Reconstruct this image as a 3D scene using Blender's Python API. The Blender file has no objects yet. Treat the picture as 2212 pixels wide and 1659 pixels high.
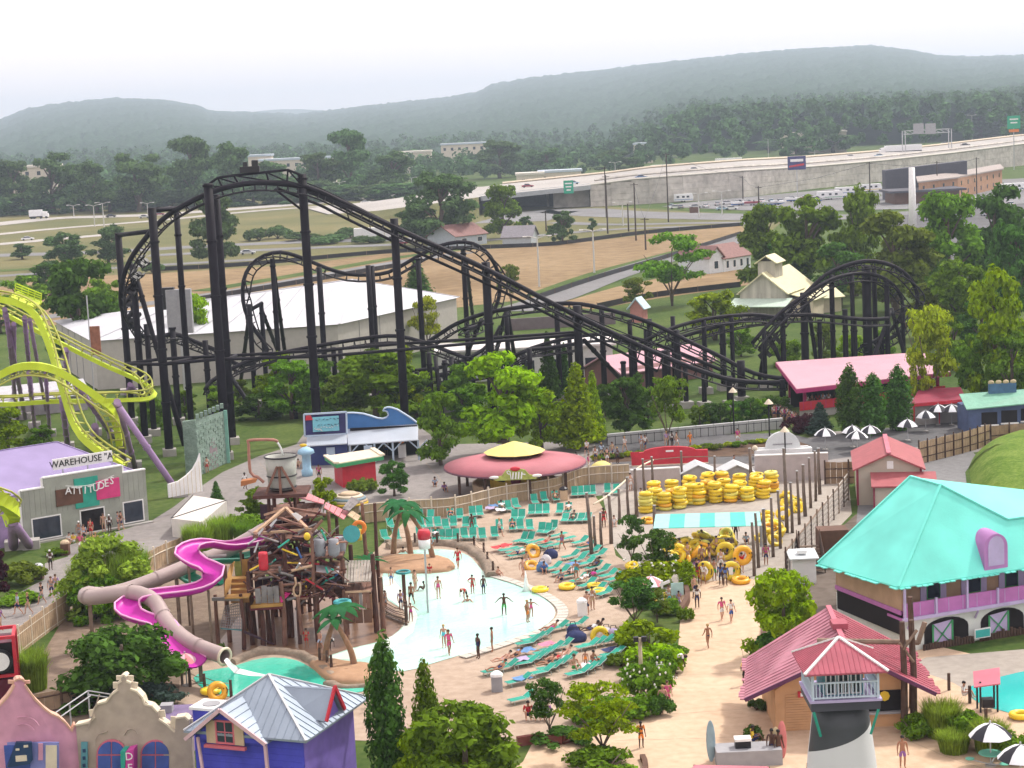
import bpy, math, random
import numpy as np
from mathutils import Vector, Matrix, Euler
V=Vector; R=math.radians; RND=random.Random(7)
sc=bpy.context.scene; COL=sc.collection
# ---------------------------------------------------------------- camera
H=36.0; FPX=4154.0; PITCH=math.atan(579.5/FPX); ROLL=R(2.7)
FW=V((0,math.cos(PITCH),-math.sin(PITCH))); RT=V((1,0,0)); UP=V((0,math.sin(PITCH),math.cos(PITCH)))
XC=RT*math.cos(ROLL)-UP*math.sin(ROLL); YC=RT*math.sin(ROLL)+UP*math.cos(ROLL)
cam=bpy.data.objects.new('camera',bpy.data.cameras.new('camera')); COL.objects.link(cam); sc.camera=cam
cam.data.sensor_width=36; cam.data.lens=36*FPX/2212; cam.data.clip_start=1; cam.data.clip_end=30000
cam.matrix_world=Matrix(((XC.x,YC.x,-FW.x,0),(XC.y,YC.y,-FW.y,0),(XC.z,YC.z,-FW.z,H),(0,0,0,1)))
# ---------------------------------------------------------------- sky, sun, exposure
SUN_EL=R(52); SUN_AZ=R(50)      # azimuth clockwise from +Y (ahead) towards +X (right)
w=bpy.data.worlds.new('World'); sc.world=w; w.use_nodes=True
nt=w.node_tree; bg=nt.nodes['Background']
sky=nt.nodes.new('ShaderNodeTexSky'); sky.sky_type='NISHITA'; sky.sun_disc=False
sky.sun_elevation=SUN_EL; sky.sun_rotation=SUN_AZ; sky.air_density=1.0; sky.dust_density=6.0; sky.ozone_density=1.0
mx=nt.nodes.new('ShaderNodeMix'); mx.data_type='RGBA'; mx.inputs[0].default_value=0.82; mx.inputs[7].default_value=(14.6,13.1,12.9,1)
nt.links.new(sky.outputs[0],mx.inputs[6]); nt.links.new(mx.outputs[2],bg.inputs[0]); bg.inputs[1].default_value=0.095
sl=bpy.data.lights.new('sun','SUN'); sl.energy=3.0; sl.angle=R(4); sl.color=(1,.95,.86)
so=bpy.data.objects.new('sun',sl); COL.objects.link(so); so.location=(200,200,300)
sd=V((math.sin(SUN_AZ)*math.cos(SUN_EL),math.cos(SUN_AZ)*math.cos(SUN_EL),math.sin(SUN_EL)))
so.rotation_euler=(-sd).to_track_quat('-Z','Y').to_euler()
vs=sc.view_settings; vs.view_transform='Standard'; vs.look='None'; vs.gamma=1; vs.exposure=0.32
sc.display_settings.display_device='sRGB'
cy=sc.cycles; cy.use_denoising=True; cy.max_bounces=4; cy.diffuse_bounces=2; cy.glossy_bounces=2; cy.transmission_bounces=2
cy.volume_bounces=0; cy.transparent_max_bounces=6; cy.sample_clamp_indirect=4; cy.use_adaptive_sampling=True; cy.adaptive_threshold=.04
# ---------------------------------------------------------------- pixel rays -> places in the world (photograph measured at 2212 px width)
def ray(u,v): return XC*(u-1106)+YC*(829.5-v)+FW*FPX
def G(u,v,z=0.):
    d=ray(u,v); t=(z-H)/d.z; return V((d.x*t,d.y*t,z))
def PY(u,v,Y):
    d=ray(u,v); t=Y/d.y; return V((d.x*t,Y,H+d.z*t))
def GP(pts,z=0.): return [G(u,v,z) for u,v in pts]
# ---------------------------------------------------------------- mesh helper
class MB:
    def __init__(s): s.v=[]; s.f=[]
    def add(s,vs,fs):
        o=len(s.v); s.v+=[tuple(p) for p in vs]; s.f+=[tuple(i+o for i in f) for f in fs]; return s
    def box(s,c,d,rz=0.,m=None):
        c=V(c); q=m if m else (Matrix.Rotation(rz,3,'Z') if rz else None)
        P=[]
        for sx in(-.5,.5):
            for sy in(-.5,.5):
                for sz in(-.5,.5):
                    p=V((sx*d[0],sy*d[1],sz*d[2])); P.append(c+(q@p if q else p))
        return s.add(P,[(0,1,3,2),(4,6,7,5),(0,4,5,1),(2,3,7,6),(0,2,6,4),(1,5,7,3)])
    def bx(s,x0,x1,y0,y1,z0,z1): return s.box(((x0+x1)/2,(y0+y1)/2,(z0+z1)/2),(x1-x0,y1-y0,z1-z0))
    def bar(s,a,b,w,h=None,up=(0,0,1)):
        a=V(a);b=V(b);h=h or w; t=(b-a); L=t.length
        if L<1e-6: return s
        t/=L; u=V(up)
        if abs(t.dot(u))>.98: u=V((0,1,0)) if abs(t.y)<.9 else V((1,0,0))
        x=t.cross(u).normalized(); y=x.cross(t)
        P=[p+x*(i*w/2)+y*(j*h/2) for p in(a,b) for i,j in((-1,-1),(1,-1),(1,1),(-1,1))]
        return s.add(P,[(0,1,2,3),(7,6,5,4),(0,4,5,1),(1,5,6,2),(2,6,7,3),(3,7,4,0)])
    def tube(s,pts,r,n=8,cap=True,arc=None):
        pts=[V(p) for p in pts]; k=len(pts); rs=r if isinstance(r,(list,tuple)) else [r]*k
        vs=[];x=None
        for i,p in enumerate(pts):
            t=(pts[min(i+1,k-1)]-pts[max(i-1,0)])
            t=t.normalized() if t.length>1e-9 else V((0,0,1))
            if x is None:
                x=t.cross(V((0,0,1)))
                if x.length<.1: x=t.cross(V((0,1,0)))
            x=(x-t*x.dot(t)); x.normalize(); y=x.cross(t)
            for j in range(n):
                a=2*math.pi*j/n; vs.append(p+(x*math.cos(a)+y*math.sin(a))*rs[i])
        fs=[(i*n+j,i*n+(j+1)%n,(i+1)*n+(j+1)%n,(i+1)*n+j) for i in range(k-1) for j in range(n)]
        if cap: fs+=[tuple(range(n))[::-1],tuple((k-1)*n+j for j in range(n))]
        return s.add(vs,fs)
    def cyl(s,c,r,h,n=12,r2=None): return s.tube([c,V(c)+V((0,0,h))],[r,r if r2 is None else r2],n)
    def lathe(s,prof,c=(0,0,0),n=16,sx=1,sy=1):
        c=V(c); vs=[];fs=[]
        for r,z in prof:
            for j in range(n):
                a=2*math.pi*j/n; vs.append(c+V((r*math.cos(a)*sx,r*math.sin(a)*sy,z)))
        k=len(prof)
        for i in range(k-1):
            for j in range(n): fs.append((i*n+j,i*n+(j+1)%n,(i+1)*n+(j+1)%n,(i+1)*n+j))
        fs+=[tuple(range(n))[::-1],tuple((k-1)*n+j for j in range(n))]
        return s.add(vs,fs)
    def torus(s,c,R_,r,n=16,m=8,q=None,sz=1.):
        c=V(c);vs=[]
        for i in range(n):
            a=2*math.pi*i/n
            for j in range(m):
                b=2*math.pi*j/m; p=V(((R_+r*math.cos(b))*math.cos(a),(R_+r*math.cos(b))*math.sin(a),r*sz*math.sin(b))); vs.append(c+(q@p if q else p))
        return s.add(vs,[(i*m+j,((i+1)%n)*m+j,((i+1)%n)*m+(j+1)%m,i*m+(j+1)%m) for i in range(n) for j in range(m)])
    def ext(s,poly,vec):
        poly=[V(p) for p in poly]; vec=V(vec); k=len(poly)
        return s.add(poly+[p+vec for p in poly],[tuple(range(k))[::-1],tuple(range(k,2*k))]+[(i,(i+1)%k,k+(i+1)%k,k+i) for i in range(k)])
    def face(s,*p): return s.add(p,[tuple(range(len(p)))])
    def slab(s,a,b,c,d,t=.12):
        """a thin roof/panel slab: four corners (any order around), thickness t downwards along its normal"""
        a,b,c,d=map(V,(a,b,c,d)); n=(b-a).cross(d-a).normalized()
        if n.z<0: n=-n
        return s.ext([a,b,c,d],-n*t)
    def blob(s,c,r,n=10,m=6):
        c=V(c); r=r if hasattr(r,'__len__') else (r,r,r)
        pr=[(math.sin(math.pi*i/m),-math.cos(math.pi*i/m)) for i in range(m+1)]; pr[0]=(.02,-1);pr[-1]=(.02,1)
        vs=[];fs=[]
        for q,z in pr:
            for j in range(n):
                a=2*math.pi*j/n; vs.append((c.x+r[0]*q*math.cos(a),c.y+r[1]*q*math.sin(a),c.z+r[2]*z))
        for i in range(m):
            for j in range(n): fs.append((i*n+j,i*n+(j+1)%n,(i+1)*n+(j+1)%n,(i+1)*n+j))
        return s.add(vs,fs)
    def mesh(s,name,smooth=False):
        me=bpy.data.meshes.new(name); me.from_pydata(s.v,[],s.f); me.update()
        if smooth: me.polygons.foreach_set('use_smooth',[len(f)<=4 for f in s.f])
        return me
def npmesh(name,v,f):
    """v (n,3) float, f (m,k) int"""
    me=bpy.data.meshes.new(name); n=len(v); m,k=f.shape
    me.vertices.add(n); me.vertices.foreach_set('co',v.astype(np.float32).ravel())
    me.loops.add(m*k); me.loops.foreach_set('vertex_index',f.astype(np.int32).ravel())
    me.polygons.add(m); me.polygons.foreach_set('loop_start',np.arange(0,m*k,k,dtype=np.int32))
    me.update(calc_edges=True); return me
# ---------------------------------------------------------------- materials
MATS={}
def rgb(h):
    """#rrggbb as seen (sRGB) -> linear base colour"""
    c=[int(h[i:i+2],16)/255 for i in(1,3,5)]
    return tuple(x/12.92 if x<=.04045 else((x+.055)/1.055)**2.4 for x in c)
def mat(name,col,rough=.7,var=.12,scale=1.5,metal=0.,bump=0.,bscale=20.,rnd=0.,spec=.3,trans=0.,streak=0.):
    if name in MATS: return MATS[name]
    if isinstance(col,str): col=rgb(col)
    m=bpy.data.materials.new(name); m.use_nodes=True; nt=m.node_tree; N=nt.nodes; L=nt.links
    b=N['Principled BSDF']; b.inputs['Roughness'].default_value=rough; b.inputs['Metallic'].default_value=metal; b.inputs['Specular IOR Level'].default_value=spec
    geo=N.new('ShaderNodeNewGeometry'); nz=N.new('ShaderNodeTexNoise'); nz.inputs['Scale'].default_value=scale; nz.inputs['Detail'].default_value=5
    src=geo.outputs['Position']
    if streak:
        mp=N.new('ShaderNodeMapping'); mp.inputs['Scale'].default_value=(1,1,streak); L.new(src,mp.inputs[0]); src=mp.outputs[0]
    L.new(src,nz.inputs['Vector'])
    mr=N.new('ShaderNodeMapRange'); mr.inputs[1].default_value=.3; mr.inputs[2].default_value=.7; mr.inputs[3].default_value=1-var; mr.inputs[4].default_value=1+var
    L.new(nz.outputs[0],mr.inputs[0])
    val=mr.outputs[0]
    if rnd:
        oi=N.new('ShaderNodeObjectInfo'); m2=N.new('ShaderNodeMapRange'); m2.inputs[3].default_value=1-rnd; m2.inputs[4].default_value=1+rnd; L.new(oi.outputs['Random'],m2.inputs[0])
        mu=N.new('ShaderNodeMath'); mu.operation='MULTIPLY'; L.new(val,mu.inputs[0]); L.new(m2.outputs[0],mu.inputs[1]); val=mu.outputs[0]
    vm=N.new('ShaderNodeVectorMath'); vm.operation='SCALE'; vm.inputs[0].default_value=col[:3]; L.new(val,vm.inputs['Scale'])
    L.new(vm.outputs[0],b.inputs['Base Color'])
    if bump:
        bn=N.new('ShaderNodeTexNoise'); bn.inputs['Scale'].default_value=bscale; bn.inputs['Detail'].default_value=4; L.new(geo.outputs['Position'],bn.inputs['Vector'])
        bu=N.new('ShaderNodeBump'); bu.inputs['Strength'].default_value=bump; bu.inputs['Distance'].default_value=.05; L.new(bn.outputs[0],bu.inputs['Height']); L.new(bu.outputs[0],b.inputs['Normal'])
    MATS[name]=m; return m
def leafmat(name,col,var=.35,rnd=.18,tr=.35,yellow=.0):
    """foliage: diffuse + translucent, light and dark clumps from world-space noise, each plant a little different"""
    if name in MATS: return MATS[name]
    if isinstance(col,str): col=rgb(col)
    m=bpy.data.materials.new(name); m.use_nodes=True; nt=m.node_tree; N=nt.nodes; L=nt.links
    N.remove(N['Principled BSDF']); out=N['Material Output']
    geo=N.new('ShaderNodeNewGeometry'); nz=N.new('ShaderNodeTexNoise'); nz.inputs['Scale'].default_value=.9; nz.inputs['Detail'].default_value=6; nz.inputs['Roughness'].default_value=.75
    L.new(geo.outputs['Position'],nz.inputs['Vector'])
    mr=N.new('ShaderNodeMapRange'); mr.inputs[1].default_value=.3; mr.inputs[2].default_value=.7; mr.inputs[3].default_value=1-var; mr.inputs[4].default_value=1+var; L.new(nz.outputs[0],mr.inputs[0])
    oi=N.new('ShaderNodeObjectInfo'); m2=N.new('ShaderNodeMapRange'); m2.inputs[3].default_value=1-rnd; m2.inputs[4].default_value=1+rnd; L.new(oi.outputs['Random'],m2.inputs[0])
    mu0=N.new('ShaderNodeMath'); mu0.operation='MULTIPLY'; L.new(mr.outputs[0],mu0.inputs[0]); L.new(m2.outputs[0],mu0.inputs[1])
    m4=N.new('ShaderNodeMapRange'); m4.inputs[3].default_value=.55; m4.inputs[4].default_value=1.45; L.new(geo.outputs['Random Per Island'],m4.inputs[0]); mu=N.new('ShaderNodeMath'); mu.operation='MULTIPLY'; L.new(mu0.outputs[0],mu.inputs[0]); L.new(m4.outputs[0],mu.inputs[1])
    vm=N.new('ShaderNodeVectorMath'); vm.operation='SCALE'; vm.inputs[0].default_value=col[:3]; L.new(mu.outputs[0],vm.inputs['Scale'])
    hs=N.new('ShaderNodeHueSaturation'); L.new(vm.outputs[0],hs.inputs['Color'])
    m3=N.new('ShaderNodeMapRange'); m3.inputs[3].default_value=.485; m3.inputs[4].default_value=.515; L.new(oi.outputs['Random'],m3.inputs[0]); L.new(m3.outputs[0],hs.inputs['Hue'])
    d=N.new('ShaderNodeBsdfDiffuse'); t=N.new('ShaderNodeBsdfTranslucent'); mix=N.new('ShaderNodeMixShader'); mix.inputs[0].default_value=tr
    L.new(hs.outputs[0],d.inputs[0]); L.new(hs.outputs[0],t.inputs[0]); L.new(d.outputs[0],mix.inputs[1]); L.new(t.outputs[0],mix.inputs[2]); L.new(mix.outputs[0],out.inputs[0])
    MATS[name]=m; return m
# ---------------------------------------------------------------- objects
def tag(o,label=None,cat=None,group=None,kind=None):
    if label: o['label']=label
    if cat: o['category']=cat
    if group: o['group']=group
    if kind: o['kind']=kind
    return o
def thing(name,label,cat,loc=(0,0,0),rz=0.,group=None):
    o=bpy.data.objects.new(name,None); COL.objects.link(o); o.location=loc; o.rotation_euler=(0,0,rz); o.empty_display_size=.2
    return tag(o,label,cat,group)
def link(name,me,parent=None,mt=None,loc=None,rot=None,scale=None,mw=None):
    o=bpy.data.objects.new(name,me); COL.objects.link(o)
    if parent: o.parent=parent
    if mw is not None: o.matrix_local=mw
    if loc is not None: o.location=loc
    if rot is not None: o.rotation_euler=rot
    if scale is not None: o.scale=scale
    if mt:
        if len(me.materials)==0: me.materials.append(mt)
        elif me.materials[0]!=mt:
            o.material_slots[0].link='OBJECT'; o.material_slots[0].material=mt
    return o
def part(mb,name,mt,parent,smooth=False,kind=None):
    """mesh given in the parent's local frame"""
    o=link(name,mb.mesh(name,smooth),parent,mt)
    if kind: o['kind']=kind
    return o
def wpart(mb,name,mt,parent,smooth=False,kind=None):
    """mesh given in world coordinates under an unrotated parent"""
    p=parent
    off=V((0,0,0))
    while p is not None: off+=p.location; p=p.parent
    mb.v=[(a-off.x,b-off.y,c-off.z) for a,b,c in mb.v]
    return part(mb,name,mt,parent,smooth,kind)
def solo(mb,name,mt,label,cat,group=None,smooth=False,kind=None,loc=None):
    o=link(name,mb.mesh(name,smooth),None,mt,loc=loc); return tag(o,label,cat,group,kind)
def struct(mb,name,mt,parent=None):
    o=link(name,mb.mesh(name),parent,mt); 
    if not parent: o['kind']='structure'
    return o
def copy_tree(o,parent=None):
    c=o.copy(); COL.objects.link(c); c.parent=parent
    if parent: c.matrix_parent_inverse=o.matrix_parent_inverse
    for ch in o.children: copy_tree(ch,c)
    return c
def place(o,loc,rz=0.,s=1.):
    o.location=loc; o.rotation_euler=(0,0,rz); o.scale=(s,s,s) if not hasattr(s,'__len__') else s; return o
def relabel(o,label,group=None):
    o['label']=label
    if group: o['group']=group
    return o
ORD=['first','second','third','fourth','fifth','sixth','seventh','eighth','ninth','tenth','eleventh','twelfth','thirteenth','fourteenth','fifteenth','sixteenth','seventeenth','eighteenth','nineteenth','twentieth']
def frame2(a,b):
    """base corners a (front left), b (front right) -> location, rotation, width: local x along the front, y away"""
    a=V(a);b=V(b); d=b-a; return a,math.atan2(d.y,d.x),d.length
def text(body,size,mt,parent,m,name='lettering',ex=.02,align='CENTER'):
    cu=bpy.data.curves.new('t','FONT'); cu.body=body; cu.size=size; cu.extrude=ex; cu.align_x=align; cu.align_y='CENTER'; cu.resolution_u=2
    t=bpy.data.objects.new('t',cu); me=bpy.data.meshes.new_from_object(t); bpy.data.objects.remove(t); me.name=name
    o=link(name,me,parent,None,mw=m); me.materials.clear(); me.materials.append(mt); return o
def face_m(loc,rz=0.,tilt=90.,spin=0.):
    """text upright, facing local -y"""
    return Matrix.Translation(V(loc))@Matrix.Rotation(rz,4,'Z')@Matrix.Rotation(R(tilt),4,'X')@Matrix.Rotation(spin,4,'Z')
def smoothpts(pts,step=1.0):
    """Catmull-Rom through pts, resampled at about step metres"""
    P=[V(p) for p in pts]; P=[P[0]*2-P[1]]+P+[P[-1]*2-P[-2]]; out=[]
    for i in range(1,len(P)-2):
        p0,p1,p2,p3=P[i-1:i+3]; n=max(2,int((p2-p1).length/step+.5))
        for k in range(n):
            t=k/n; out.append(.5*((2*p1)+(p2-p0)*t+(2*p0-5*p1+4*p2-p3)*t*t+(3*p1-p0-3*p2+p3)*t**3))
    out.append(P[-2]); return out
# shared palette
WHITE=mat('white_paint',(.78,.78,.78),.6,.05); CONC=mat('concrete',(.36,.345,.33),.9,.15,.6,bump=.2); BLACK=mat('black_paint',(.018,.017,.022),.45,.2)
WOODD=mat('dark_wood',(.085,.052,.04),.85,.35,2.); WOODM=mat('weathered_wood',(.22,.16,.12),.9,.3,2.); WOODL=mat('light_wood',(.45,.34,.22),.85,.2,2.)
STEEL=mat('galvanised_steel',(.45,.46,.48),.45,.1,1.,metal=.3); GLASS=mat('dark_window_glass',(.03,.04,.06),.12,.2,spec=.6); GREYP=mat('grey_paint',(.3,.3,.32),.6,.1)
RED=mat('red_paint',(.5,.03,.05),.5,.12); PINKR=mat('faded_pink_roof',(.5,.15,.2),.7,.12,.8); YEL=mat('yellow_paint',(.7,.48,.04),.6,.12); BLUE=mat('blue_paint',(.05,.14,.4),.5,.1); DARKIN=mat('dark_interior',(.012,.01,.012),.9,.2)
TEALP=mat('teal_paint',(.03,.33,.25),.55,.12); GRNP=mat('green_paint',(.05,.3,.12),.55,.12); BROWN=mat('brown_paint',(.12,.06,.04),.7,.2); TAN=mat('tan_paint',(.5,.38,.26),.75,.1); ORANGE=mat('orange_paint',(.7,.2,.03),.5,.1); CREAM=mat('cream_paint',(.66,.58,.45),.7,.08)
# ================================================================ GROUND, ROADS, HILLS, FOREST
def sm(t): t=min(1,max(0,t)); return t*t*(3-2*t)
def groundmat(name,c1,c2,scale=.05,rough=.95,fine=1.5,bump=.15,spec=.1):
    if name in MATS: return MATS[name]
    m=bpy.data.materials.new(name); m.use_nodes=True; nt=m.node_tree; N=nt.nodes; L=nt.links; b=N['Principled BSDF']
    b.inputs['Roughness'].default_value=rough; b.inputs['Specular IOR Level'].default_value=spec
    g=N.new('ShaderNodeNewGeometry'); a=N.new('ShaderNodeTexNoise'); a.inputs['Scale'].default_value=scale; a.inputs['Detail'].default_value=8; a.inputs['Roughness'].default_value=.6
    f=N.new('ShaderNodeTexNoise'); f.inputs['Scale'].default_value=fine; f.inputs['Detail'].default_value=6
    L.new(g.outputs['Position'],a.inputs['Vector']); L.new(g.outputs['Position'],f.inputs['Vector'])
    ma=N.new('ShaderNodeMath'); ma.operation='MULTIPLY_ADD'; ma.inputs[1].default_value=.45; L.new(f.outputs[0],ma.inputs[0]); 
    mb_=N.new('ShaderNodeMath'); mb_.operation='MULTIPLY'; mb_.inputs[1].default_value=.55; L.new(a.outputs[0],mb_.inputs[0]); L.new(mb_.outputs[0],ma.inputs[2])
    r=N.new('ShaderNodeValToRGB'); r.color_ramp.elements[0].position=.38; r.color_ramp.elements[1].position=.62
    r.color_ramp.elements[0].color=(*c1,1); r.color_ramp.elements[1].color=(*c2,1); L.new(ma.outputs[0],r.inputs[0]); L.new(r.outputs[0],b.inputs['Base Color'])
    bu=N.new('ShaderNodeBump'); bu.inputs['Strength'].default_value=bump; bu.inputs['Distance'].default_value=.1; L.new(f.outputs[0],bu.inputs['Height']); L.new(bu.outputs[0],b.inputs['Normal'])
    MATS[name]=m; return m
GRASS=groundmat('grass_ground',(.032,.07,.012),(.1,.135,.035),.06)
DRYG=groundmat('dry_grass',(.085,.1,.035),(.19,.165,.075),.02)
DIRTF=groundmat('tan_field_soil',(.17,.115,.06),(.29,.21,.12),.02,fine=.3)
DIRT=groundmat('brown_grey_dirt',(.15,.11,.085),(.25,.19,.145),.3)
ASPH=groundmat('asphalt',(.16,.16,.165),(.22,.22,.225),.05)
ASPHD=groundmat('dark_asphalt',(.09,.09,.095),(.14,.14,.145),.1)
STREET=groundmat('street_concrete',(.2,.185,.18),(.28,.26,.25),.1)
DECK=groundmat('pool_deck_concrete',(.33,.25,.19),(.45,.355,.28),.1)
PROM=groundmat('promenade_concrete',(.48,.345,.24),(.62,.47,.34),.07)
YARD=groundmat('yard_concrete',(.3,.27,.24),(.4,.36,.32),.12)
FREEW=groundmat('freeway_concrete',(.33,.315,.3),(.42,.4,.38),.03)
def sheet(name,pts,z,mt,display=True):
    P=[G(u,v,z) for u,v in pts] if display else [V((x,y,z)) for x,y in pts]
    return struct(MB().face(*P),name,mt)
def strip(name,pts,width,z,mt,step=12.):
    P=smoothpts([G(u,v,z) for u,v in pts],step); L_=[];R_=[]
    for i,p in enumerate(P):
        t=(P[min(i+1,len(P)-1)]-P[max(0,i-1)]); t.z=0; t.normalize(); n=V((-t.y,t.x,0)); L_.append(p+n*width/2); R_.append(p-n*width/2)
    k=len(P); m=MB(); m.add(L_+R_,[(k+i,k+i+1,i+1,i) for i in range(k-1)]); return struct(m,name,mt)
g=MB(); 
for i in range(8):      # one sheet out past the hills
    y0,y1=[-60,150,300,500,900,1500,2600,4500,12000][i:i+2]; g.face((-5500,y0,0),(5500,y0,0),(5500,y1,0),(-5500,y1,0))
struct(g,'ground',GRASS)
# ---- far fields and roads
sheet('dry_field',[(-60,600),(-60,440),(900,420),(1700,470),(1640,520),(1300,600),(900,640),(400,640)],.02,DRYG)
sheet('dirt_field',[(60,640),(100,602),(380,588),(640,572),(830,548),(1060,538),(1200,530),(1400,506),(1600,488),(1612,500),(1480,545),(1340,585),(1200,640),(1020,660),(800,690),(300,720),(80,690)],.04,DIRTF)
sheet('dirt_field_left',[(-80,632),(100,604),(250,594),(300,700),(-80,705)],.035,DIRTF)
sheet('dirt_field_patch',[(1190,660),(1330,620),(1500,585),(1640,580),(1650,610),(1560,625),(1420,645),(1280,668)],.04,DIRTF)
sheet('lawn_by_barn',[(1390,650),(1600,630),(1640,640),(1640,700),(1400,705)],.06,GRASS)
strip('field_road',[(1100,672),(1200,642),(1300,603),(1400,570),(1500,542),(1640,505)],9,.1,ASPH)
strip('field_road_verge',[(1160,640),(1300,590),(1440,552),(1600,510)],7,.07,GRASS)
strip('gravel_track',[(60,690),(430,640),(640,605),(860,566),(1010,545)],7,.1,ASPH)
strip('gravel_track_verge',[(430,629),(640,594),(860,556),(1010,537)],6,.08,GRASS)
strip('service_road',[(-60,600),(120,588),(300,575),(560,560)],8,.1,ASPH)
strip('service_road_verge',[(-60,588),(120,578),(300,566)],9,.09,GRASS)
strip('frontage_road',[(-60,553),(200,545),(400,534),(660,522),(900,516),(1010,512)],14,.1,ASPH)
strip('frontage_lane',[(320,552),(560,540),(860,528)],10,.11,ASPH)
strip('ramp_road',[(-60,533),(100,518),(230,507),(330,498)],12,.1,FREEW)
strip('ramp_lane',[(-60,512),(117,494),(330,477),(560,455),(780,440)],10,.1,FREEW)
strip('left_freeway',[(-60,490),(98,473),(195,468),(312,465),(500,452),(700,436),(870,418),(1010,404)],22,.12,FREEW)
strip('underpass_road',[(1100,480),(1200,455),(1330,462),(1480,466),(1700,470),(1900,466),(2100,452),(2300,440)],26,.1,ASPH)
strip('side_ramp',[(1200,480),(1320,485),(1480,482),(1640,480)],8,.11,ASPH)
strip('near_ramp',[(1040,520),(1200,505),(1350,494),(1500,489),(1640,482)],7,.12,ASPH)
sheet('boat_yard_lot',[(1430,446),(1480,438),(1800,408),(2300,380),(2300,440),(2100,448),(1800,455),(1600,454)],.14,ASPH)
sheet('motel_lot',[(1900,470),(2300,430),(2700,400),(2700,560),(2300,600),(2060,600)],.15,ASPHD)
# ---- hills
SKYL=[(-300,262),(0,262),(60,240),(150,226),(250,218),(350,221),(420,231),(455,243),(520,246),(640,249),(720,241),(800,231),(960,215),(1030,204),(1060,189),(1150,173),(1300,158),(1450,141),(1600,126),(1700,116),(1800,112),(1880,107),(1960,116),(2030,127),(2100,130),(2212,125),(2500,118)]
RY=8000.
SKX=[PY(u,v,RY) for u,v in SKYL]
def ridge(x): return float(np.interp(x*RY/RY,[p.x for p in SKX],[p.z for p in SKX]))
def terr(x,y):
    s=sm((y-1500)/(RY-1500)) if y<RY else 1-.5*sm((y-RY)/1500)
    xr=x*RY/max(y,1000)
    return max(ridge(xr)*s,0)+ (26*sm((xr-350)/500)*sm((y-1000)/500)*(1-s))
rs=np.random.RandomState(3)
ys=list(np.arange(1500,2600,45))+list(np.arange(2600,8000,66))+[8000,8070,8180,8500,9300]
xs=np.arange(-2900,2901,13.5)
hv=np.zeros((len(ys),len(xs),3))
for i,y in enumerate(ys):
    sc_=max(y,1000)/RY
    for j,x in enumerate(xs):
        X=x*sc_+rs.uniform(-3,3); z=terr(X,y); hv[i,j]=(X,y+rs.uniform(-6,6),z-.5+1.7*(rs.uniform(-2.6,3.6)+1.4*math.sin(x*.061+i*1.7)+1.3*math.sin(x*.023-i*.6))*sm(z/25))
ni,nj=len(ys),len(xs); idx=np.arange(ni*nj).reshape(ni,nj)
f=np.stack([idx[:-1,:-1],idx[:-1,1:],idx[1:,1:],idx[1:,:-1]],-1).reshape(-1,4)
HILLM=leafmat('hill_canopy',(.05,.09,.055),.55,0,.15)
for n_ in HILLM.node_tree.nodes:
    if n_.type=='TEX_NOISE': n_.inputs['Scale'].default_value=.05
o=link('hills',npmesh('hills',hv.reshape(-1,3),f),None,HILLM); o['kind']='structure'
# faint further ridge
m=MB(); P=[PY(u,v,10200.) for u,v in[(430,262),(560,240),(640,236),(740,240),(800,236),(870,226),(960,222),(1060,230)]]
P=smoothpts(P,30.); k=len(P); m.add([p for p in P]+[V((p.x,p.y-900,-2)) for p in P]+[V((p.x,p.y+700,-2)) for p in P],[(k+i,k+i+1,i+1,i) for i in range(k-1)]+[(i,i+1,2*k+i+1,2*k+i) for i in range(k-1)])
struct(m,'far_ridge',HILLM)
# ---- leaf-card clouds
def leaves(n,centres,radii,size,rs,shell=.55,up=.25,flat=.8):
    """n rhombic leaf clumps spread through ellipsoid lobes; returns v,f arrays"""
    C=np.array(centres,float); Rr=np.array(radii,float)
    if Rr.ndim==1: Rr=np.repeat(Rr[:,None],3,1)*np.array([1,1,flat])
    vol=Rr.prod(1)**(2/3); k=rs.choice(len(C),n,p=vol/vol.sum())
    d=rs.normal(size=(n,3)); d/=np.linalg.norm(d,axis=1)[:,None]
    rad=shell+(1-shell)*rs.rand(n)**.6; rad*=1+.12*rs.normal(size=n)
    p=C[k]+d*Rr[k]*rad[:,None]
    nrm=d+rs.normal(size=(n,3))*.55; nrm[:,2]+=up; nrm/=np.linalg.norm(nrm,axis=1)[:,None]
    t=rs.normal(size=(n,3)); t-=nrm*(t*nrm).sum(1)[:,None]; t/=np.linalg.norm(t,axis=1)[:,None]; b=np.cross(nrm,t)
    s=(size*(.45+1.1*rs.rand(n)**1.5))[:,None]
    v=np.stack([p-t*s,p-b*s*.55+nrm*s*.12,p+t*s,p+b*s*.55+nrm*s*.12],1).reshape(-1,3)
    return v,np.arange(4*n).reshape(n,4)
def cat(parts):
    vs=[];fs=[];o=0
    for v,f in parts: vs.append(v);fs.append(f+o);o+=len(v)
    return np.concatenate(vs),np.concatenate(fs)
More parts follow.
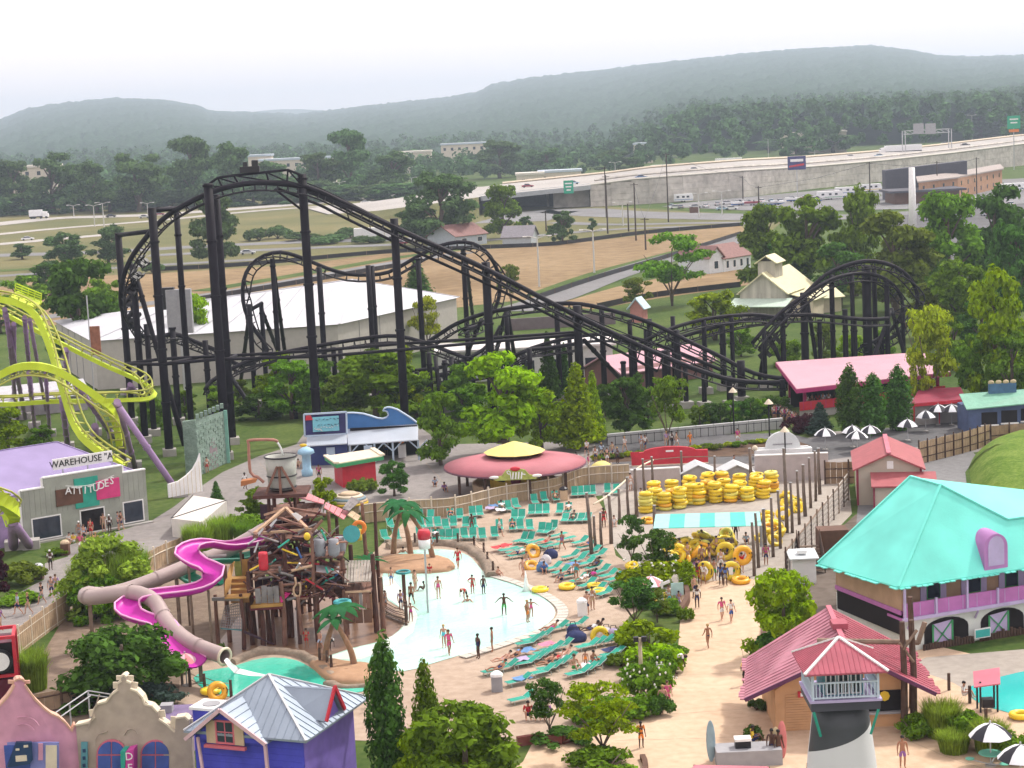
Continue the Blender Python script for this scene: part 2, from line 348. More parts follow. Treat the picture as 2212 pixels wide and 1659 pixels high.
# ---- far wood: one mass
FARL=leafmat('far_foliage',(.075,.14,.055),.6,0,.25)
for n_ in FARL.node_tree.nodes:
    if n_.type=='TEX_NOISE': n_.inputs['Scale'].default_value=.055
def far_ok(x,y):
    u=1106+x*FPX/y
    lim=905 if u<560 else (1040 if u<1000 else (1090 if u<1500 else 1120))
    if u>1750: lim=1150
    return y>lim
rs=np.random.RandomState(11); ps=[]
y=880.
while y<2450:
    sp=15+(y-880)*.012
    x=-.31*y-40
    while x<.31*y+40:
        xx=x+rs.uniform(-.5,.5)*sp; yy=y+rs.uniform(-.5,.5)*sp
        if far_ok(xx,yy) and rs.rand()<(.86 if xx<0 else .74):
            z=terr(xx,yy) if yy>1000 else 0; h=rs.uniform(8,15)*(1.15 if rs.rand()<.15 else 1)*(.82 if xx>0 else 1); r=h*rs.uniform(.3,.45)
            nb=4; c=[(xx+rs.normal()*r*.35,yy+rs.normal()*r*.35,z+h*(.45+.28*rs.rand())) for _ in range(nb)]
            c.append((xx,yy,z+h*.68)); q=[r*rs.uniform(.55,.8) for _ in range(nb)]+[r*.75]
            n=int(150 if yy<1250 else (90 if yy<1600 else 55)); ps.append(leaves(n,c,q,1.3 if yy<1250 else 2.0,rs,.7,.5,1.05))
        x+=sp
    y+=sp
v,f=cat(ps); o=link('distant_woodland',npmesh('distant_woodland',v,f),None,FARL); tag(o,'hazy green woodland spreading behind the freeway to the hills','woodland',kind='stuff')
# ================================================================ NEAR GROUND
sheet('street',[(0,1480),(-40,1470),(-40,1300),(42,1280),(75,1262),(95,1252),(97,1217),(147,1202),(147,1178),(322,1128),(375,1095),(420,1060),(480,1020),(560,985),(640,960),(660,932),(910,925),(960,960),(1300,952),(1400,957),(1700,957),(1800,932),(2100,915),(2260,905),(2600,880),(2600,950),(2260,965),(2000,985),(1840,1000),(1800,1060),(1300,1070),(1000,1100),(880,1110),(700,1105),(500,1125),(400,1165),(320,1210),(240,1300),(160,1310),(30,1400)],.012,STREET)
sheet('queue_plaza',[(1280,945),(1700,935),(1760,950),(1740,1000),(1300,1005)],.017,ASPHD)
sheet('umbrella_plaza',[(1740,950),(1830,935),(1990,915),(2212,895),(2600,865),(2600,920),(2212,935),(1985,965),(1850,985),(1740,1000)],.02,ASPHD)
sheet('slide_dirt',[(40,1500),(150,1315),(165,1290),(330,1205),(420,1155),(480,1130),(580,1180),(560,1400),(400,1450),(400,1560),(90,1610)],.016,DIRT)
sheet('pool_deck',[(790,1210),(830,1170),(890,1110),(1060,1075),(1270,1045),(1310,1110),(1330,1200),(1450,1275),(1360,1330),(1330,1400),(1440,1480),(1430,1570),(1100,1610),(800,1600),(380,1590),(390,1450),(480,1405),(700,1300)],.022,DECK)
sheet('tube_yard',[(1300,1062),(1830,1008),(1840,1110),(1700,1255),(1640,1268),(1400,1275),(1325,1180)],.026,YARD)
sheet('promenade',[(1470,1258),(1640,1250),(1680,1280),(1660,1360),(1680,1420),(1720,1400),(1760,1360),(2000,1390),(2240,1445),(2500,1470),(2520,1760),(980,1760),(1130,1645),(1160,1585),(1262,1592),(1400,1530),(1440,1480),(1465,1400),(1470,1330)],.03,PROM)
WETD=groundmat('wet_brown_deck',(.16,.085,.05),(.26,.15,.09),.25,rough=.3,spec=.5)
sheet('splash_deck',[(480,1440),(470,1390),(540,1300),(690,1250),(815,1280),(872,1335),(862,1368),(775,1402),(700,1425),(640,1408),(560,1412)],.034,WETD)
sheet('back_drive',[(1850,1130),(1860,1010),(1990,975),(2090,965),(2110,985),(2085,1020),(2090,1060),(2150,1110),(2180,1200),(1900,1250)],.028,ASPH)
sheet('service_yard',[(1690,1275),(1760,1190),(1850,1110),(1900,1240),(1990,1430),(1960,1450),(1760,1400),(1720,1400)],.0265,groundmat('dark_yard_dirt',(.1,.08,.065),(.17,.14,.12),.2))
sheet('lagoon_terrace',[(1960,1440),(2000,1420),(2240,1400),(2600,1360),(2600,1480),(2240,1480),(2100,1500),(2060,1475)],.036,YARD)
sheet('planter_bed',[(1280,985),(1700,945),(1750,962),(1740,975),(1300,1000)],.03,groundmat('mulch',(.08,.05,.035),(.13,.085,.06),.5))
# pools ------------------------------------------------------------------------
def water(name,c,deep,rough=.06,wave=.12,ws=2.5):
    m=bpy.data.materials.new(name); m.use_nodes=True; nt=m.node_tree; N=nt.nodes; L=nt.links; b=N['Principled BSDF']
    b.inputs['Roughness'].default_value=rough; b.inputs['Specular IOR Level'].default_value=.35
    g=N.new('ShaderNodeNewGeometry'); a=N.new('ShaderNodeTexNoise'); a.inputs['Scale'].default_value=.12; a.inputs['Detail'].default_value=3; L.new(g.outputs['Position'],a.inputs['Vector'])
    r=N.new('ShaderNodeValToRGB'); r.color_ramp.elements[0].position=.35; r.color_ramp.elements[1].position=.65; r.color_ramp.elements[0].color=(*c,1); r.color_ramp.elements[1].color=(*deep,1); L.new(a.outputs[0],r.inputs[0]); L.new(r.outputs[0],b.inputs['Base Color'])
    wv=N.new('ShaderNodeTexNoise'); wv.inputs['Scale'].default_value=ws; wv.inputs['Detail'].default_value=4; wv.inputs['Distortion'].default_value=.6; L.new(g.outputs['Position'],wv.inputs['Vector'])
    bu=N.new('ShaderNodeBump'); bu.inputs['Strength'].default_value=wave; bu.inputs['Distance'].default_value=.12; L.new(wv.outputs[0],bu.inputs['Height']); L.new(bu.outputs[0],b.inputs['Normal']); return m
WPALE=water('pale_pool_water',(.5,.74,.65),(.36,.69,.6),.08,.35,1.6); WGREEN=water('green_pool_water',(.03,.42,.3),(.13,.58,.44),.05,.5,1.4); WTEAL=water('teal_lagoon_water',(.03,.42,.4),(.05,.5,.46),.05,.15)
def blobpoly(pts,step,z):
    P=[G(u,v,z) for u,v in pts]; P=P+[P[0]]; Q=smoothpts(P,step); return Q[:-1]
POOL1=[(690,1424),(760,1400),(825,1384),(864,1360),(880,1328),(852,1305),(826,1285),(824,1250),(838,1222),(850,1200),(880,1190),(930,1186),(975,1188),(1012,1200),(1036,1225),(1058,1246),(1110,1262),(1165,1286),(1196,1312),(1196,1335),(1165,1358),(1110,1378),(1050,1398),(990,1416),(930,1434),(870,1450),(790,1440)]
Q=blobpoly(POOL1,1.5,.05); struct(MB().face(*Q),'wading_pool_water',WPALE)
Q=blobpoly([(418,1464),(440,1450),(500,1440),(545,1426),(590,1420),(640,1426),(680,1448),(706,1470),(742,1478),(792,1478),(790,1492),(740,1500),(690,1510),(620,1520),(520,1510),(440,1488)],1.2,.055); struct(MB().face(*Q),'splash_pool_water',WGREEN)
Q=blobpoly([(2420,1430),(2300,1436),(2230,1446),(2160,1462),(2112,1476),(2092,1490),(2100,1508),(2140,1528),(2230,1550),(2340,1560),(2440,1520)],1.2,.055); struct(MB().face(*Q),'lagoon_water',WTEAL)
sheet('pool_beach',[(694,1424),(760,1402),(825,1387),(867,1361),(882,1328),(855,1304),(829,1284),(829,1256),(848,1250),(884,1292),(902,1330),(892,1366),(850,1398),(780,1424)],.056,mat('beach_entry_white',(.62,.68,.62),.4,.06))
ROCK=groundmat('painted_rock',(.2,.155,.12),(.33,.26,.2),.6,rough=.6,fine=3,bump=.6)
COPE=mat('coping_stone',(.5,.47,.42),.8,.12)
# coping tiles round the deep end
cp=thing('pool_coping','curved row of pale coping tiles round the far end of the wading pool','pool edge',G(1205,1325))
E=smoothpts([G(u,v,.07) for u,v in[(1058,1246),(1110,1262),(1165,1286),(1200,1312),(1200,1336),(1165,1360),(1110,1380),(1050,1400),(990,1418)]],.85)
for i in range(len(E)-1):
    a,b=E[i],E[i+1]; t=(b-a).normalized(); n=V((-t.y,t.x,0)); 
    wpart(MB().ext([a+t*.03,b-t*.03,b-t*.03+n*.8,a+t*.03+n*.8],(0,0,.06)),'tile',COPE,cp)
def rockrim(name,label,pts,w=.9,h=.55,cat_='rock edge'):
    P=smoothpts([G(u,v,0) for u,v in pts],.8); m=MB(); vs=[]; n=6; rr=random.Random(len(name)*7+len(pts))
    for i,p in enumerate(P):
        t=(P[min(i+1,len(P)-1)]-P[max(0,i-1)]).normalized(); nn=V((-t.y,t.x,0)); hh=h*rr.uniform(.75,1.25); ww=w*rr.uniform(.85,1.15)
        for x,z in((-.5,0),(-.48,.6),(-.25,1),(.2,.97),(.48,.55),(.5,0)): vs.append(p+nn*x*ww+V((0,0,z*hh+rr.uniform(-.05,.05)*(z>0))))
    k=len(P); m.add(vs,[(i*n+j,i*n+j+1,(i+1)*n+j+1,(i+1)*n+j) for i in range(k-1) for j in range(n-1)]+[tuple(range(n)),tuple((k-1)*n+j for j in range(n))[::-1]])
    return solo(m,name,ROCK,label,cat_,smooth=True)
rockrim('rock_rim','low sculpted rock kerb curving behind the palm island channel',[(838,1186),(880,1180),(930,1177),(980,1179),(1020,1191),(1046,1213),(1060,1236),(1062,1248)],1.0,.5)
rockrim('rock_rim','grey rock ledge round the top of the green splash pool',[(500,1436),(540,1418),(590,1411),(640,1416),(680,1434),(706,1458),(725,1472)],.8,.45)
rockrim('rock_rim','brown rock kerb below the leaning palm by the green pool',[(706,1478),(735,1486),(770,1485),(795,1484)],.6,.3)
# sculpted islands
def mound(name,label,pts,h,mt,z=.06,cat_='island'):
    P=blobpoly(pts,.9,0); c=sum(P,V())/len(P); m=MB(); vs=[];k=len(P); lv=[(1,0),(.985,.45),(.93,.8),(.8,.95),(.55,1.05),(.25,1.1)]
    rr=random.Random(5)
    for s,t in lv:
        for p in P: vs.append(c+(p-c)*s+V((0,0,t*h+rr.uniform(-.03,.03))))
    fs=[(i*k+j,i*k+(j+1)%k,(i+1)*k+(j+1)%k,(i+1)*k+j) for i in range(len(lv)-1) for j in range(k)]+[tuple((len(lv)-1)*k+j for j in range(k))]
    m.add(vs,fs); return solo(m,name,mt,label,cat_,smooth=True)
SAND=groundmat('sand_brown_render',(.33,.2,.12),(.43,.27,.17),.4,rough=.8)
mound('palm_island','brown rounded palm island in the wading pool',[(806,1224),(830,1208),(880,1204),(930,1205),(968,1212),(984,1226),(970,1236),(920,1240),(860,1240),(815,1238)],.45,SAND)
mound('palm_island','brown mound with leaning palm beside the green pool',[(668,1438),(700,1430),(760,1438),(800,1442),(810,1466),(790,1478),(740,1480),(706,1472),(685,1455)],.45,SAND)
# grassy rise at the right
m=MB(); P=smoothpts([G(u,v) for u,v in[(2092,1010),(2110,980),(2160,955),(2240,935),(2320,960),(2330,1090),(2240,1110),(2150,1100),(2105,1060),(2092,1010)]],2.); c=G(2190,1010); vs=[];lv=[(1,0),(.85,.8),(.65,1.6),(.4,2.2),(.15,2.4)];k=len(P)
for s,t in lv:
    for p in P: vs.append(c+(p-c)*s+V((0,0,t)))
m.add(vs,[(i*k+j,i*k+(j+1)%k,(i+1)*k+(j+1)%k,(i+1)*k+j) for i in range(4) for j in range(k)]+[tuple(4*k+j for j in range(k))])
o=link('grass_mound',m.mesh('grass_mound',True),None,groundmat('bright_grass',(.07,.14,.015),(.17,.24,.05),.3,fine=3,bump=.5)); o['kind']='structure'

# expansion joints and cracks in the paving
JOINT=mat('paving_joint',(.3,.22,.165),.95,.2)
jr=random.Random(4)
for name,z,lines in(('promenade_joint',.0335,[[(1490,1330),(1640,1322)],[(1470,1390),(1660,1378)],[(1450,1460),(1690,1446)],[(1400,1545),(1640,1530)],[(1330,1600),(1640,1590)],[(1602,1400),(1612,1440),(1608,1470),(1616,1500)],[(1960,1600),(2060,1640),(2120,1659)],[(1180,1600),(1250,1640)]]),('street_joint',.0155,[[(20,1330),(140,1290)],[(100,1250),(230,1215)],[(150,1205),(330,1160)],[(330,1130),(420,1090)],[(560,1000),(640,1080)],[(700,960),(760,1010)],[(920,1000),(1000,1090)]]),('deck_joint',.0255,[[(1100,1120),(1250,1250)],[(1000,1130),(1100,1240)],[(1220,1080),(1300,1200)],[(1050,1420),(1250,1350)],[(1000,1470),(1300,1380)],[(900,1500),(1100,1560)]])):
    m=MB()
    for ln in lines:
        P=[p+V((jr.uniform(-.06,.06),jr.uniform(-.06,.06),0)) for p in smoothpts([G(u,v,z) for u,v in ln],.7)]
        for a,b in zip(P,P[1:]): n=V((-(b-a).y,(b-a).x,0)).normalized()*.02; m.face(a-n,b-n,b+n,a+n)
    struct(m,name,JOINT)
# ================================================================ BODY MESHES (used further down)
rr=random.Random(33)
def skin(V_,E,Rd,name,sub=1):
    me=bpy.data.meshes.new(name); me.from_pydata(V_,E,[]); o=bpy.data.objects.new(name,me); COL.objects.link(o)
    md=o.modifiers.new('s','SKIN'); md.use_smooth_shade=True; md.branch_smoothing=.6
    for i,sv in enumerate(me.skin_vertices[0].data): sv.radius=(Rd[i][0],Rd[i][1]) if hasattr(Rd[i],'__len__') else (Rd[i],Rd[i]); sv.use_root=(i==0)
    if sub: s=o.modifiers.new('ss','SUBSURF'); s.levels=sub; s.render_levels=sub
    dg=bpy.context.evaluated_depsgraph_get(); dg.update(); m=bpy.data.meshes.new_from_object(o.evaluated_get(dg)); m.name=name
    bpy.data.objects.remove(o); return m
def pose(**k):
    J=dict(pel=(0,0,.95),spi=(0,-.01,1.12),che=(0,0,1.3),nec=(0,.0,1.47),hea=(0,-.03,1.6),top=(0,-.02,1.72))
    for s,n in((-1,'L'),(1,'R')): J.update({'sh'+n:(s*.19,0,1.41),'el'+n:(s*.25,.03,1.12),'wr'+n:(s*.27,-.06,.87),'ha'+n:(s*.27,-.1,.77),'hi'+n:(s*.1,0,.9),'kn'+n:(s*.11,-.03,.5),'an'+n:(s*.11,.03,.09),'to'+n:(s*.13,-.13,.04)})
    J.update(k); return J
def limbs(J,n,**k): pass
P_=dict(stand=pose(),
 walk=pose(knL=(-.11,-.2,.52),anL=(-.11,-.25,.1),toL=(-.12,-.42,.06),knR=(.11,.06,.5),anR=(.11,.32,.12),toR=(.12,.2,.03),elL=(-.25,.14,1.14),wrL=(-.26,.12,.9),haL=(-.26,.1,.8),elR=(.25,-.05,1.13),wrR=(.26,-.22,.95),haR=(.26,-.3,.88)),
 out=pose(elL=(-.42,-.02,1.28),wrL=(-.6,-.12,1.12),haL=(-.68,-.15,1.08),elR=(.42,-.02,1.28),wrR=(.6,-.12,1.12),haR=(.68,-.15,1.08),knL=(-.14,-.06,.5),anL=(-.17,0,.09),toL=(-.2,-.15,.04)),
 hips=pose(elL=(-.42,.06,1.16),wrL=(-.2,-.03,1.0),haL=(-.14,-.08,.98)),
 hold=pose(elL=(-.3,-.1,1.14),wrL=(-.16,-.32,1.1),haL=(-.08,-.38,1.1),elR=(.3,-.1,1.14),wrR=(.16,-.32,1.1),haR=(.08,-.38,1.1)),
 up=pose(elL=(-.34,0,1.6),wrL=(-.3,-.02,1.86),haL=(-.28,-.03,1.96),elR=(.34,0,1.6),wrR=(.3,-.02,1.86),haR=(.28,-.03,1.96)),
 bend=pose(spi=(0,-.14,1.05),che=(0,-.32,1.14),nec=(0,-.47,1.13),hea=(0,-.58,1.08),top=(0,-.68,1.02),shL=(-.19,-.4,1.12),shR=(.19,-.4,1.12),elL=(-.22,-.46,.86),elR=(.22,-.46,.86),wrL=(-.2,-.52,.64),wrR=(.2,-.52,.64),haL=(-.19,-.55,.54),haR=(.19,-.55,.54),knL=(-.12,-.02,.5),knR=(.12,.04,.5),anR=(.13,.15,.09),toR=(.15,0,.04)),
 sit=pose(pel=(0,0,.16),spi=(0,.02,.34),che=(0,.0,.52),nec=(0,-.03,.68),hea=(0,-.07,.81),top=(0,-.06,.93),shL=(-.19,0,.62),shR=(.19,0,.62),elL=(-.27,-.06,.36),elR=(.27,-.06,.36),wrL=(-.2,-.28,.4),wrR=(.2,-.28,.4),haL=(-.16,-.36,.42),haR=(.16,-.36,.42),hiL=(-.1,-.04,.15),hiR=(.1,-.04,.15),knL=(-.15,-.42,.45),knR=(.15,-.42,.42),anL=(-.13,-.58,.08),anR=(.13,-.6,.08),toL=(-.14,-.74,.05),toR=(.14,-.76,.05)),
 lie=pose(pel=(0,.1,.45),spi=(0,.26,.5),che=(0,.42,.6),nec=(0,.55,.73),hea=(0,.62,.84),top=(0,.68,.94),shL=(-.19,.48,.67),shR=(.19,.48,.67),elL=(-.3,.24,.52),elR=(.3,.24,.52),wrL=(-.27,.0,.47),wrR=(.27,.0,.47),haL=(-.25,-.09,.46),haR=(.25,-.09,.46),hiL=(-.1,.05,.44),hiR=(.1,.05,.44),knL=(-.12,-.35,.56),knR=(.12,-.36,.44),anL=(-.12,-.72,.42),anR=(.12,-.78,.42),toL=(-.14,-.8,.54),toR=(.14,-.86,.54)),
 swim=pose(pel=(0,0,-.2),spi=(0,0,-.05),che=(0,0,.1),nec=(0,0,.26),hea=(0,-.03,.39),top=(0,-.02,.51),shL=(-.19,0,.2),shR=(.19,0,.2),elL=(-.34,-.15,.08),elR=(.34,-.15,.08),wrL=(-.4,-.36,.06),wrR=(.4,-.36,.06),haL=(-.42,-.45,.06),haR=(.42,-.45,.06),hiL=(-.1,0,-.24),hiR=(.1,0,-.24),knL=(-.1,.1,-.6),knR=(.1,.1,-.6),anL=(-.1,.3,-.9),anR=(.1,.3,-.9),toL=(-.1,.4,-1.),toR=(.1,.4,-1.)))
RAD=dict(pel=(.15,.11),spi=(.135,.1),che=(.16,.11),nec=.055,hea=(.085,.1),top=(.06,.07),sh=.07,el=.045,wr=.032,ha=(.04,.02),hi=.09,kn=.06,an=.042,to=(.045,.03))
ORDER=['pel','spi','che','nec','hea','top']+[a+n for n in'LR' for a in('sh','el','wr','ha','hi','kn','an','to')]
EDG=[('pel','spi'),('spi','che'),('che','nec'),('nec','hea'),('hea','top')]+[(a+n if a not in('che','pel') else a,b+n) for n in'LR' for a,b in(('che','sh'),('sh','el'),('el','wr'),('wr','ha'),('pel','hi'),('hi','kn'),('kn','an'),('an','to'))]
def bodymesh(nm,J):
    V_=[J[k] for k in ORDER]; E=[(ORDER.index(a),ORDER.index(b)) for a,b in EDG]; Rd=[RAD.get(k,RAD.get(k[:-1])) for k in ORDER]
    me=skin(V_,E,Rd,nm); mb=MB()
    for n,s in(('L',-1),('R',1)):       # five fingers, unequal, slightly curled
        w_=V(J['wr'+n]);h=V(J['ha'+n]); d=(h-w_).normalized(); sd=d.cross(V((0,0,1))) if abs(d.z)<.9 else V((0,1,0)).cross(d)*1.; sd.normalize(); pn=d.cross(sd)
        for i,(o_,L_) in enumerate(((-.027,.062),(-.009,.075),(.009,.07),(.027,.055))): b=h+sd*o_; mb.tube([b,b+d*L_*.55,b+d*L_*.9+pn*L_*.35],[.0095,.009,.007],5)
        b=w_.lerp(h,.4)-sd*.035; mb.tube([b,b+d*.035-sd*.025,b+d*.07-sd*.03],[.011,.01,.008],5)
    hd=V(J['hea']); t=V(J['top']); up_=(t-hd).normalized(); fw=V((0,-1,0))-up_*up_.dot(V((0,-1,0))); fw.normalize(); c=hd+up_*.02; sdv=up_.cross(fw)
    mb.blob(c+fw*.1,(.016,.022,.024),6,4)                    # nose
    for s in(-1,1): mb.blob(c+sdv*s*.088,(.016,.026,.036),6,4)   # ears
    import bmesh
    bm=bmesh.new(); bm.from_mesh(me); o=mb.mesh('x',True); bm.from_mesh(o); bm.to_mesh(me); bm.free(); bpy.data.meshes.remove(o)
    me.materials.clear(); return me
def cloth(nm,J,keys,scale,cut=None):
    V_=[];E=[];Rd=[];ix={}
    for a,b,t0,t1 in keys:      # segment from a to b, clipped t0..t1
        for k,t in((a,t0),(b,t1)):
            if (a,b,t) not in ix:
                p=V(J[a]).lerp(V(J[b]),t)
                q=None
                for i,v in enumerate(V_):
                    if (V(v)-p).length<1e-4: q=i
                if q is None:
                    ra=RAD.get(a,RAD.get(a[:-1]));rb=RAD.get(b,RAD.get(b[:-1])); ra=ra if hasattr(ra,'__len__') else (ra,ra); rb=rb if hasattr(rb,'__len__') else (rb,rb)
                    V_.append(tuple(p)); Rd.append(tuple((x*(1-t)+y*t)*scale for x,y in zip(ra,rb))); q=len(V_)-1
                ix[(a,b,t)]=q
        E.append((ix[(a,b,t0)],ix[(a,b,t1)]))
    m=skin(V_,E,Rd,nm); m.materials.clear(); return m
PROTO={}
for nm,J in P_.items():
    hd=V(J['hea']);t=V(J['top']); up_=(t-hd).normalized(); fw=V((0,-1,0))-up_*up_.dot(V((0,-1,0))); fw.normalize()
    hair=MB().blob(hd+up_*.06-fw*.022,(.105,.115,.098),10,7); 
    long=MB().blob(hd+up_*.06-fw*.022,(.107,.117,.1),10,7).blob(hd-up_*.08-fw*.075,(.085,.05,.15),8,6)
    eyes=MB(); sdv=up_.cross(fw)
    for s in(-1,1): eyes.blob(hd+up_*.035+fw*.088+sdv*s*.034,(.014,.008,.009),6,4)
    eyes.box(hd-up_*.045+fw*.09,(.045,.012,.01))
    PROTO[nm]=dict(body=bodymesh('body',J),shirt=cloth('shirt',J,[('pel','spi',0,1),('spi','che',0,1),('che','nec',0,.35)]+[x for n in'LR' for x in(('che','sh'+n,0,1),('sh'+n,'el'+n,0,.75))],1.22),
      shorts=cloth('shorts',J,[('pel','spi',0,.35)]+[x for n in'LR' for x in(('pel','hi'+n,0,1),('hi'+n,'kn'+n,0,.8))],1.24),
      trunks=cloth('trunks',J,[('pel','spi',0,.25)]+[x for n in'LR' for x in(('pel','hi'+n,0,1),('hi'+n,'kn'+n,0,.18))],1.14),
      suit=cloth('swimsuit',J,[('pel','spi',0,1),('spi','che',0,1)]+[x for n in'LR' for x in(('pel','hi'+n,0,1),('hi'+n,'kn'+n,0,.12))],1.12),
      hair=hair.mesh('hair',True),long=long.mesh('long_hair',True),eyes=eyes.mesh('face_features'))
for k in('body','shirt','shorts','trunks','suit'):
    for nm in PROTO: me=PROTO[nm][k]; me.polygons.foreach_set('use_smooth',[True]*len(me.polygons))
# ================================================================ ROLLER COASTERS
COAST=mat('coaster_black_paint',(.01,.008,.014),.6,.25,.5,spec=.15); RAILM=mat('coaster_rail',(.016,.014,.02),.55,.2,spec=.2)
LIME=mat('lime_track_paint',(.5,.64,.03),.5,.12,.5); LIMED=mat('lime_rail_paint',(.4,.42,.08),.5,.1); PURP=mat('faded_purple_paint',(.3,.2,.36),.55,.15,.5)
def frames(P,rolls=None):
    out=[];S=None;k=len(P)
    for i,p in enumerate(P):
        T=(P[min(i+1,k-1)]-P[max(0,i-1)]).normalized(); s=T.cross(V((0,0,1)))
        if s.length<.12: s=S if S else V((1,0,0))
        else: s.normalize()
        if S and s.dot(S)<0 and abs(T.z)>.6: s=-s
        s=(s-T*s.dot(T)).normalized(); S=s; n=s.cross(T)
        if rolls is not None:
            a=R(rolls[i]); s,n=s*math.cos(a)+n*math.sin(a),n*math.cos(a)-s*math.sin(a)
        out.append((p,T,s,n))
    return out
def lerp_rolls(ctrl_pts,rolls,P):
    """roll angle per resampled point from the nearest control points along the track"""
    idx=[min(range(len(P)),key=lambda k:(P[k]-c).length) for c in ctrl_pts]; idx=list(np.maximum.accumulate(idx))
    return np.interp(range(len(P)),idx,rolls)
TIES=[0]
def tie_mesh(name,kind,gauge,drop,w):
    m=MB()
    if kind=='v':
        for sgn in(-1,1): m.bar((0,0,0),(sgn*gauge,0,-drop),w)
        m.bar((-gauge,0,-drop),(gauge,0,-drop),w)
    else: m.bar((-gauge,0,drop),(gauge,0,drop),w*1.3,w*.8); m.bar((0,0,0),(0,0,drop),w)
    me=m.mesh(name); return me
def track(root,pts,spine_r,kind='v',gauge=.62,drop=.85,step=1.2,rolls=None,mats=(COAST,RAILM),tie=None,rail_r=.1,box=False,tie_every=1):
    C=[p if isinstance(p,V) else PY(*p) for p in pts]; P=smoothpts(C,step); rl=lerp_rolls(C,rolls,P) if rolls else None
    F=frames(P,rl); sg=-1 if kind=='v' else 1
    loc=root.location
    if box:
        m=MB();vs=[];k=len(F)
        for p,T,s,n in F:
            for a,b in((-1,-1),(1,-1),(1,1),(-1,1)): vs.append(p-loc+s*a*spine_r+n*b*spine_r*1.1)
        m.add(vs,[(i*4+j,i*4+(j+1)%4,(i+1)*4+(j+1)%4,(i+1)*4+j) for i in range(k-1) for j in range(4)]+[(3,2,1,0),tuple((k-1)*4+j for j in range(4))]); part(m,'track_spine',mats[0],root)
    else: part(MB().tube([p-loc for p,T,s,n in F],spine_r,8),'track_spine',mats[0],root,True)
    for q in(-1,1): part(MB().tube([p-loc+s*q*gauge+n*sg*drop for p,T,s,n in F],rail_r,6),'rail',mats[1],root,True)
    for i,(p,T,s,n) in enumerate(F):
        if i%tie_every: continue
        M=Matrix((( s.x,T.x,n.x,p.x-loc.x),(s.y,T.y,n.y,p.y-loc.y),(s.z,T.z,n.z,p.z-loc.z),(0,0,0,1)))
        link('cross_tie',tie,root,mats[1],mw=M); TIES[0]+=1
    return F
def column(root,u,v,Y,r=.42,mt=COAST,lean=None,foot=True,base=0.,name='column'):
    t=PY(u,v,Y); b=V((t.x,t.y,base)) if lean is None else lean
    o=wpart(MB().tube([t,b+(t-b)*.66,b+(t-b)*.33,b],[r,r*1.0,r*1.02,r*1.02],10),name,mt,root,True)
    # bolted flanges along the tube
    L=(t-b).length
    for k in range(1,int(L/6)+1):
        c=b+(t-b)*(k*6/L) if k*6<L else None
        if c: wpart(MB().tube([c-(t-b).normalized()*.12,c+(t-b).normalized()*.12],r*1.25,10),'flange',mt,o)
    if foot: wpart(MB().box(b+V((0,0,.35)),(1.5,1.5,.9),.2),'footing',CONC,root)
    return t
T2=thing('roller_coaster','tall black suspended coaster with ladder track looping behind the water park','roller coaster',G(900,930))
tv=tie_mesh('cross_tie','v',.62,.85,.1)
YL=lambda u:219+(u-650)*.010
lift=[(1700,826,229),(1640,826,229),(1590,822,228.5),(1540,810,228),(1434,770,227),(1242,680,225),(1047,580,223),(853,492,221),(691,414,219),(645,402,218.7),(600,396,218),(550,395,217.5),(500,402,217),(455,416,217),(400,442,217.5),(350,475,218),(310,520,219),(282,560,220.5),(266,600,222),(261,640,224),(266,675,226),(285,705,229),(320,730,232),(376,722,237),(420,738,241),(470,758,244)]
F_lift=track(T2,lift,.30,tie=tv,step=1.25,rolls=[0]*14+[0,5,15,25,40,55,60,55,40,20,10,0])
# second heavy beam and truss under the lift hill
low=[(1420,802),(1242,708),(1047,611),(853,523),(720,458),(691,443),(600,407)]
lowP=[PY(u,v,YL(u)+.6) for u,v in low]; wpart(MB().tube(smoothpts(lowP,4),.17,8),'lift_beam',COAST,T2,True)
up=[PY(u,v,YL(u)-.4) for u,v in[(1434,770),(1242,680),(1047,580),(853,492),(691,412)]]
UPP=smoothpts(up,3.); LOP=smoothpts(lowP[:6],3.)
for i in range(min(len(UPP),len(LOP))-1):
    wpart(MB().bar(UPP[i],LOP[i],.1),'truss_web',RAILM,T2)
# catwalk beside the lift with stair rail
cw=[PY(u,v-6,YL(u)+1.4) for u,v in[(1500,790),(1242,684),(1047,584),(853,496),(691,416),(640,398)]]
CW=smoothpts(cw,3); wpart(MB().tube([p+V((0,0,.2)) for p in CW],.07,5),'catwalk_rail',COAST,T2)
wpart(MB().tube([p-V((0,0,.8)) for p in CW],.16,5),'catwalk_stringer',COAST,T2)
# crest truss
top=[PY(u,v,218.5) for u,v in[(446,402),(470,384),(505,379),(575,372),(622,367),(650,378)]]
wpart(MB().tube(top,.16,6),'crest_chord',COAST,T2)
bot=[PY(u,v,218.5) for u,v in[(452,410),(480,403),(515,397),(580,391),(620,392),(652,400)]]
wpart(MB().tube(bot,.14,6),'crest_chord',COAST,T2)
for a,b in zip(top,bot): wpart(MB().bar(a,b,.2),'crest_brace',COAST,T2)
for i in range(5): wpart(MB().bar(top[i],bot[i+1],.16),'crest_brace',COAST,T2)
mt_=PY(540,366,218.5)
wpart(MB().box(mt_,(2.2,.9,.7)).box(mt_+V((.6,0,.6)),(.7,.6,.8)).box(mt_+V((-.5,0,.55)),(.5,.5,.6)),'lift_motor',BLACK,T2)
wpart(MB().bar(PY(650,405,219),PY(860,494,219.5),.3),'diagonal_brace',COAST,T2)
wpart(MB().bar(PY(593,408,218.5),PY(650,452,218.5),.24),'diagonal_brace',COAST,T2)
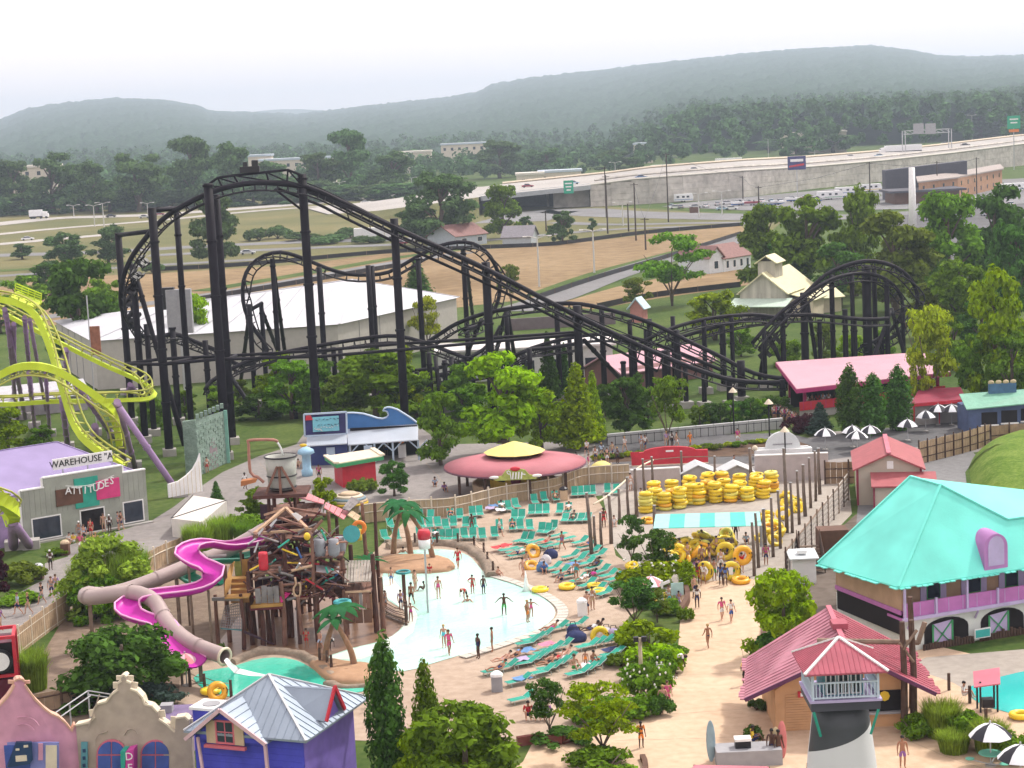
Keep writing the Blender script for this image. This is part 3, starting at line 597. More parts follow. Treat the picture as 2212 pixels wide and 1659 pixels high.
# other track runs
track(T2,[(470,758,244),(520,790,246),(560,775,248),(578,755,249),(552,715,249),(535,685,249.2),(525,649,249.5),(526,607,250),(541,574,250.5),(571,552,251),(605,545,251.5),(638,552,252),(672,565,252),(705,579,252.5),(750,592,253),(799,594,253.5),(839,588,254),(873,571,254.5),(907,551,255),(947,532,255.5),(987,523,256),(1021,526,256.5),(1048,542,257),(1069,571,257.5),(1079,604,258),(1078,640,258),(1066,672,257),(1040,700,254),(1000,712,250)],.27,tie=tv,step=1.45,rolls=[0,0,10,30,70,85,90,80,60,40,20,10,0,0,0,0,0,0,0,0,10,20,35,50,60,60,50,30,10])
track(T2,[(925,738,246),(960,715,245),(987,699,244),(1047,677,243),(1128,663,242),(1202,656,241),(1256,657,240),(1323,671,239),(1390,692,237.5),(1446,716,236),(1495,741,235),(1544,764,233.5),(1607,797,232),(1650,812,231),(1700,818,230)],.27,tie=tv,step=1.45)
track(T2,[(443,842,236),(455,825,237),(487,805,238),(524,785,239),(580,768,240),(660,752,241),(740,738,242),(810,728,243),(860,726,243),(910,738,243),(950,752,242),(1010,775,240)],.26,tie=tv,step=1.5)
track(T2,[(1640,758,246),(1655,735,246.5),(1683,698,247.5),(1712,664,248.5),(1740,634,249.5),(1783,594,251),(1817,577,252),(1866,564,253),(1911,568,254),(1949,586,255),(1975,616,256),(1982,652,257),(1968,690,257),(1938,722,256),(1900,742,254)],.28,tie=tv,step=1.35,rolls=[40,30,10,-10,-20,-25,-25,-20,-10,10,30,50,60,40,20])
track(T2,[(1440,735,240),(1475,726,241),(1554,704,243),(1607,692,244),(1675,684,246),(1740,680,248),(1800,684,249),(1870,690,250),(1920,688,251)],.26,tie=tv,step=1.5)
track(T2,[(1250,742,238),(1180,752,237),(1141,756,236),(1100,775,235.5),(1060,800,236),(1000,808,238),(930,812,240)],.25,tie=tv,step=1.5)
track(T2,[(1625,742,243),(1650,712,244),(1690,672,245.5),(1735,640,247),(1790,606,249),(1840,592,251),(1880,592,253),(1915,604,254.5),(1940,628,255.5),(1950,660,256),(1940,694,256),(1905,728,255),(1860,748,253)],.26,tie=tv,step=1.5,rolls=[20,10,0,-10,-20,-20,-10,10,30,45,50,40,20])
track(T2,[(1380,742,236),(1420,722,237.5),(1460,706,239),(1520,690,241),(1580,682,243),(1640,680,245),(1700,690,246)],.24,tie=tv,step=1.6)
track(T2,[(1090,790,236),(1130,760,237.5),(1170,745,238.5),(1230,730,240),(1300,722,241),(1370,730,240),(1440,752,238),(1500,775,236),(1560,800,234)],.24,tie=tv,step=1.6)
track(T2,[(700,842,238),(760,822,239),(830,806,240),(900,800,240.5),(960,792,241),(1020,770,242),(1060,740,244),(1080,705,246)],.24,tie=tv,step=1.6)
# columns (top in the photo, distance) and slanted legs
for u,v,Y,r in[(255,504,238,.42),(328,449,213,.47),(449,396,209,.5),(652,376,219,.5),(851,472,221.5,.47),(1049,566,224,.5),(1246,660,226,.5),(381,458,225,.36),(467,420,219,.42),(286,570,223,.4),(689,577,246,.36),(588,558,251,.33),(538,657,248,.33),(564,654,250,.3),(795,573,249,.34),(803,574,252,.34),(903,559,251,.34),(1000,535,257,.34),(1093,666,246,.33),(1202,662,242,.34),(1299,659,241,.34),(1402,689,238,.34),(1143,752,233,.32),(1453,683,240,.3),(1461,713,236,.42),(1438,757,230,.55),(1600,779,232,.5),(1575,812,229,.36),(1560,703,243,.4),(1736,632,250,.5),(1796,594,251,.34),(1871,574,254,.62),(1888,576,256,.34),(1825,668,250,.36),(1846,684,250,.3),(372,708,236,.38),(443,735,241,.36),(316,700,228,.34),(926,762,236,.33),(960,778,236,.32),(975,770,238,.3),(1346,780,229,.3),(1690,820,229,.4),(1520,808,229,.3),(1480,792,230,.3),(720,750,242,.32),(735,755,238,.3),(1770,690,250,.3),(1395,712,240,.3),(1360,690,240,.3),(1840,594,251,.3),(1915,606,254,.34),(1950,662,256,.3),(1690,672,246,.34),(1650,712,244,.3),(1520,692,241,.3),(1580,684,243,.28),(1130,762,237,.28),(1230,732,240,.28),(1300,724,241,.28),(1370,732,240,.28),(830,808,240,.28),(900,802,240,.28),(1020,772,242,.28),(1440,754,238,.28),(1905,730,255,.3)]:
    column(T2,u,v,Y,r)
for u,v,Y,u2,v2 in[(288,575,223,398,938),(305,640,226,400,935),(591,580,251,622,785),(564,666,250,618,780),(1006,560,256,1026,700),(1096,672,246,1120,800),(1090,680,246,1060,790),(1745,655,250,1768,785),(1925,665,256,1962,770),(1925,668,256,1872,790),(1660,720,246,1700,790),(1655,730,246,1640,800),(1262,735,227,1365,820),(540,665,248,520,800),(1040,690,252,985,800),(940,770,238,955,870),(975,775,238,990,870),(470,770,243,560,880),(480,790,240,450,900),(620,770,243,640,880)]:
    column(T2,u,v,Y,.27,lean=G(u2,v2+40) if v2<700 else G(u2,v2+25),foot=False,name='slanted_leg')
# horizontal bracing ring tubes
for pts in([(270,786,217),(352,787,212.5),(470,776,212),(690,770,219.5),(872,755,221),(1062,738,224),(1250,722,226)],[(270,786,217),(352,775,222),(470,770,219),(690,757,222),(872,742,224),(1062,730,226),(1250,717,227)],[(352,787,212.5),(440,770,224)],[(480,782,212),(510,768,219)]):
    wpart(MB().tube([PY(*p) for p in pts],.2,6),'horizontal_brace',COAST,T2,True)
for a,b in(((255,508,238),(322,500,232)),((330,454,213),(382,450,219)),((1245,668,226),(1262,690,226)),((540,670,248),(566,655,250))): wpart(MB().tube([PY(*a),PY(*b)],.28,8),'outrigger',COAST,T2,True)
# train hanging in the first drop
tr=thing('coaster_train','black train with empty hanging seats on the first drop of the tall coaster','coaster train',PY(262,640,224))
near=[i for i,(p,T,s,n) in enumerate(F_lift) if 219.8<p.y<227 and p.x<-40]
for i in near[::2]:
    p,T,s,n=F_lift[i]; q=tr.location
    M=Matrix(((s.x,T.x,n.x,p.x-q.x),(s.y,T.y,n.y,p.y-q.y),(s.z,T.z,n.z,p.z-q.z),(0,0,0,1)))
    c=link('car',MB().box((0,0,-.95),(1.5,.8,.25)).bar((0,0,-.9),(0,0,-1.5),.14).mesh('car'),tr,BLACK,mw=M)
    for q_ in(-.5,.5):
        link('seat',MB().box((q_,-.1,-2.0),(.55,.5,.16)).box((q_,.2,-1.55),(.5,.14,.95)).box((q_,-.05,-1.5),(.5,.12,.5)).mesh('seat'),c,BLACK)
# second train on the right
tr=thing('coaster_train','black train with seats climbing into the right hand loop behind the pink station','coaster train',PY(1660,728,246))
for k_,(u,v) in enumerate([(1640,752),(1650,738),(1661,723),(1672,709)]):
    p=PY(u,v,246.4); q=tr.location; c=link('car',MB().box((0,0,-.7),(1.5,.8,.25)).mesh('car'),tr,BLACK,loc=p-q,rot=(R(-10),R(-35),0))
    for q_ in(-.5,.5): link('seat',MB().box((q_,-.1,-1.7),(.55,.5,.16)).box((q_,.2,-1.3),(.5,.14,.95)).mesh('seat'),c,BLACK)
# ---------------------------------------------------------------- lime and purple coaster at the left
CH=thing('roller_coaster','lime green and purple coaster with box track at the left edge','roller coaster',G(150,1000))
tf=tie_mesh('cross_tie_flat','f',.62,.62,.12)
LM=(LIME,LIMED)
track(CH,[(-60,640,194),(0,647,194),(37,655,193.5),(67,672,193),(87,697,192.5),(105,737,191.5),(120,782,190.5),(132,825,189),(142,857,188),(155,900,187),(178,943,185.5),(222,980,184),(270,1010,183)],.3,'f',tie=tf,step=1.2,mats=LM,box=True,rolls=[0,10,15,25,30,30,30,28,25,22,18,10,0])
track(CH,[(-60,840,184),(0,810,184),(32,795,184),(67,790,184),(105,795,184),(140,810,184.5),(175,833,185),(207,855,185.5),(232,876,186),(246,900,187),(253,925,188),(258,960,189)],.32,'f',tie=tf,step=1.3,mats=LM,box=True,rolls=[180]*12)
track(CH,[(-60,640,214),(0,672,213),(50,699,212),(117,734,211),(175,764,210.5),(237,794,210),(287,815,209.5),(318,833,209),(334,850,206),(320,862,203),(275,864,202),(200,866,202),(100,868,203),(37,873,203),(-60,874,203)],.2,'f',tie=tf,step=1.4,mats=LM,box=True,rolls=[0,0,0,0,0,0,-10,-25,-45,-30,-10,0,0,0,0])
# brake platform with railings on the upper run
pl=PY(48,632,197)
wpart(MB().slab(PY(20,640,195),PY(75,664,195),PY(92,652,198),PY(38,628,198),.3),'platform',LIME,CH)
for k_ in range(4): wpart(MB().tube([PY(30+2*k_,628-5*k_,197.5),PY(90,650-5*k_,197.5)],.07,5),'handrail',LIME,CH)
for k_ in range(5): wpart(MB().bar(PY(32+14*k_,632+5.5*k_,197.5),PY(34+14*k_,612+5.5*k_,197.5),.08),'handrail_post',LIME,CH)
for a,b,r in([(10,668,195),G(55,905),.26],[(14,680,196),G(38,905),.22],[(53,685,196),G(72,890),.24],[(64,690,194),G(100,890),.2],[(142,755,210),G(145,850),.28],[(62,805,184),G(75,925),.22],[(98,800,184),G(108,942),.2],[(134,862,188),G(147,970),.3],[(30,700,200),G(30,880),.25]):
    column(CH,*a,r,PURP,lean=b)
for a,b,r in([(253,868,187),G(268,1008),.36],[(256,872,187),G(292,1012),.3],[(258,880,187),G(390,1072),.34],[(165,830,186),G(246,945),.3],[(205,920,188),G(207,940),.3],[(280,830,209.5),G(298,852),.25],[(282,832,209.5),G(272,852),.22]):
    column(CH,*a,r,PURP,lean=b)
# near fragment of the lime track in front of the purple hall
track(CH,[(-40,1068,160),(-10,1072,160),(18,1090,161),(30,1108,162),(20,1125,163)],.5,'f',tie=tf,step=1.4,mats=LM,box=True)
for a,b,r in([(26,1125,162.5),G(30,1186),.45],[(28,1128,162.5),G(68,1184),.4]): column(CH,*a,r,PURP,lean=b)
# ================================================================ PARK BUILDINGS
def loc(root,p):
    d=V(p)-root.location; a=-root.rotation_euler.z; return V((d.x*math.cos(a)-d.y*math.sin(a),d.x*math.sin(a)+d.y*math.cos(a),d.z))
def window(root,x0,x1,z0,z1,y=0.,fm=WHITE,pane=GLASS,fw=.1,bars=0,name='window'):
    """pane with a proud frame on a wall facing local -y"""
    f=MB(); t=.08
    for a,b,c,d in((x0-fw,x1+fw,z1,z1+fw),(x0-fw,x1+fw,z0-fw,z0),(x0-fw,x0,z0,z1),(x1,x1+fw,z0,z1)): f.bx(a,b,y-t,y+.02,c,d)
    for k in range(bars): xx=x0+(x1-x0)*(k+1)/(bars+1); f.bx(xx-.03,xx+.03,y-.06,y+.02,z0,z1)
    if bars: f.bx(x0,x1,y-.055,y+.02,(z0+z1)/2-.03,(z0+z1)/2+.03)
    o=part(f,name,fm,root); part(MB().bx(x0,x1,y-.03,y-.01,z0,z1),'pane',pane,o); return o
LAV=mat('lavender_roof',(.27,.22,.4),.7,.1,.5); GREYG=mat('grey_green_siding',(.3,.32,.28),.8,.12,.8); PURW=mat('purple_wall',(.28,.2,.36),.8,.12)
# ---- 1 purple-roofed shop hall
a,rz,W=frame2(G(54,1177),G(322,1128)); r=thing('shop_hall','grey fronted shop hall with lavender roof and clothesline lettering at the left','shop',a,rz)
prof=[(0,0),(W,0),(W,5.05),(.81*W,5.05),(.81*W,5.75),(.18*W,5.75),(.18*W,4.9),(0,4.9)]
part(MB().ext([(x,0,z) for x,z in prof],(0,.3,0)),'facade',GREYG,r)
for (x0,z0),(x1,z1) in zip(prof[2:],prof[3:]+prof[:1]): part(MB().bar((x0,.15,z0),(x1,.15,z1),.42,.12),'trim',WHITE,r)
for k in range(24): part(MB().bx(W*(k+.5)/24-.02,W*(k+.5)/24+.02,-.025,0,2.4,4.85),'siding_batten',GREYG,r)
part(MB().bx(-6,W-.3,.35,15,0,4.5),'wall',PURW,r)
A=[(-6.6,.36,4.55),(W-.1,.36,4.55),(W-.1,15.6,4.55),(-6.6,15.6,4.55)]; ap1=(.8,7.6,7.5); ap2=(W-5.,7.8,7.5)
rf=MB().face(A[0],A[1],ap2,ap1).face(A[1],A[2],ap2).face(A[2],A[3],ap1,ap2).face(A[3],A[0],ap1); rf=part(rf,'roof',LAV,r)
for p,q in((A[0],ap1),(A[1],ap2),(ap1,ap2)): part(MB().bar(V(p)+V((0,0,.03)),V(q)+V((0,0,.03)),.16,.06),'ridge_cap',LAV,rf)
window(r,.07*W,.285*W,.3,2.15,bars=0); window(r,.8*W,.955*W,.35,2.2); window(r,.45*W,.635*W,.02,2.15,pane=DARKIN,name='doorway')
part(MB().bx(.265*W,.475*W,-.14,-.02,2.95,4.45),'sign_board',BROWN,r); part(MB().bx(.415*W,.605*W,-.1,-.012,2.45,5.2),'sign_board',TEALP,r)
MAG=mat('hot_pink_paint',(.6,.05,.2),.5,.1); part(MB().bx(.585*W,.775*W,-.18,-.03,2.95,4.7),'sign_board',MAG,r)
for i,ch in enumerate('ATTITUDES'):
    t=i/8; text(ch,.95,WHITE,r,face_m(((.36+.35*t)*W,-.26,4.25-.55*math.sin(math.pi*t)*.6+.25*t),spin=R(RND.uniform(-9,9))),ex=.04)
part(MB().tube([((.34+.39*t)*W,-.24,4.75-.4*math.sin(math.pi*t)+.25*t) for t in np.linspace(0,1,9)],.025,5),'clothesline',WHITE,r)
sb=part(MB().box((.56*W,1.6,6.5),(5.9,.14,1.0)),'roof_sign',WHITE,r); text('WAREHOUSE "A"',.86,BLACK,sb,face_m((.56*W,1.5,6.5)),ex=.03)
for x in(.4,.6,.8): part(MB().bar((x*W,1.7,5.0),(x*W,1.7,6.4),.1),'sign_post',STEEL,r)
part(MB().bx(-.2,W+.2,-.6,-.02,0,.14),'step',CONC,r)
# ---- 2 red cabin at the left edge
r=thing('ticket_cabin','red framed cabin with a round black and white face at the bottom left edge','cabin',G(8,1530),R(12))
part(MB().bx(-3,.9,.2,2.6,0,4.2),'cabin_wall',DARKIN,r)
for x in(-3,.95): 
    for y in(.1,2.7): part(MB().bx(x-.11,x+.11,y-.11,y+.11,0,4.6),'post',RED,r)
for z in(2.0,4.5): part(MB().bx(-3.1,1.05,-.02,.2,z,z+.18),'rail',RED,r)
part(MB().bx(-3,.9,.2,2.6,4.2,4.25),'roof',mat('wine_panel',(.1,.01,.03),.4,.2),r); [part(MB().bar(a_,b_,.2),'roof_rail',RED,r) for a_,b_ in(((-3.1,2.7,4.6),(1,2.7,4.6)),((.95,0,4.6),(.95,2.7,4.6)))]; part(MB().bx(-3,.95,-.06,.14,0,1.9),'lower_panel',mat('wine_panel',(.1,.01,.03),.4,.2),r)
fc=part(MB().tube([(.05,-.14,3.1),(.05,-.02,3.1)],.78,20),'round_sign',BLACK,r); part(MB().tube([(.02,-.18,3.1),(.02,-.12,3.1)],.6,20),'sign_face',WHITE,fc)
# ---- 3 storybook fronts at the bottom left: outlines with their own thickness
def front(name,label,pts,Y0,Y1,u0,u1,mt,th=.5):
    P=[PY(u,v,Y0+(Y1-Y0)*(u-u0)/(u1-u0)) for u,v in pts]; d=(P[-1]-P[0]); d.z=0; d.normalize(); n=V((-d.y,d.x,0))
    base=V((P[0].x,P[0].y,0)); r=thing(name,label,'building front',base)
    poly=[V((P[0].x,P[0].y,0))]+P+[V((P[-1].x,P[-1].y,0))]
    wpart(MB().ext(poly,n*th),'facade',mt,r)
    cop=MB()
    for i in range(len(P)-1): cop.bar(P[i]+n*th/2,P[i+1]+n*th/2,th+.16,.1)
    return r,P,d,n,cop
PINKW=mat('pink_stucco',(.58,.29,.4),.85,.12,1.5,bump=.25); TANW=mat('tan_stucco',(.42,.35,.29),.85,.12,1.5,bump=.25); MAUVE=mat('mauve_trim',(.42,.27,.45),.7,.1); PEACH=mat('peach_lit_edge',(.6,.36,.27),.75,.1)
Z9=lambda p:[(x*.25,1348+y*.25) for x,y in p]
pk=Z9([(-340,860),(-280,925),(-230,850),(-160,800),(-100,775),(-40,730),(0,700),(60,635),(105,570),(126,525),(126,495),(142,477),(168,472),(194,478),(210,497),(212,525),(240,568),(300,650),(380,730),(440,775),(500,800),(560,850),(622,925),(640,880),(655,872)])
r,P,d,n,cop=front('storybook_facade','pink curved gable front with ball finial at the bottom left corner',pk,101.5,103.5,-85,165,PINKW); wpart(cop,'coping',PEACH,r)  # peach coping carries the orange light along the top edge in its colour
wm=PY(18,1640,102.4)
def onf(u,v,Y,off): return PY(u,v,Y)-n*off
def fpart(root,u0,v0,u1,v1,Y,off,mt,name,th=.1):
    a=PY(u0,v1,Y);b=PY(u1,v1,Y);c=PY(u1,v0,Y);e=PY(u0,v0,Y); return wpart(MB().ext([p-n*off for p in(a,b,c,e)],n*th),name,mt,root)
BLUEF=mat('periwinkle_frame',(.2,.22,.5),.6,.1); BLUEP=mat('blue_shop_glass',(.06,.1,.36),.15,.2,spec=.6)
fpart(r,-60,1602,127,1700,102.4,.14,BLUEF,'shop_window_frame'); fpart(r,5,1608,65,1700,102.4,.2,BLUEP,'pane'); fpart(r,98,1608,122,1700,102.4,.2,CREAM,'shutter'); fpart(r,82,1604,92,1640,102.4,.2,PINKW,'shutter')
tz=[PY(u,v,102.4)-n*.5 for u,v in((14,1652),(62,1645),(69,1635),(67,1598),(34,1598))]
SIGN=mat('navy_hanging_sign',(.02,.05,.12),.5,.1); wpart(MB().ext(tz,n*.25),'hanging_sign',SIGN,r)
for u,v,s in((36,1613,.1),(54,1606,.12),(44,1632,.3)): wpart(MB().box(PY(u,v,102.4)-n*.53,(s*2,.04,s*1.1),R(8)),'sign_emblem',CREAM,r)
for k,(u,v,rr) in enumerate([(50,1575,.9),(50,1582,.6)]): wpart(MB().tube([PY(u,v,102.5)-n*.03+V((math.cos(t)*rr,0,math.sin(t)*rr*.8)) for t in np.linspace(.2,2.9,10)],.03,5),'moulding',PINKW,r)
tn=Z9([(655,872),(770,850),(820,802),(806,745),(838,692),(922,668),(962,610),(1020,566),(1017,512),(1048,492),(1045,455),(1072,438),(1092,456),(1092,492),(1132,510),(1126,560),(1182,580),(1232,632),(1252,692),(1312,708),(1362,760),(1372,820),(1442,868),(1512,930),(1518,812),(1600,800),(1632,830),(1640,920),(1650,960)])
r,P,d,n,cop=front('storybook_facade','tan scalloped gable front with two arched blue windows at the bottom left',tn,103.4,103.0,165,412,TANW); wpart(cop,'coping',CREAM,r)  # cream coping carries the lit top edge in its colour
YF=103.2
def archwin(u0,u1,vt,vs,vb):
    c=(u0+u1)/2; a=[(u0,vb),(u1,vb),(u1,vs)]+[(c+(u1-c)*math.cos(t),vs-(vs-vt)*math.sin(t)) for t in np.linspace(0,math.pi,13)[1:-1]]+[(u0,vs)]
    fr=[(c+(u-c)*1.14,v if v==vb else vs+(v-vs)*1.12) for u,v in a]
    o=wpart(MB().ext([PY(u,v,YF)-n*.1 for u,v in fr],n*.1),'arched_window',mat('coral_frame',(.55,.14,.2),.6,.1),r)
    for (p0,p1),(q0,q1) in((((u0,c-1.5)),((vs+2),vb)),(((c+1.5,u1)),((vs+2),vb))):
        wpart(MB().ext([PY(u,v,YF)-n*.16 for u,v in((p0,q1),(p1,q1),(p1,q0),(p0,q0))],n*.05),'pane',BLUEP,o)
    top=[(c+(u1-c)*math.cos(t),vs-2-(vs-vt-2)*math.sin(t)) for t in np.linspace(0,math.pi,13)]
    for h in(0,1):
        q=top[:6]+[(c+1.2,vt+1),(c+1.2,vs-2)] if h==0 else [(c-1.2,vs-2),(c-1.2,vt+1)]+top[7:]
        wpart(MB().ext([PY(u,v,YF)-n*.16 for u,v in q],n*.05),'pane',BLUEP,o)
archwin(213,271,1600,1629,1720); archwin(308,366,1600,1629,1720)
TEALPAN=mat('teal_panel',(.1,.27,.32),.6,.15)
for u0,u1 in((176,190),(388,401)): fpart(r,u0,1602,u1,1700,YF,.1,TEALPAN,'side_panel')
for u,v in((183,1620),(183,1636),(183,1652),(394,1620),(394,1637),(394,1652)): wpart(MB().box(PY(u,v,YF)-n*.13,(.16,.04,.2)),'panel_motif',SIGN,r)
sg=wpart(MB().ext([PY(u,v,YF)-n*1.2 for u,v in((280,1720),(300,1720),(300,1604),(284,1608))],n*.9),'projecting_sign',mat('magenta_sign',(.5,.05,.3),.5,.1),r)
wpart(MB().ext([PY(u,v,YF)-n*1.2 for u,v in((272,1608),(276,1720),(279,1720),(283,1608))],n*.9),'sign_edge',TEALP,r)
for ch,u,v in(('D',291,1619),('E',293,1643)): 
    p=PY(u,v,YF)-n*1.23; text(ch,.62,WHITE,sg,face_m(p-r.location,R(-2)),ex=.015)
for pts in([(215,1500),(205,1530),(196,1560),(186,1580)],[(330,1580),(345,1560),(320,1520),(300,1505)],[(268,1588),(274,1577),(284,1574),(294,1578),(298,1586)],[(205,1610),(206,1595),(214,1585),(232,1580)]): wpart(MB().tube([PY(u,v,YF)-n*.02 for u,v in pts],.035,5),'moulding',TANW,r)
# white parapet and railing behind the fronts
m=MB(); r=thing('roof_railing','galvanised roof railing on the flat roof behind the storybook fronts','railing',G(150,1640))
for a,b in(((112,1545),(190,1492)),((120,1556),(195,1503)),((190,1492),(240,1500)),((190,1500),(240,1508))): wpart(MB().tube([PY(a[0],a[1],108),PY(b[0],b[1],112)],.04,6),'rail',STEEL,r)
for u,v,Y in((115,1543,108),(150,1520,110),(190,1492,112),(238,1500,112)): p=PY(u,v,Y); wpart(MB().bar(p,V((p.x,p.y,0)),.08),'post',STEEL,r)
r=thing('back_building','low purple roofed service building behind the storybook fronts','building',G(160,1660)); wpart(MB().bx(-24.5,-19.6,106.0,109.5,0,2.4),'wall',PURW,r); wpart(MB().bx(-24.8,-19.4,105.8,109.8,2.4,2.55),'roof',mat('mauve_roof',(.16,.12,.22),.8,.15),r)
for x,y in((-23.5,108),(-21,108.6)): wpart(MB().bx(x-.35,x+.35,y-.35,y+.35,2.55,3.0),'roof_unit',GREYP,r)
# ---- 4 blue house
a=G(402,1577,4.2); a=V((a.x,a.y,0)); r=thing('blue_house','bright blue storybook house with grey standing seam roof and coral window','house',a,R(-22))
BLUEW=mat('ultramarine_siding',(.07,.075,.5),.75,.15,1.2,bump=.2); SEAM=mat('grey_metal_roof',(.26,.31,.38),.45,.08,.7,metal=.25); VIOL=mat('violet_siding',(.2,.14,.48),.75,.12); CORAL=mat('coral_paint',(.55,.14,.18),.6,.1); PINKT=mat('pale_pink_trim',(.62,.42,.46),.65,.08)
W,D=7.2,6.6; ez=4.2; apx=V((W*.47,D*.5,6.55))
part(MB().bx(.35,W-.35,.35,D-.35,0,ez),'wall',BLUEW,r)
for k in range(12): part(MB().bx(.33,W-.33,.325,.35,.35*k,.35*k+.03),'clapboard_edge',BLUEW,r)
cs=[V((-.1,-.1,ez)),V((W+.1,-.1,ez)),V((W+.5,D+.1,ez+.35)),V((-.1,D+.1,ez))]
for i in range(4):
    p,q=cs[i],cs[(i+1)%4]; sl=part(MB().ext([p,q,apx],V((0,0,-.12))),'roof_slope',SEAM,r)
    part(MB().bar(p+V((0,0,.02)),apx+V((0,0,.02)),.14,.07),'hip_cap',STEEL,r)
    L_=(q-p).length; N_=int(L_/.45)
    for k in range(1,N_):
        t=k/N_; b0=p.lerp(q,t); h=1-abs(2*t-1); b1=b0+(apx-(p+q)/2)*h
        if h>.06: part(MB().bar(b0+V((0,0,.015)),b1+V((0,0,.015)),.035,.05),'seam',SEAM,sl)
# front gable
gx0,gx1,gz=.55,4.75,5.65; gm=(gx0+gx1)/2-.2
part(MB().ext([(gx0+.3,-.05,ez-.4),(gx1-.3,-.05,ez-.4),(gx1-.3,-.05,ez),(gm,-.05,gz-.15),(gx0+.3,-.05,ez)],(0,2.4,0)),'gable_wall',BLUEW,r)
for p,q in(((gx0-.35,-.5,ez-.35),(gm,-.5,gz)),((gx1+.35,-.5,ez-.25),(gm,-.5,gz))):
    p,q=V(p),V(q); bk=V((0,3.1,.0)); s_=part(MB().slab(p,q,q+bk,p+V((0,2.2,.1)),.1),'gable_roof',SEAM,r)
    part(MB().bar(p,q,.12,.2),'barge_board',PINKT,r)
    for k in range(1,7): t=k/7; c=p.lerp(q,t); part(MB().bar(c+V((0,.02,.02)),c+V((0,2.2,.06)),.035,.05),'seam',SEAM,s_)
window(r,gm-.48,gm+.48,3.75,4.85,y=-.06,fm=CORAL,pane=GLASS,bars=1)
for sx in(-1,1): part(MB().bx(gm+sx*.85-.28,gm+sx*.85+.28,-.13,-.06,3.65,4.9),'shutter',TAN,r)
part(MB().bx(gm-1.25,gm+1.25,-.28,-.06,3.42,3.58),'window_sill',CORAL,r)
part(MB().bar((1.1,-.15,.5),(.75,-.1,3.9),.14),'corner_board',PINKT,r); part(MB().bar((5.0,-.2,.5),(4.9,-.2,3.9),.16),'corner_board',PINKT,r)
# right dormer
for p,q,mm in(((W+.15,2.0,4.6),(W+.2,3.1,6.1),SEAM),((W+.15,4.2,4.6),(W+.2,3.1,6.1),SEAM)):
    p,q=V(p),V(q); part(MB().slab(p,q,V((W*.62,3.1,6.05)),V((W*.72,p.y,4.75)),.1),'dormer_roof',mm,r); part(MB().bar(p+V((.08,0,0)),q+V((.08,0,.1)),.12,.2),'dormer_barge',RED,r)
part(MB().ext([(W,2.2,4.4),(W,4.0,4.4),(W,3.1,5.9)],(-.1,0,0)),'dormer_wall',VIOL,r)
part(MB().bar((W+.45,D+.1,4.5),(W+1.1,D+.4,4.35),.14,.2),'red_fascia',RED,r)
part(MB().bx(W-.36,W-.3,.4,D-.4,0,ez-.05),'side_wall',VIOL,r)
ac=part(MB().bx(-.9,.7,2.2,3.6,0,4.6),'chimney_box',BLUEW,r); part(MB().bx(-1.05,.85,2.1,3.7,4.6,4.75),'box_cap',WHITE,ac); part(MB().tube([(-.1,2.9,4.75),(-.1,2.9,4.8)],.5,14),'fan_grille',GREYP,ac)
# ---- 5 teal roofed restaurant
P5=dict(A=V((27,129.6,10.2)),B=V((28.3,126.2,10.2)),C=V((33,128,7.6)),C2=V((42,131.5,7.6)),FL=V((24.4,121.4,4.6)),FR=V((42,128.2,4.6)),BL=V((20.4,129,4.6)),BB=V((24,137,4.6)),BR=V((40,140,4.6)))
nr=(P5['FR']-P5['FL']).cross(P5['B']-P5['FL']); d_=ray(2177,1123); P5['C']=V((0,0,H))+d_*((P5['FL']-V((0,0,H))).dot(nr)/d_.dot(nr)); P5['C2']=P5['C']+(P5['FR']-P5['FL'])*.55
r=thing('restaurant','two storey restaurant with bright turquoise hip roof and purple balcony','restaurant',V((24.4,121.4,0)))
TURQ=mat('turquoise_roof',(.17,.7,.61),.6,.13,.35,bump=.15,bscale=6); ORCH=mat('orchid_paint',(.42,.15,.4),.65,.1); LILAC=mat('lilac_paint',(.45,.38,.6),.65,.08); WALLT=mat('tan_stucco_wall',(.4,.27,.18),.85,.12)
p=P5; dn=V((0,0,-.2))
for nm,q in(('roof_slope',[p['BL'],p['FL'],p['B'],p['A']]),('roof_slope',[p['FL'],p['FR'],p['C2'],p['C'],p['B']]),('roof_slope',[p['A'],p['B'],p['C'],p['C2'],p['BR'],p['BB']]),('roof_slope',[p['BL'],p['A'],p['BB']])):
    m=MB(); c=q[0]
    for i in range(1,len(q)-1): m.ext([q[0],q[i],q[i+1]],dn*.5)
    wpart(m,nm,TURQ,r)
for s,t in(('FL','B'),('A','B'),('BL','A'),('B','C'),('C','C2')): wpart(MB().bar(p[s]+V((0,0,.05)),p[t]+V((0,0,.05)),.2,.1),'ridge_cap',TURQ,r)
# ragged shingle ends along the eaves
for s,t,nn in(('FL','FR',44),('BL','FL',22)):
    d=(p[t]-p[s]); o_=V((d.y,-d.x,0)).normalized()*.14
    for k in range(nn):
        if RND.random()<.75: c=p[s]+d*((k+.5)/nn); wpart(MB().box(c+o_*RND.uniform(0,1)-V((0,0,.12)),(.34,.3,.07),math.atan2(d.y,d.x)),'shingle',TURQ,r)
dx=(p['FR']-p['FL']).normalized(); dx.z=0; dx.normalize(); dy=V((-dx.y,dx.x,0)); O=V((24.4,121.4,0))
L5=lambda x,y,z:O+dx*x+dy*y+V((0,0,z))
def bx5(x0,x1,y0,y1,z0,z1,nm,mt,par=None):
    return wpart(MB().ext([L5(x0,y0,z0),L5(x1,y0,z0),L5(x1,y1,z0),L5(x0,y1,z0)],V((0,0,z1-z0))),nm,mt,par or r)
bx5(1.0,17,1.9,9,2.35,4.7,'upper_wall',WALLT); bx5(.7,17,.5,9,0,2.2,'lower_wall',mat('white_stucco',(.62,.66,.64),.85,.08))
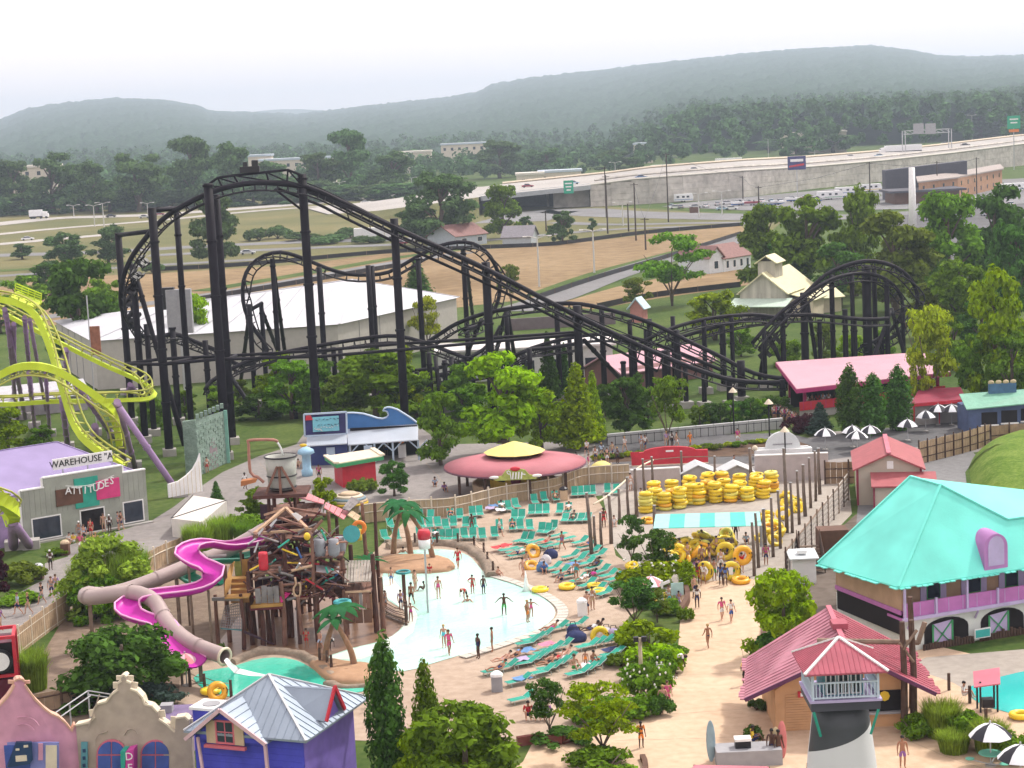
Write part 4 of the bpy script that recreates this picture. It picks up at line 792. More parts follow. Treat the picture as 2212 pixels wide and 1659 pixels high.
bx5(.35,18,.1,2.0,2.2,2.36,'balcony_floor',ORCH); bx5(.45,18,.16,.26,2.4,3.35,'balcony_panel',ORCH); bx5(.3,18,.02,.14,2.2,2.42,'balcony_fascia',LILAC)
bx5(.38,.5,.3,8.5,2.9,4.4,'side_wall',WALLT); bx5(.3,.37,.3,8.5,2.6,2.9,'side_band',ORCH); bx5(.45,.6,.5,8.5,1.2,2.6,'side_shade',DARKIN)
for k in range(8): x=.5+k*2.4; bx5(x-.07,x+.07,.03,.17,2.2,4.55 if k%2==0 else 3.5,'balcony_post',LILAC)
for k in range(16): x=.6+k*1.1; bx5(x-.015,x+.015,.14,.16,2.45,3.3,'panel_joint',LILAC)
for x0 in(3.4,6.6,9.6):
    wd=bx5(x0-.05,x0+1.0,1.84,1.92,2.9,4.3,'window',GRNP); bx5(x0+.02,x0+.93,1.8,1.86,2.96,4.22,'pane',GLASS,wd)
    for s_ in(-.55,1.0): bx5(x0+s_,x0+s_+.45,1.82,1.89,2.8,4.35,'shutter',LILAC)
bx5(.75,1.35,1.8,1.9,2.4,4.4,'door',RED)
for x0,x1 in((2.2,5.6),(6.6,10),(11,14.4)):   # arched bays
    a=[(x0,0),(x1,0),(x1,1.2)]+[((x0+x1)/2+(x1-x0)/2*math.cos(t),1.2+.75*math.sin(t)) for t in np.linspace(0,math.pi,11)[1:-1]]+[(x0,1.2)]
    ar=wpart(MB().ext([L5(x,.44,z) for x,z in a],dy*.08),'arched_bay',DARKIN,r)
    wpart(MB().ext([L5(x0+.6,.4,.1),L5(x0+2.1,.4,.1),L5(x0+2.1,.4,1.75),L5(x0+.6,.4,1.6)],dy*.04),'barn_door',LILAC,ar)
    for q_,w_ in(((x0+.6,.1,x0+2.1,1.75),.14),((x0+2.1,.1,x0+.6,1.6),.14),((x0+.6,.1,x0+.6,1.6),.12),((x0+2.1,.1,x0+2.1,1.75),.12)): wpart(MB().bar(L5(q_[0],.37,q_[1]),L5(q_[2],.37,q_[3]),w_,.05),'door_brace',GRNP,ar)
    for k in range(18): x=x0-.3+k*(x1-x0+.6)/18; wpart(MB().cyl(L5(x+.1,.2,0),.1,.5+RND.uniform(-.1,.15),6),'log_post',WOODD,r)
bx5(5.75,7.0,-.05,.05,.3,.95,'menu_board',WHITE); bx5(5.82,6.93,-.07,-.05,.37,.88,'menu_face',mat('teal_board',(.05,.4,.38),.5,.1))
for x in(.9,6.1,10.4): wpart(MB().bar(L5(x,.4,1.6),L5(x,.05,2.15),.1),'bracket',LILAC,r)
# barrel dormer on the front slope
nr=(p['FR']-p['FL']).cross(p['B']-p['FL']); d_=ray(2152,1229); t_=(p['FL']-V((0,0,H))).dot(nr)/d_.dot(nr); d0=V((0,0,H))+d_*t_; dmr=MB(); vs=[];k=13; HW=.92
prf=[(HW*math.cos(t),1.55+HW*math.sin(t)) for t in np.linspace(0,math.pi,k)]; prf=[(HW,0)]+prf+[(-HW,0)]
for yy,zz in((0,0),(3.4,.55)):
    for x,z in prf: vs.append(d0+dx*x+dy*yy+V((0,0,z*(1 if yy==0 else .72)+zz*2-.1)))
kk=len(prf); dmr.add(vs,[(i,(i+1)%kk,kk+(i+1)%kk,kk+i) for i in range(kk)]+[tuple(range(kk))[::-1]]); dm=wpart(dmr,'dormer',mat('orchid_dormer',(.42,.2,.46),.6,.08),r,True)
wpart(MB().ext([d0+dx*(x*.68)+dy*-.04+V((0,0,.25+z*.8)) for x,z in prf],dy*.05),'dormer_panel',LILAC,dm)
# ---- 6 lighthouse
c=PY(1817,1600,90); c.z=0; r=thing('lighthouse','squat black and white banded lighthouse with railed gallery and pink roof','lighthouse',c)
def bandmat():
    m=bpy.data.materials.new('spiral_band'); m.use_nodes=True; N=m.node_tree.nodes; L=m.node_tree.links; b=N['Principled BSDF']; b.inputs['Roughness'].default_value=.6
    tc=N.new('ShaderNodeTexCoord'); sx=N.new('ShaderNodeSeparateXYZ'); L.new(tc.outputs['Object'],sx.inputs[0])
    at=N.new('ShaderNodeMath'); at.operation='ARCTAN2'; L.new(sx.outputs[1],at.inputs[0]); L.new(sx.outputs[0],at.inputs[1])
    m1=N.new('ShaderNodeMath'); m1.operation='MULTIPLY_ADD'; m1.inputs[1].default_value=-.52; L.new(at.outputs[0],m1.inputs[0]); L.new(sx.outputs[2],m1.inputs[2])
    m2=N.new('ShaderNodeMath'); m2.operation='ADD'; m2.inputs[1].default_value=6.35+.35; L.new(m1.outputs[0],m2.inputs[0])
    m3=N.new('ShaderNodeMath'); m3.operation='MODULO'; m3.inputs[1].default_value=3.27*2; L.new(m2.outputs[0],m3.inputs[0])
    m4=N.new('ShaderNodeMath'); m4.operation='LESS_THAN'; m4.inputs[1].default_value=2.7; L.new(m3.outputs[0],m4.inputs[0])
    mx=N.new('ShaderNodeMix'); mx.data_type='RGBA'; mx.inputs[6].default_value=(.6,.61,.63,1); mx.inputs[7].default_value=(.045,.05,.06,1); L.new(m4.outputs[0],mx.inputs[0]); L.new(mx.outputs[2],b.inputs['Base Color']); return m
ZG=PY(1817,1541,88.).z-7.3
part(MB().lathe([(2.05,0),(1.85,2.5),(1.62,4.6),(1.42,6.2),(1.3,7.3+ZG)],n=28),'tower',bandmat(),r,True)
ZE=PY(1807,1457,87.9).z
dk=part(MB().bx(-1.65,1.65,-1.62,1.62,7.3+ZG,7.72+ZG),'gallery_floor',mat('slate_fascia',(.06,.06,.08),.6,.1),r); part(MB().bx(-1.72,1.72,-1.69,1.69,7.72+ZG,7.84+ZG),'gallery_edge',LILAC,dk)
LB=mat('pale_blue_paint',(.5,.58,.68),.6,.06)
for s,(x0,y0,x1,y1) in enumerate(((-1.57,-1.57,1.57,-1.57),(1.57,-1.57,1.57,1.57),(-1.57,-1.57,-1.57,1.57))):
    for z in(7.95+ZG,8.68+ZG): part(MB().bar((x0,y0,z),(x1,y1,z),.1,.08),'gallery_rail',LB,r)
    for k in range(19): t=k/18; part(MB().bx(x0+(x1-x0)*t-.025,x0+(x1-x0)*t+.025,y0+(y1-y0)*t-.025,y0+(y1-y0)*t+.025,7.95+ZG,8.68+ZG),'baluster',LB,r)
part(MB().bx(-.95,.95,-.95,1.1,7.72+ZG,9.2+ZG),'lantern_room',TEALPAN,r)
for x in(-.6,0,.6): window(r,x-.2,x+.2,8.0+ZG,9.0+ZG,y=-.97,fm=WHITE,pane=GLASS,fw=.06,bars=1)
for sx in(-1,1):
    for sy in(-1,1): part(MB().bx(sx*1.55-.06,sx*1.55+.06,sy*1.55-.06,sy*1.55+.06,7.72+ZG,ZE),'post',LB,r)
e=[V((-1.98,-1.98,ZE)),V((1.98,-1.98,ZE)),V((1.98,1.98,ZE)),V((-1.98,1.98,ZE))]; ap=V((0,0,PY(1808,1377,90.).z)); PKR=mat('pink_corrugated_roof',(.36,.085,.12),.65,.15,1.)
for i in range(4):
    a_,b_=e[i],e[(i+1)%4]; s_=part(MB().ext([a_,b_,ap],(0,0,-.08)),'roof_slope',PKR,r); part(MB().bar(a_+V((0,0,.03)),ap+V((0,0,.03)),.14,.08),'hip_cap',WHITE,r)
    for k in range(1,16):
        t=k/16; b0=a_.lerp(b_,t); h=1-abs(2*t-1)
        if h>.1: part(MB().bar(b0+V((0,0,.01)),b0+(ap-(a_+b_)/2)*h+V((0,0,.01)),.05,.03),'corrugation',PKR,s_)
for sx in(-1,1): part(MB().bar((sx*1.55,-1.6,7.3+ZG),(sx*1.2,-1.35,6.0+ZG),.1),'stay',TEALP,r)
# ---- 7 surf hut behind it
r=thing('surf_hut','tan plank hut with broad faded pink hip roof behind the lighthouse','hut',V((13.4,107.4,0)))
SIDING=mat('orange_tan_siding',(.55,.32,.17),.75,.12,1.); fl,fr,br,bl=V((12.4,106,2.5)),V((23.2,105.4,2.5)),V((23.6,114.5,2.5)),V((13.6,114.3,2.5)); ap=V((18.6,110.3,PY(1813,1350,110.3).z))
wpart(MB().bx(14.3,21.9,107.3,113.2,0,2.5),'wall',SIDING,r)
for k in range(14): wpart(MB().bx(14.9,16.9,107.24,107.3,.12+.15*k,.12+.15*k+.12),'shutter_slat',SIDING,r)
wpart(MB().bx(16.95,17.2,107.2,107.3,0,2.3),'door_post',WOODD,r); wpart(MB().bx(17.4,18.3,107.25,107.3,0,2.2),'door',LILAC,r); wpart(MB().bx(19.6,21.6,107.22,107.3,1.0,2.2),'serving_hatch',DARKIN,r); wpart(MB().bx(19.5,21.7,107.0,107.3,.85,.98),'counter',GREYP,r)
wpart(MB().bx(15.6,17.6,107.1,107.2,2.05,2.4),'name_board',RED,r); wpart(MB().bx(15.75,16.1,107.06,107.1,2.12,2.33),'name_panel',WHITE,r); wpart(MB().bx(16.2,17.5,107.06,107.1,2.12,2.33),'name_panel',WHITE,r)
wpart(MB().tube([(20.6,107.1,1.9),(20.6,107.18,1.9)],.3,8),'round_badge',YEL,r)
rf_,rb_=V((18.3,105.7,ap.z-.25)),V((18.7,114.6,ap.z)); MSH=mat('mauve_shaded_slope',(.4,.17,.22),.75,.15)  # left slope's shade put into colour: greyer copy of the pink roof
wpart(MB().ext([(14.3,107.28,2.5),(21.9,107.28,2.5),(18.3,107.28,rf_.z-.35)],(0,.1,0)),'gable_wall',SIDING,r)
for e0,e1,mt_ in((fl,bl,MSH),(fr,br,PKR)):
    s_=wpart(MB().slab(e0,e1,rb_,rf_,.1),'roof_slope',mt_,r); d=e1-e0; k_=int(d.length/.5)
    for k in range(k_): wpart(MB().box(e0+d*((k+.5)/k_)+V((RND.uniform(-.15,.15),0,-.08)),(.4,.45,.06),math.atan2(d.y,d.x)),'shingle',mt_,r)
    for k in range(1,16): t=k/16; wpart(MB().bar(e0.lerp(e1,t)+V((0,0,.02)),rf_.lerp(rb_,t)+V((0,0,.02)),.06,.04),'corrugation',mt_,s_)
    wpart(MB().bar(e0-V((0,0,.1)),rf_-V((0,0,.1)),.1,.22),'barge_board',mat('plum_barge',(.1,.03,.08),.7),r)
wpart(MB().bar(rf_+V((0,0,.04)),rb_+V((0,0,.04)),.3,.1),'ridge_cap',PINKR,r)
wpart(MB().box(ap+V((0,0,.05)),(.9,1.2,.35)),'roof_vent',PKR,r)
# timber portal frame beside it
r=thing('timber_gantry','dark timber portal of rough logs beside the surf hut roof','gantry',V((21.9,106.6,0)))
for x,y,h in((21.6,106.6,6.4),(22.2,106.9,6.4),(22.9,110.5,6.8)): wpart(MB().tube([(x,y,0),(x+.05,y,h*.5),(x-.03,y,h)],[.22,.19,.16],8),'log_post',WOODD,r)
wpart(MB().tube([PY(1765,1384,108),PY(1985,1388,107.5)],.16,7),'log_beam',WOODM,r); wpart(MB().tube([PY(1983,1390,107.5),PY(1998,1344,107.5)],.15,7),'log_brace',WOODM,r)
for a_,b_ in(((21.6,106.5,4.8),(22.4,106.5,5.9)),((22.2,106.6,4.0),(21.4,106.5,5.2))): wpart(MB().tube([a_,b_],.09,6),'log_brace',WOODM,r)
# ---- 8 beige shed with red roof
a,rz,W=frame2(G(1852,1092),G(1992,1090)); r=thing('storage_shed','beige gabled shed with faded red roof and lean-to by the back drive','shed',a,rz)
BEIG=mat('beige_siding',(.44,.38,.32),.8,.08,.8); REDR=mat('faded_red_roof',(.33,.09,.1),.65,.12); MAROON=mat('maroon_trim',(.24,.03,.06),.6,.1)
part(MB().ext([(0,0,0),(W,0,0),(W,0,3.45),(W*.5,0,4.55),(0,0,3.45)],(0,9,0)),'wall',BEIG,r)
for p_,q_ in(((-.35,3.3),(W*.5,4.75)),((W+.35,3.3),(W*.5,4.75))): part(MB().slab((p_[0],-.4,p_[1]),(q_[0],-.4,q_[1]),(q_[0],9.3,q_[1]),(p_[0],9.3,p_[1]),.14),'roof_slope',REDR,r)
part(MB().bar((W*.5,-.45,4.8),(W*.5,9.3,4.8),.4,.1),'ridge_cap',PINKR,r)
for x in(.06,W-.06): part(MB().bx(x-.1,x+.1,-.04,0,0,3.4),'corner_trim',MAROON,r)
part(MB().bx(W*.47,W*.57,-.05,0,3.3,4.0),'louvre',WHITE,r)
part(MB().bx(1.4,6.6,-2.6,-.02,0,2.2),'lean_to_wall',BEIG,r); part(MB().slab((1.2,-3.0,2.3),(6.9,-3.0,2.3),(6.9,0,3.0),(1.2,0,3.0),.15),'lean_to_roof',REDR,r); part(MB().bx(1.35,1.5,-2.66,-2.6,0,2.2),'corner_trim',MAROON,r)
# ---- 9 coaster station
r=thing('coaster_station','open coaster station with broad flat pink roof and magenta fascia','station',G(1850,860))
z=3.6; c=[G(1721,840,z),G(2053,803,z),G(1997,760,z+.4),G(1676,782,z+.4)]
PKS=mat('pale_pink_roof',(.5,.28,.34),.6,.06,.4); MAGF=mat('magenta_fascia',(.42,.04,.17),.5,.1)
wpart(MB().ext([c[0],c[1],c[2],c[3]],(0,0,-.15)),'roof',PKS,r)
for i in range(4): wpart(MB().bar(c[i]-V((0,0,.3)),c[(i+1)%4]-V((0,0,.3)),.12,.45),'fascia',MAGF,r)
for i in range(3):
    for j in range(2):
        p=c[0].lerp(c[1],(i+.15)/2.3).lerp(c[3].lerp(c[2],(i+.15)/2.3),.12+.7*j); wpart(MB().bar(V((p.x,p.y,0)),p-V((0,0,.2)),.35),'post',MAGF,r)
f0=c[0].lerp(c[1],.02); f1=c[0].lerp(c[1],.97); bk=(c[3]-c[0]); bk.z=0; bk.normalize(); 
def wallq(p,q,z0,z1,nm,mt,off=0,th=.2): wpart(MB().ext([V((p.x,p.y,z0))+bk*off,V((q.x,q.y,z0))+bk*off,V((q.x,q.y,z1))+bk*off,V((p.x,p.y,z1))+bk*off],bk*th),nm,mt,r)
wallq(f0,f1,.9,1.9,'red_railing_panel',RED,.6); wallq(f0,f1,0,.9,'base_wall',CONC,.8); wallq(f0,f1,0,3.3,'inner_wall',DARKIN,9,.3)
for k in range(20): p=f0.lerp(f1,(k+.5)/20); wpart(MB().box(V((p.x,p.y,1.4))+bk*.58,(.06,.06,1.0)),'railing_post',MAGF,r)
# upper ramp house with small red roof to the right of the station
r=thing('ride_entrance','dark red roofed ride entrance beside the pink station','entrance',G(2030,890)); z=2.6
q=[G(1968,872,z),G(2088,862,z),G(2075,836,z+.6),G(1985,840,z+.6)]; wpart(MB().ext(q,(0,0,-.12)),'roof',mat('dark_red_roof',(.25,.03,.06),.7,.15),r); wpart(MB().bar(q[0]-V((0,0,.2)),q[1]-V((0,0,.2)),.12,.35),'fascia',RED,r)
a=q[0].lerp(q[1],.05); b=q[0].lerp(q[1],.95); wpart(MB().ext([V((a.x,a.y+.6,0)),V((b.x,b.y+.6,0)),V((b.x,b.y+.6,2.5)),V((a.x,a.y+.6,2.5))],(0,4,0)),'wall',CONC,r)
for t in(.05,.5,.95): p=q[0].lerp(q[1],t); wpart(MB().bar(V((p.x,p.y+.1,0)),p-V((0,0,.1)),.18),'post',RED,r)
# ---- food stand with green roof at the right edge
r=thing('food_stand','blue fronted food stand with sagging green roof at the right edge','food stand',G(2140,910)); z=2.9
q=[G(2088,884,z),G(2250,868,z),G(2250,838,z+1.2),G(2072,851,z+1.0)]; wpart(MB().ext(q,(0,0,-.12)),'roof',mat('green_metal_roof',(.16,.36,.27),.6,.12),r)
a=q[0]; b=q[1]; wpart(MB().ext([V((a.x+.3,a.y+.5,0)),V((b.x,b.y+.5,0)),V((b.x,b.y+.5,2.8)),V((a.x+.3,a.y+.5,2.8))],(0,5,0)),'wall',mat('stand_slate_blue',(.07,.1,.2),.7,.15),r)
for k in range(3): x=a.x+1.8+k*2.3; y=a.y+(b.y-a.y)*(x-a.x)/(b.x-a.x); wpart(MB().bx(x,x+1.7,y+.4,y+.5,1.0,2.3),'serving_window',DARKIN,r); wpart(MB().bx(x-.1,x+1.8,y+.15,y+.4,.85,.97),'counter',WHITE,r)
s_=wpart(MB().box(G(2165,845,4.0)+V((0,0,.3)),(3.0,.3,1.1)),'roof_sign',mat('sign_blue',(.06,.14,.25),.5,.2),r)
for k in range(4): wpart(MB().blob(G(2165,845,4.0)+V((-1.2+.8*k,0,1.0)),(.35,.15,.25),8,5),'sign_ornament',mat('sign_cream',(.5,.42,.25),.6,.2),s_,True)
# ---- wave roofed shelter with billboard
r=thing('wave_shelter','open shelter with blue cresting wave fascia above a pale metal roof','shelter',G(820,995))
yb=207.; DD=lambda u,v:(605+u*.21875,847+v*.21875)
def pz(u,v,Y): 
    a,b=DD(u,v); return PY(a,b,Y)
wave=[(655,365),(655,205),(720,203),(820,212),(900,235),(960,255),(1010,262),(1050,250),(1070,225),(1062,195),(1040,182),(1015,182),(1030,160),(1060,148),(1100,152),(1160,172),(1230,215),(1300,260),(1362,308),(1362,312)]
WB=mat('wave_blue',(.07,.22,.52),.5,.06); WL=mat('wave_pale',(.42,.52,.64),.5,.06); MR=mat('pale_metal_roof',(.5,.55,.62),.4,.06,.6,metal=.2)
wpart(MB().ext([pz(x,y,yb) for x,y in wave],(0,.25,0)),'wave_board',WB,r)
top=[p for p in wave[1:-1]]; m=MB()
ins=[]
for i in range(len(top)):
    ins.append((top[i][0],top[i][1]))
for i in range(len(top)-1):
    a,b=pz(*top[i],yb-.06),pz(*top[i+1],yb-.06); m.bar(a,b,.12,.55,up=(0,1,0))
wpart(MB().add(m.v,m.f),'wave_crest_border',WL,r)
e0,e1=pz(670,520,202.5),pz(1362,470,202.5); b0,b1=pz(660,366,yb-.1),pz(1362,312,yb-.1)
rf=wpart(MB().ext([e0,e1,b1,b0],(0,0,-.1)),'roof',MR,r)
for k in range(1,34): t=k/34; wpart(MB().bar(e0.lerp(e1,t)+V((0,0,.02)),b0.lerp(b1,t)+V((0,0,.02)),.05,.06),'seam',MR,rf)
for x,y in((685,520),(930,505),(1110,492),(1362,472)):
    t=pz(x,y,202.7); b=V((t.x,t.y,0)); wpart(MB().bar(b,t,.2),'post',WL,r)
    for s in(-1,1): wpart(MB().bar(t+V((0,0,-1.0)),t+V((s*.95,0,-.05)),.12),'knee_brace',WL,r)
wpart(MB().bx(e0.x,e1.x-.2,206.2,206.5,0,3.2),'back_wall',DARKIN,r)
wpart(MB().bx(e1.x-2.3,e1.x-1.5,204.5,205.2,0,1.4),'vending_machine',WHITE,r); wpart(MB().torus((e1.x-1.9,204.3,2.0),.3,.1,12,6,Matrix.Rotation(R(90),3,'X')),'round_logo',ORANGE,r)
# billboard kiosk beside
r=thing('billboard_kiosk','dark blue snack kiosk carrying a framed pictorial billboard','kiosk',pz(450,690,204))
c4=[pz(245,435,204),pz(660,410,204),pz(655,195,204),pz(235,220,204)]
bb=wpart(MB().ext(c4,(0,.25,0)),'billboard',mat('billboard_navy',(.03,.03,.11),.5,.4,.9),r)
for i in range(4): wpart(MB().bar(c4[i]-V((0,.05,0)),c4[(i+1)%4]-V((0,.05,0)),.18,.18),'frame',WL,r)
sc4=[pz(325,395,203.9),pz(585,380,203.9),pz(578,232,203.9),pz(320,250,203.9)]; wpart(MB().ext(sc4,(0,.06,0)),'poster',mat('poster_cyan',(.2,.52,.62),.5,.1),bb)
def scrib(u0,v0,u1,v1,mt,th,nm):   # brush-like poster lettering strokes
    m=MB(); n_=7
    for i in range(n_):
        t=i/(n_-1); x=u0+(u1-u0)*t; y=v0+(v1-v0)*t; p=pz(x,y+RND.uniform(-6,6),203.85); q=pz(x+RND.uniform(8,22),y+RND.uniform(-14,14),203.85); m.bar(p,q,.04,th,up=(0,1,0))
    wpart(m,nm,mt,bb,kind='stuff')
scrib(350,275,560,262,SIGN,.22,'poster_lettering'); scrib(370,330,570,315,SIGN,.25,'poster_lettering'); scrib(340,362,400,372,WHITE,.3,'poster_splash'); scrib(400,345,560,335,WHITE,.18,'poster_splash')
wpart(MB().ext([pz(250,280,203.88),pz(325,275,203.88),pz(300,228,203.88),pz(255,232,203.88)],(0,.05,0)),'poster_badge',RED,bb)
e0,e1=pz(262,530,201.5),pz(662,505,201.5); b0,b1=pz(265,442,204),pz(658,412,204); rf=wpart(MB().ext([e0,e1,b1,b0],(0,0,-.1)),'roof',MR,r)
for k in range(1,20): t=k/20; wpart(MB().bar(e0.lerp(e1,t)+V((0,0,.02)),b0.lerp(b1,t)+V((0,0,.02)),.05,.06),'seam',MR,rf)
wpart(MB().bx(e0.x+.3,e1.x-.1,202.2,206,0,e0.z-.05),'wall',mat('kiosk_navy',(.03,.045,.16),.6,.15),r)
for x in(2.0,6.0): wpart(MB().bx(e0.x+x,e0.x+x+.9,202.1,202.2,1.0,1.9),'menu_card',WL,r)
# ---- red kiosk with green edged roof
r=thing('red_kiosk','small red kiosk with cream roof edged in green','kiosk',G(775,1042)); z=2.6
q=[G(726,1004,z),G(829,986,z),G(806,971,z),G(701,987,z)]; wpart(MB().ext(q,(0,0,-.35)),'roof_edge',GRNP,r); qi=[p+(sum(q,V())/4-p)*.04 for p in q]; wpart(MB().ext([p+V((0,0,.1)) for p in qi],(0,0,-.1)),'roof',CREAM,r)
for i in(1,3): wpart(MB().bar(qi[i]+V((0,0,.16)),qi[(i+1)%4]+V((0,0,.16)),.5,.16),'roof_kerb',CREAM,r)
cc=sum(q,V())/4; wpart(MB().ext([V((p.x,p.y,0))+(V((cc.x,cc.y,0))-V((p.x,p.y,0)))*.3 for p in q],(0,0,2.3)),'wall',RED,r)
# ---- round snack pavilion
c=G(1115,1058); r=thing('snack_pavilion','round snack pavilion with pink disc roof and yellow cap','pavilion',c)
PK=mat('rose_canopy',(.4,.14,.165),.7,.1,.5); YCAN=mat('pale_yellow_canopy',(.66,.58,.2),.7,.08,.6)
part(MB().lathe([(6.85,2.5),(6.9,2.62),(4.5,3.15),(2.4,3.45),(2.3,3.3),(4.5,3.0),(6.8,2.45)],n=36),'roof',PK,r,True); part(MB().torus((0,0,2.48),6.88,.1,36,6),'roof_rim',mat('plum_rim',(.14,.06,.09),.6,.1),r)
part(MB().lathe([(2.95,3.75),(3.0,3.8),(1.5,4.35),(.25,4.75),(.05,4.8)],n=12),'cap_roof',YCAN,r)
part(MB().lathe([(1.9,3.4),(1.9,3.8)],n=16),'cap_drum',BROWN,r); part(MB().lathe([(2.5,0),(2.5,2.9)],n=10),'core_wall',YEL,r)
for k in range(10):
    a=2*math.pi*(k+.5)/10; wx=V((math.cos(a)*2.44,math.sin(a)*2.44,0)); 
    if math.sin(a)<.2: o=part(MB().box((wx.x,wx.y,1.7),(.9,.12,.9),a+math.pi/2),'serving_hatch',DARKIN,r)
for k in range(8):
    a=2*math.pi*(k+.3)/8; part(MB().bar((math.cos(a)*5.6,math.sin(a)*5.6,0),(math.cos(a)*5.6,math.sin(a)*5.6,2.55),.28),'post',WOODD,r)
    part(MB().bar((0,0,3.2),(math.cos(a)*6.7,math.sin(a)*6.7,2.42),.12),'rafter',WOODD,r)
sgn=part(MB().ext([(x,-6.98,z) for x,z in((-1.9,2.3),(1.9,2.3),(2.1,2.6),(1.3,2.75),(.9,3.25),(0,3.4),(-.9,3.25),(-1.3,2.75),(-2.1,2.6))],(0,.15,0)),'sign_board',mat('sign_olive',(.35,.4,.1),.6,.3,3),r)

part(MB().tube([(-.55,-7.04,2.85),(-.72,-7.04,2.95),(-.8,-7.04,3.1),(-.65,-7.04,3.2),(-.5,-7.04,3.1),(-.42,-7.04,2.4)],.05,5),'script_stroke',WHITE,sgn)
for k in range(4): part(MB().bar((-.2+.27*k,-7.04,3.05),(-.28+.27*k,-7.04,2.4),.13,.06,up=(0,1,0)),'script_stroke',WHITE,sgn)
part(MB().bar((.66,-7.04,2.85),(.95,-7.04,2.8),.1,.06,up=(0,1,0)),'script_stroke',WHITE,sgn)
part(MB().blob((0,-6.95,3.35),(.5,.2,.22),10,6),'sign_fruit',RED,sgn,True)
for x in(-2.0,2.0): part(MB().blob((x,-6.95,2.62),(.5,.15,.16),8,5),'sign_scroll',WHITE,sgn,True)
em=part(MB().tube([(0,-2.62,1.4),(0,-2.5,1.4)],.5,14),'wall_emblem',MAROON,r)
part(MB().lathe([(4.2,0),(4.25,.9),(4.0,.95),(3.95,0)],n=24),'counter',TAN,r)
# ---- sign backs, tents, awning
def archboard(name,label,u0,u1,vb,vt,vs,D,mt,trim,par=None):
    a=G(u0,vb); sc_=D/FPX; W=(u1-u0)*sc_; r=thing(name,label,'sign board',a); h0=(vb-vs)*sc_; h1=(vb-vt)*sc_
    prof=[(0,0),(W,0),(W,h0)]+[(W*(.5+.34*math.cos(t)),h0+(h1-h0)*math.sin(t)) for t in np.linspace(0,math.pi,15)]+[(0,h0)]
    part(MB().ext([(x,0,z) for x,z in prof],(0,.4,0)),'board',mt,r); return r,W,h0,h1
r,W,h0,h1=archboard('arched_sign','red arched sign board seen from behind above the tube yard',1365,1531,1008,968,978,195,RED,MAROON)
part(MB().bx(-.1,W*.1,-.05,0,h0-.4,h0+.1),'scroll_end',RED,r); part(MB().bx(W*.45,W*.55,-.08,0,h0-.05,h0+.12),'name_plate',WHITE,r); part(MB().bx(0,W,-.2,.5,-.02,.1),'plinth',CREAM,r)
r,W,h0,h1=archboard('arched_sign','white arched gateway board beside the striped umbrellas',1637,1748,990,934,968,196,mat('off_white_board',(.62,.65,.66),.6,.06),WHITE)
part(MB().bx(-.3,W+.3,-.5,.6,0,.9),'plinth',WHITE,r); part(MB().bx(W*.3,W*.68,-.06,0,1.3,1.42),'slot',GREYP,r); part(MB().blob((-.3,-.2,1.1),.3,10,6),'lamp_globe',CREAM,r,True)
r=thing('entry_wall','long pale wall between the tube yard and the walkway','wall',G(1600,1060))
for u0,u1,v0,v1,h in((1364,1470,1058,1052,1.9),(1632,1790,1042,1036,2.6)):
    a,b=G(u0,v0),G(u1,v1); wpart(MB().ext([a,b,b+V((0,0,h)),a+V((0,0,h))],(0,.3,0)),'wall_panel',mat('pale_mauve_wall',(.42,.37,.37),.85,.08),r); wpart(MB().bar(a+V((0,.15,h)),b+V((0,.15,h)),.4,.1),'wall_cap',WHITE,r)
for k,(u0,u1) in enumerate(((1472,1546),(1556,1630))):
    a=G(u0,1052); sc_=186/FPX; W=(u1-u0)*sc_; r=thing('changing_tent',('left','right')[k]+' of the two grey gabled huts behind the tube stacks','hut',a)
    part(MB().ext([(.15,0,0),(W-.15,0,0),(W-.15,0,1.35),(W/2,0,1.95),(.15,0,1.35)],(0,2.6,0)),'wall',GREYP,r)
    for s in(0,1): x=-.1 if s==0 else W+.1; part(MB().slab((x,-.2,1.3),(W/2,-.2,2.12),(W/2,2.8,2.12),(x,2.8,1.3),.08),'roof_slope',mat('pale_grey_roof',(.5,.52,.54),.6,.06),r)
# striped awning
r=thing('striped_awning','turquoise and white striped awning over the tube rental counter','awning',G(1520,1215)); z=2.6
q=[G(1411,1141,z),G(1645,1135,z),G(1641,1105,z+.35),G(1416,1111,z+.35)]
AW1=mat('awning_turquoise',(.08,.5,.43),.7,.06); AW2=mat('awning_pale',(.3,.6,.56),.7,.06)
for k in range(7): a,b=k/7+.001,(k+1)/7-.001; wpart(MB().ext([q[0].lerp(q[1],a),q[0].lerp(q[1],b),q[3].lerp(q[2],b),q[3].lerp(q[2],a)],(0,0,-.05)),'canvas_stripe',AW2 if k%2==0 else AW1,r)
for p in q: wpart(MB().bar(V((p.x,p.y,0)),p,.1),'post',GREYP,r)
wpart(MB().bx(q[0].x+4,q[1].x-2,q[0].y+1.2,q[0].y+2.0,0,1.1),'rental_counter',WOODM,r)
# ---- green stone castle flat, white skate ramp stage
r=thing('castle_flat','green painted stone castle wall with arched doorway by the coaster supports','wall',G(445,1035)); ST=groundmat('painted_green_stone',(.16,.23,.19),(.27,.36,.31),1.2,fine=6,bump=.8)
a,b,c_=G(402,1030),G(430,1028),G(491,1000)
for p,q_,h0,h1 in((a,b,(1030-909)*.0486,(1028-905)*.0486),(b,c_,(1028-905)*.0486,(1000-886)*.05)):
    wpart(MB().ext([p,q_,q_+V((0,0,h1)),p+V((0,0,h0))],(0,.5,0)),'wall_panel',ST,r)
    nn=15
    for i in range(nn):
        for j in range(6):
            t=(j+.5*(i%2))/6
            if t<.95 and RND.random()<.8: w_=p.lerp(q_,t+.07); wpart(MB().box(V((w_.x,w_.y-.02,.25+i*.355)),((q_-p).length/6*RND.uniform(.7,.92),.1,.29),math.atan2(q_.y-p.y,q_.x-p.x)),'stone',ST,r)
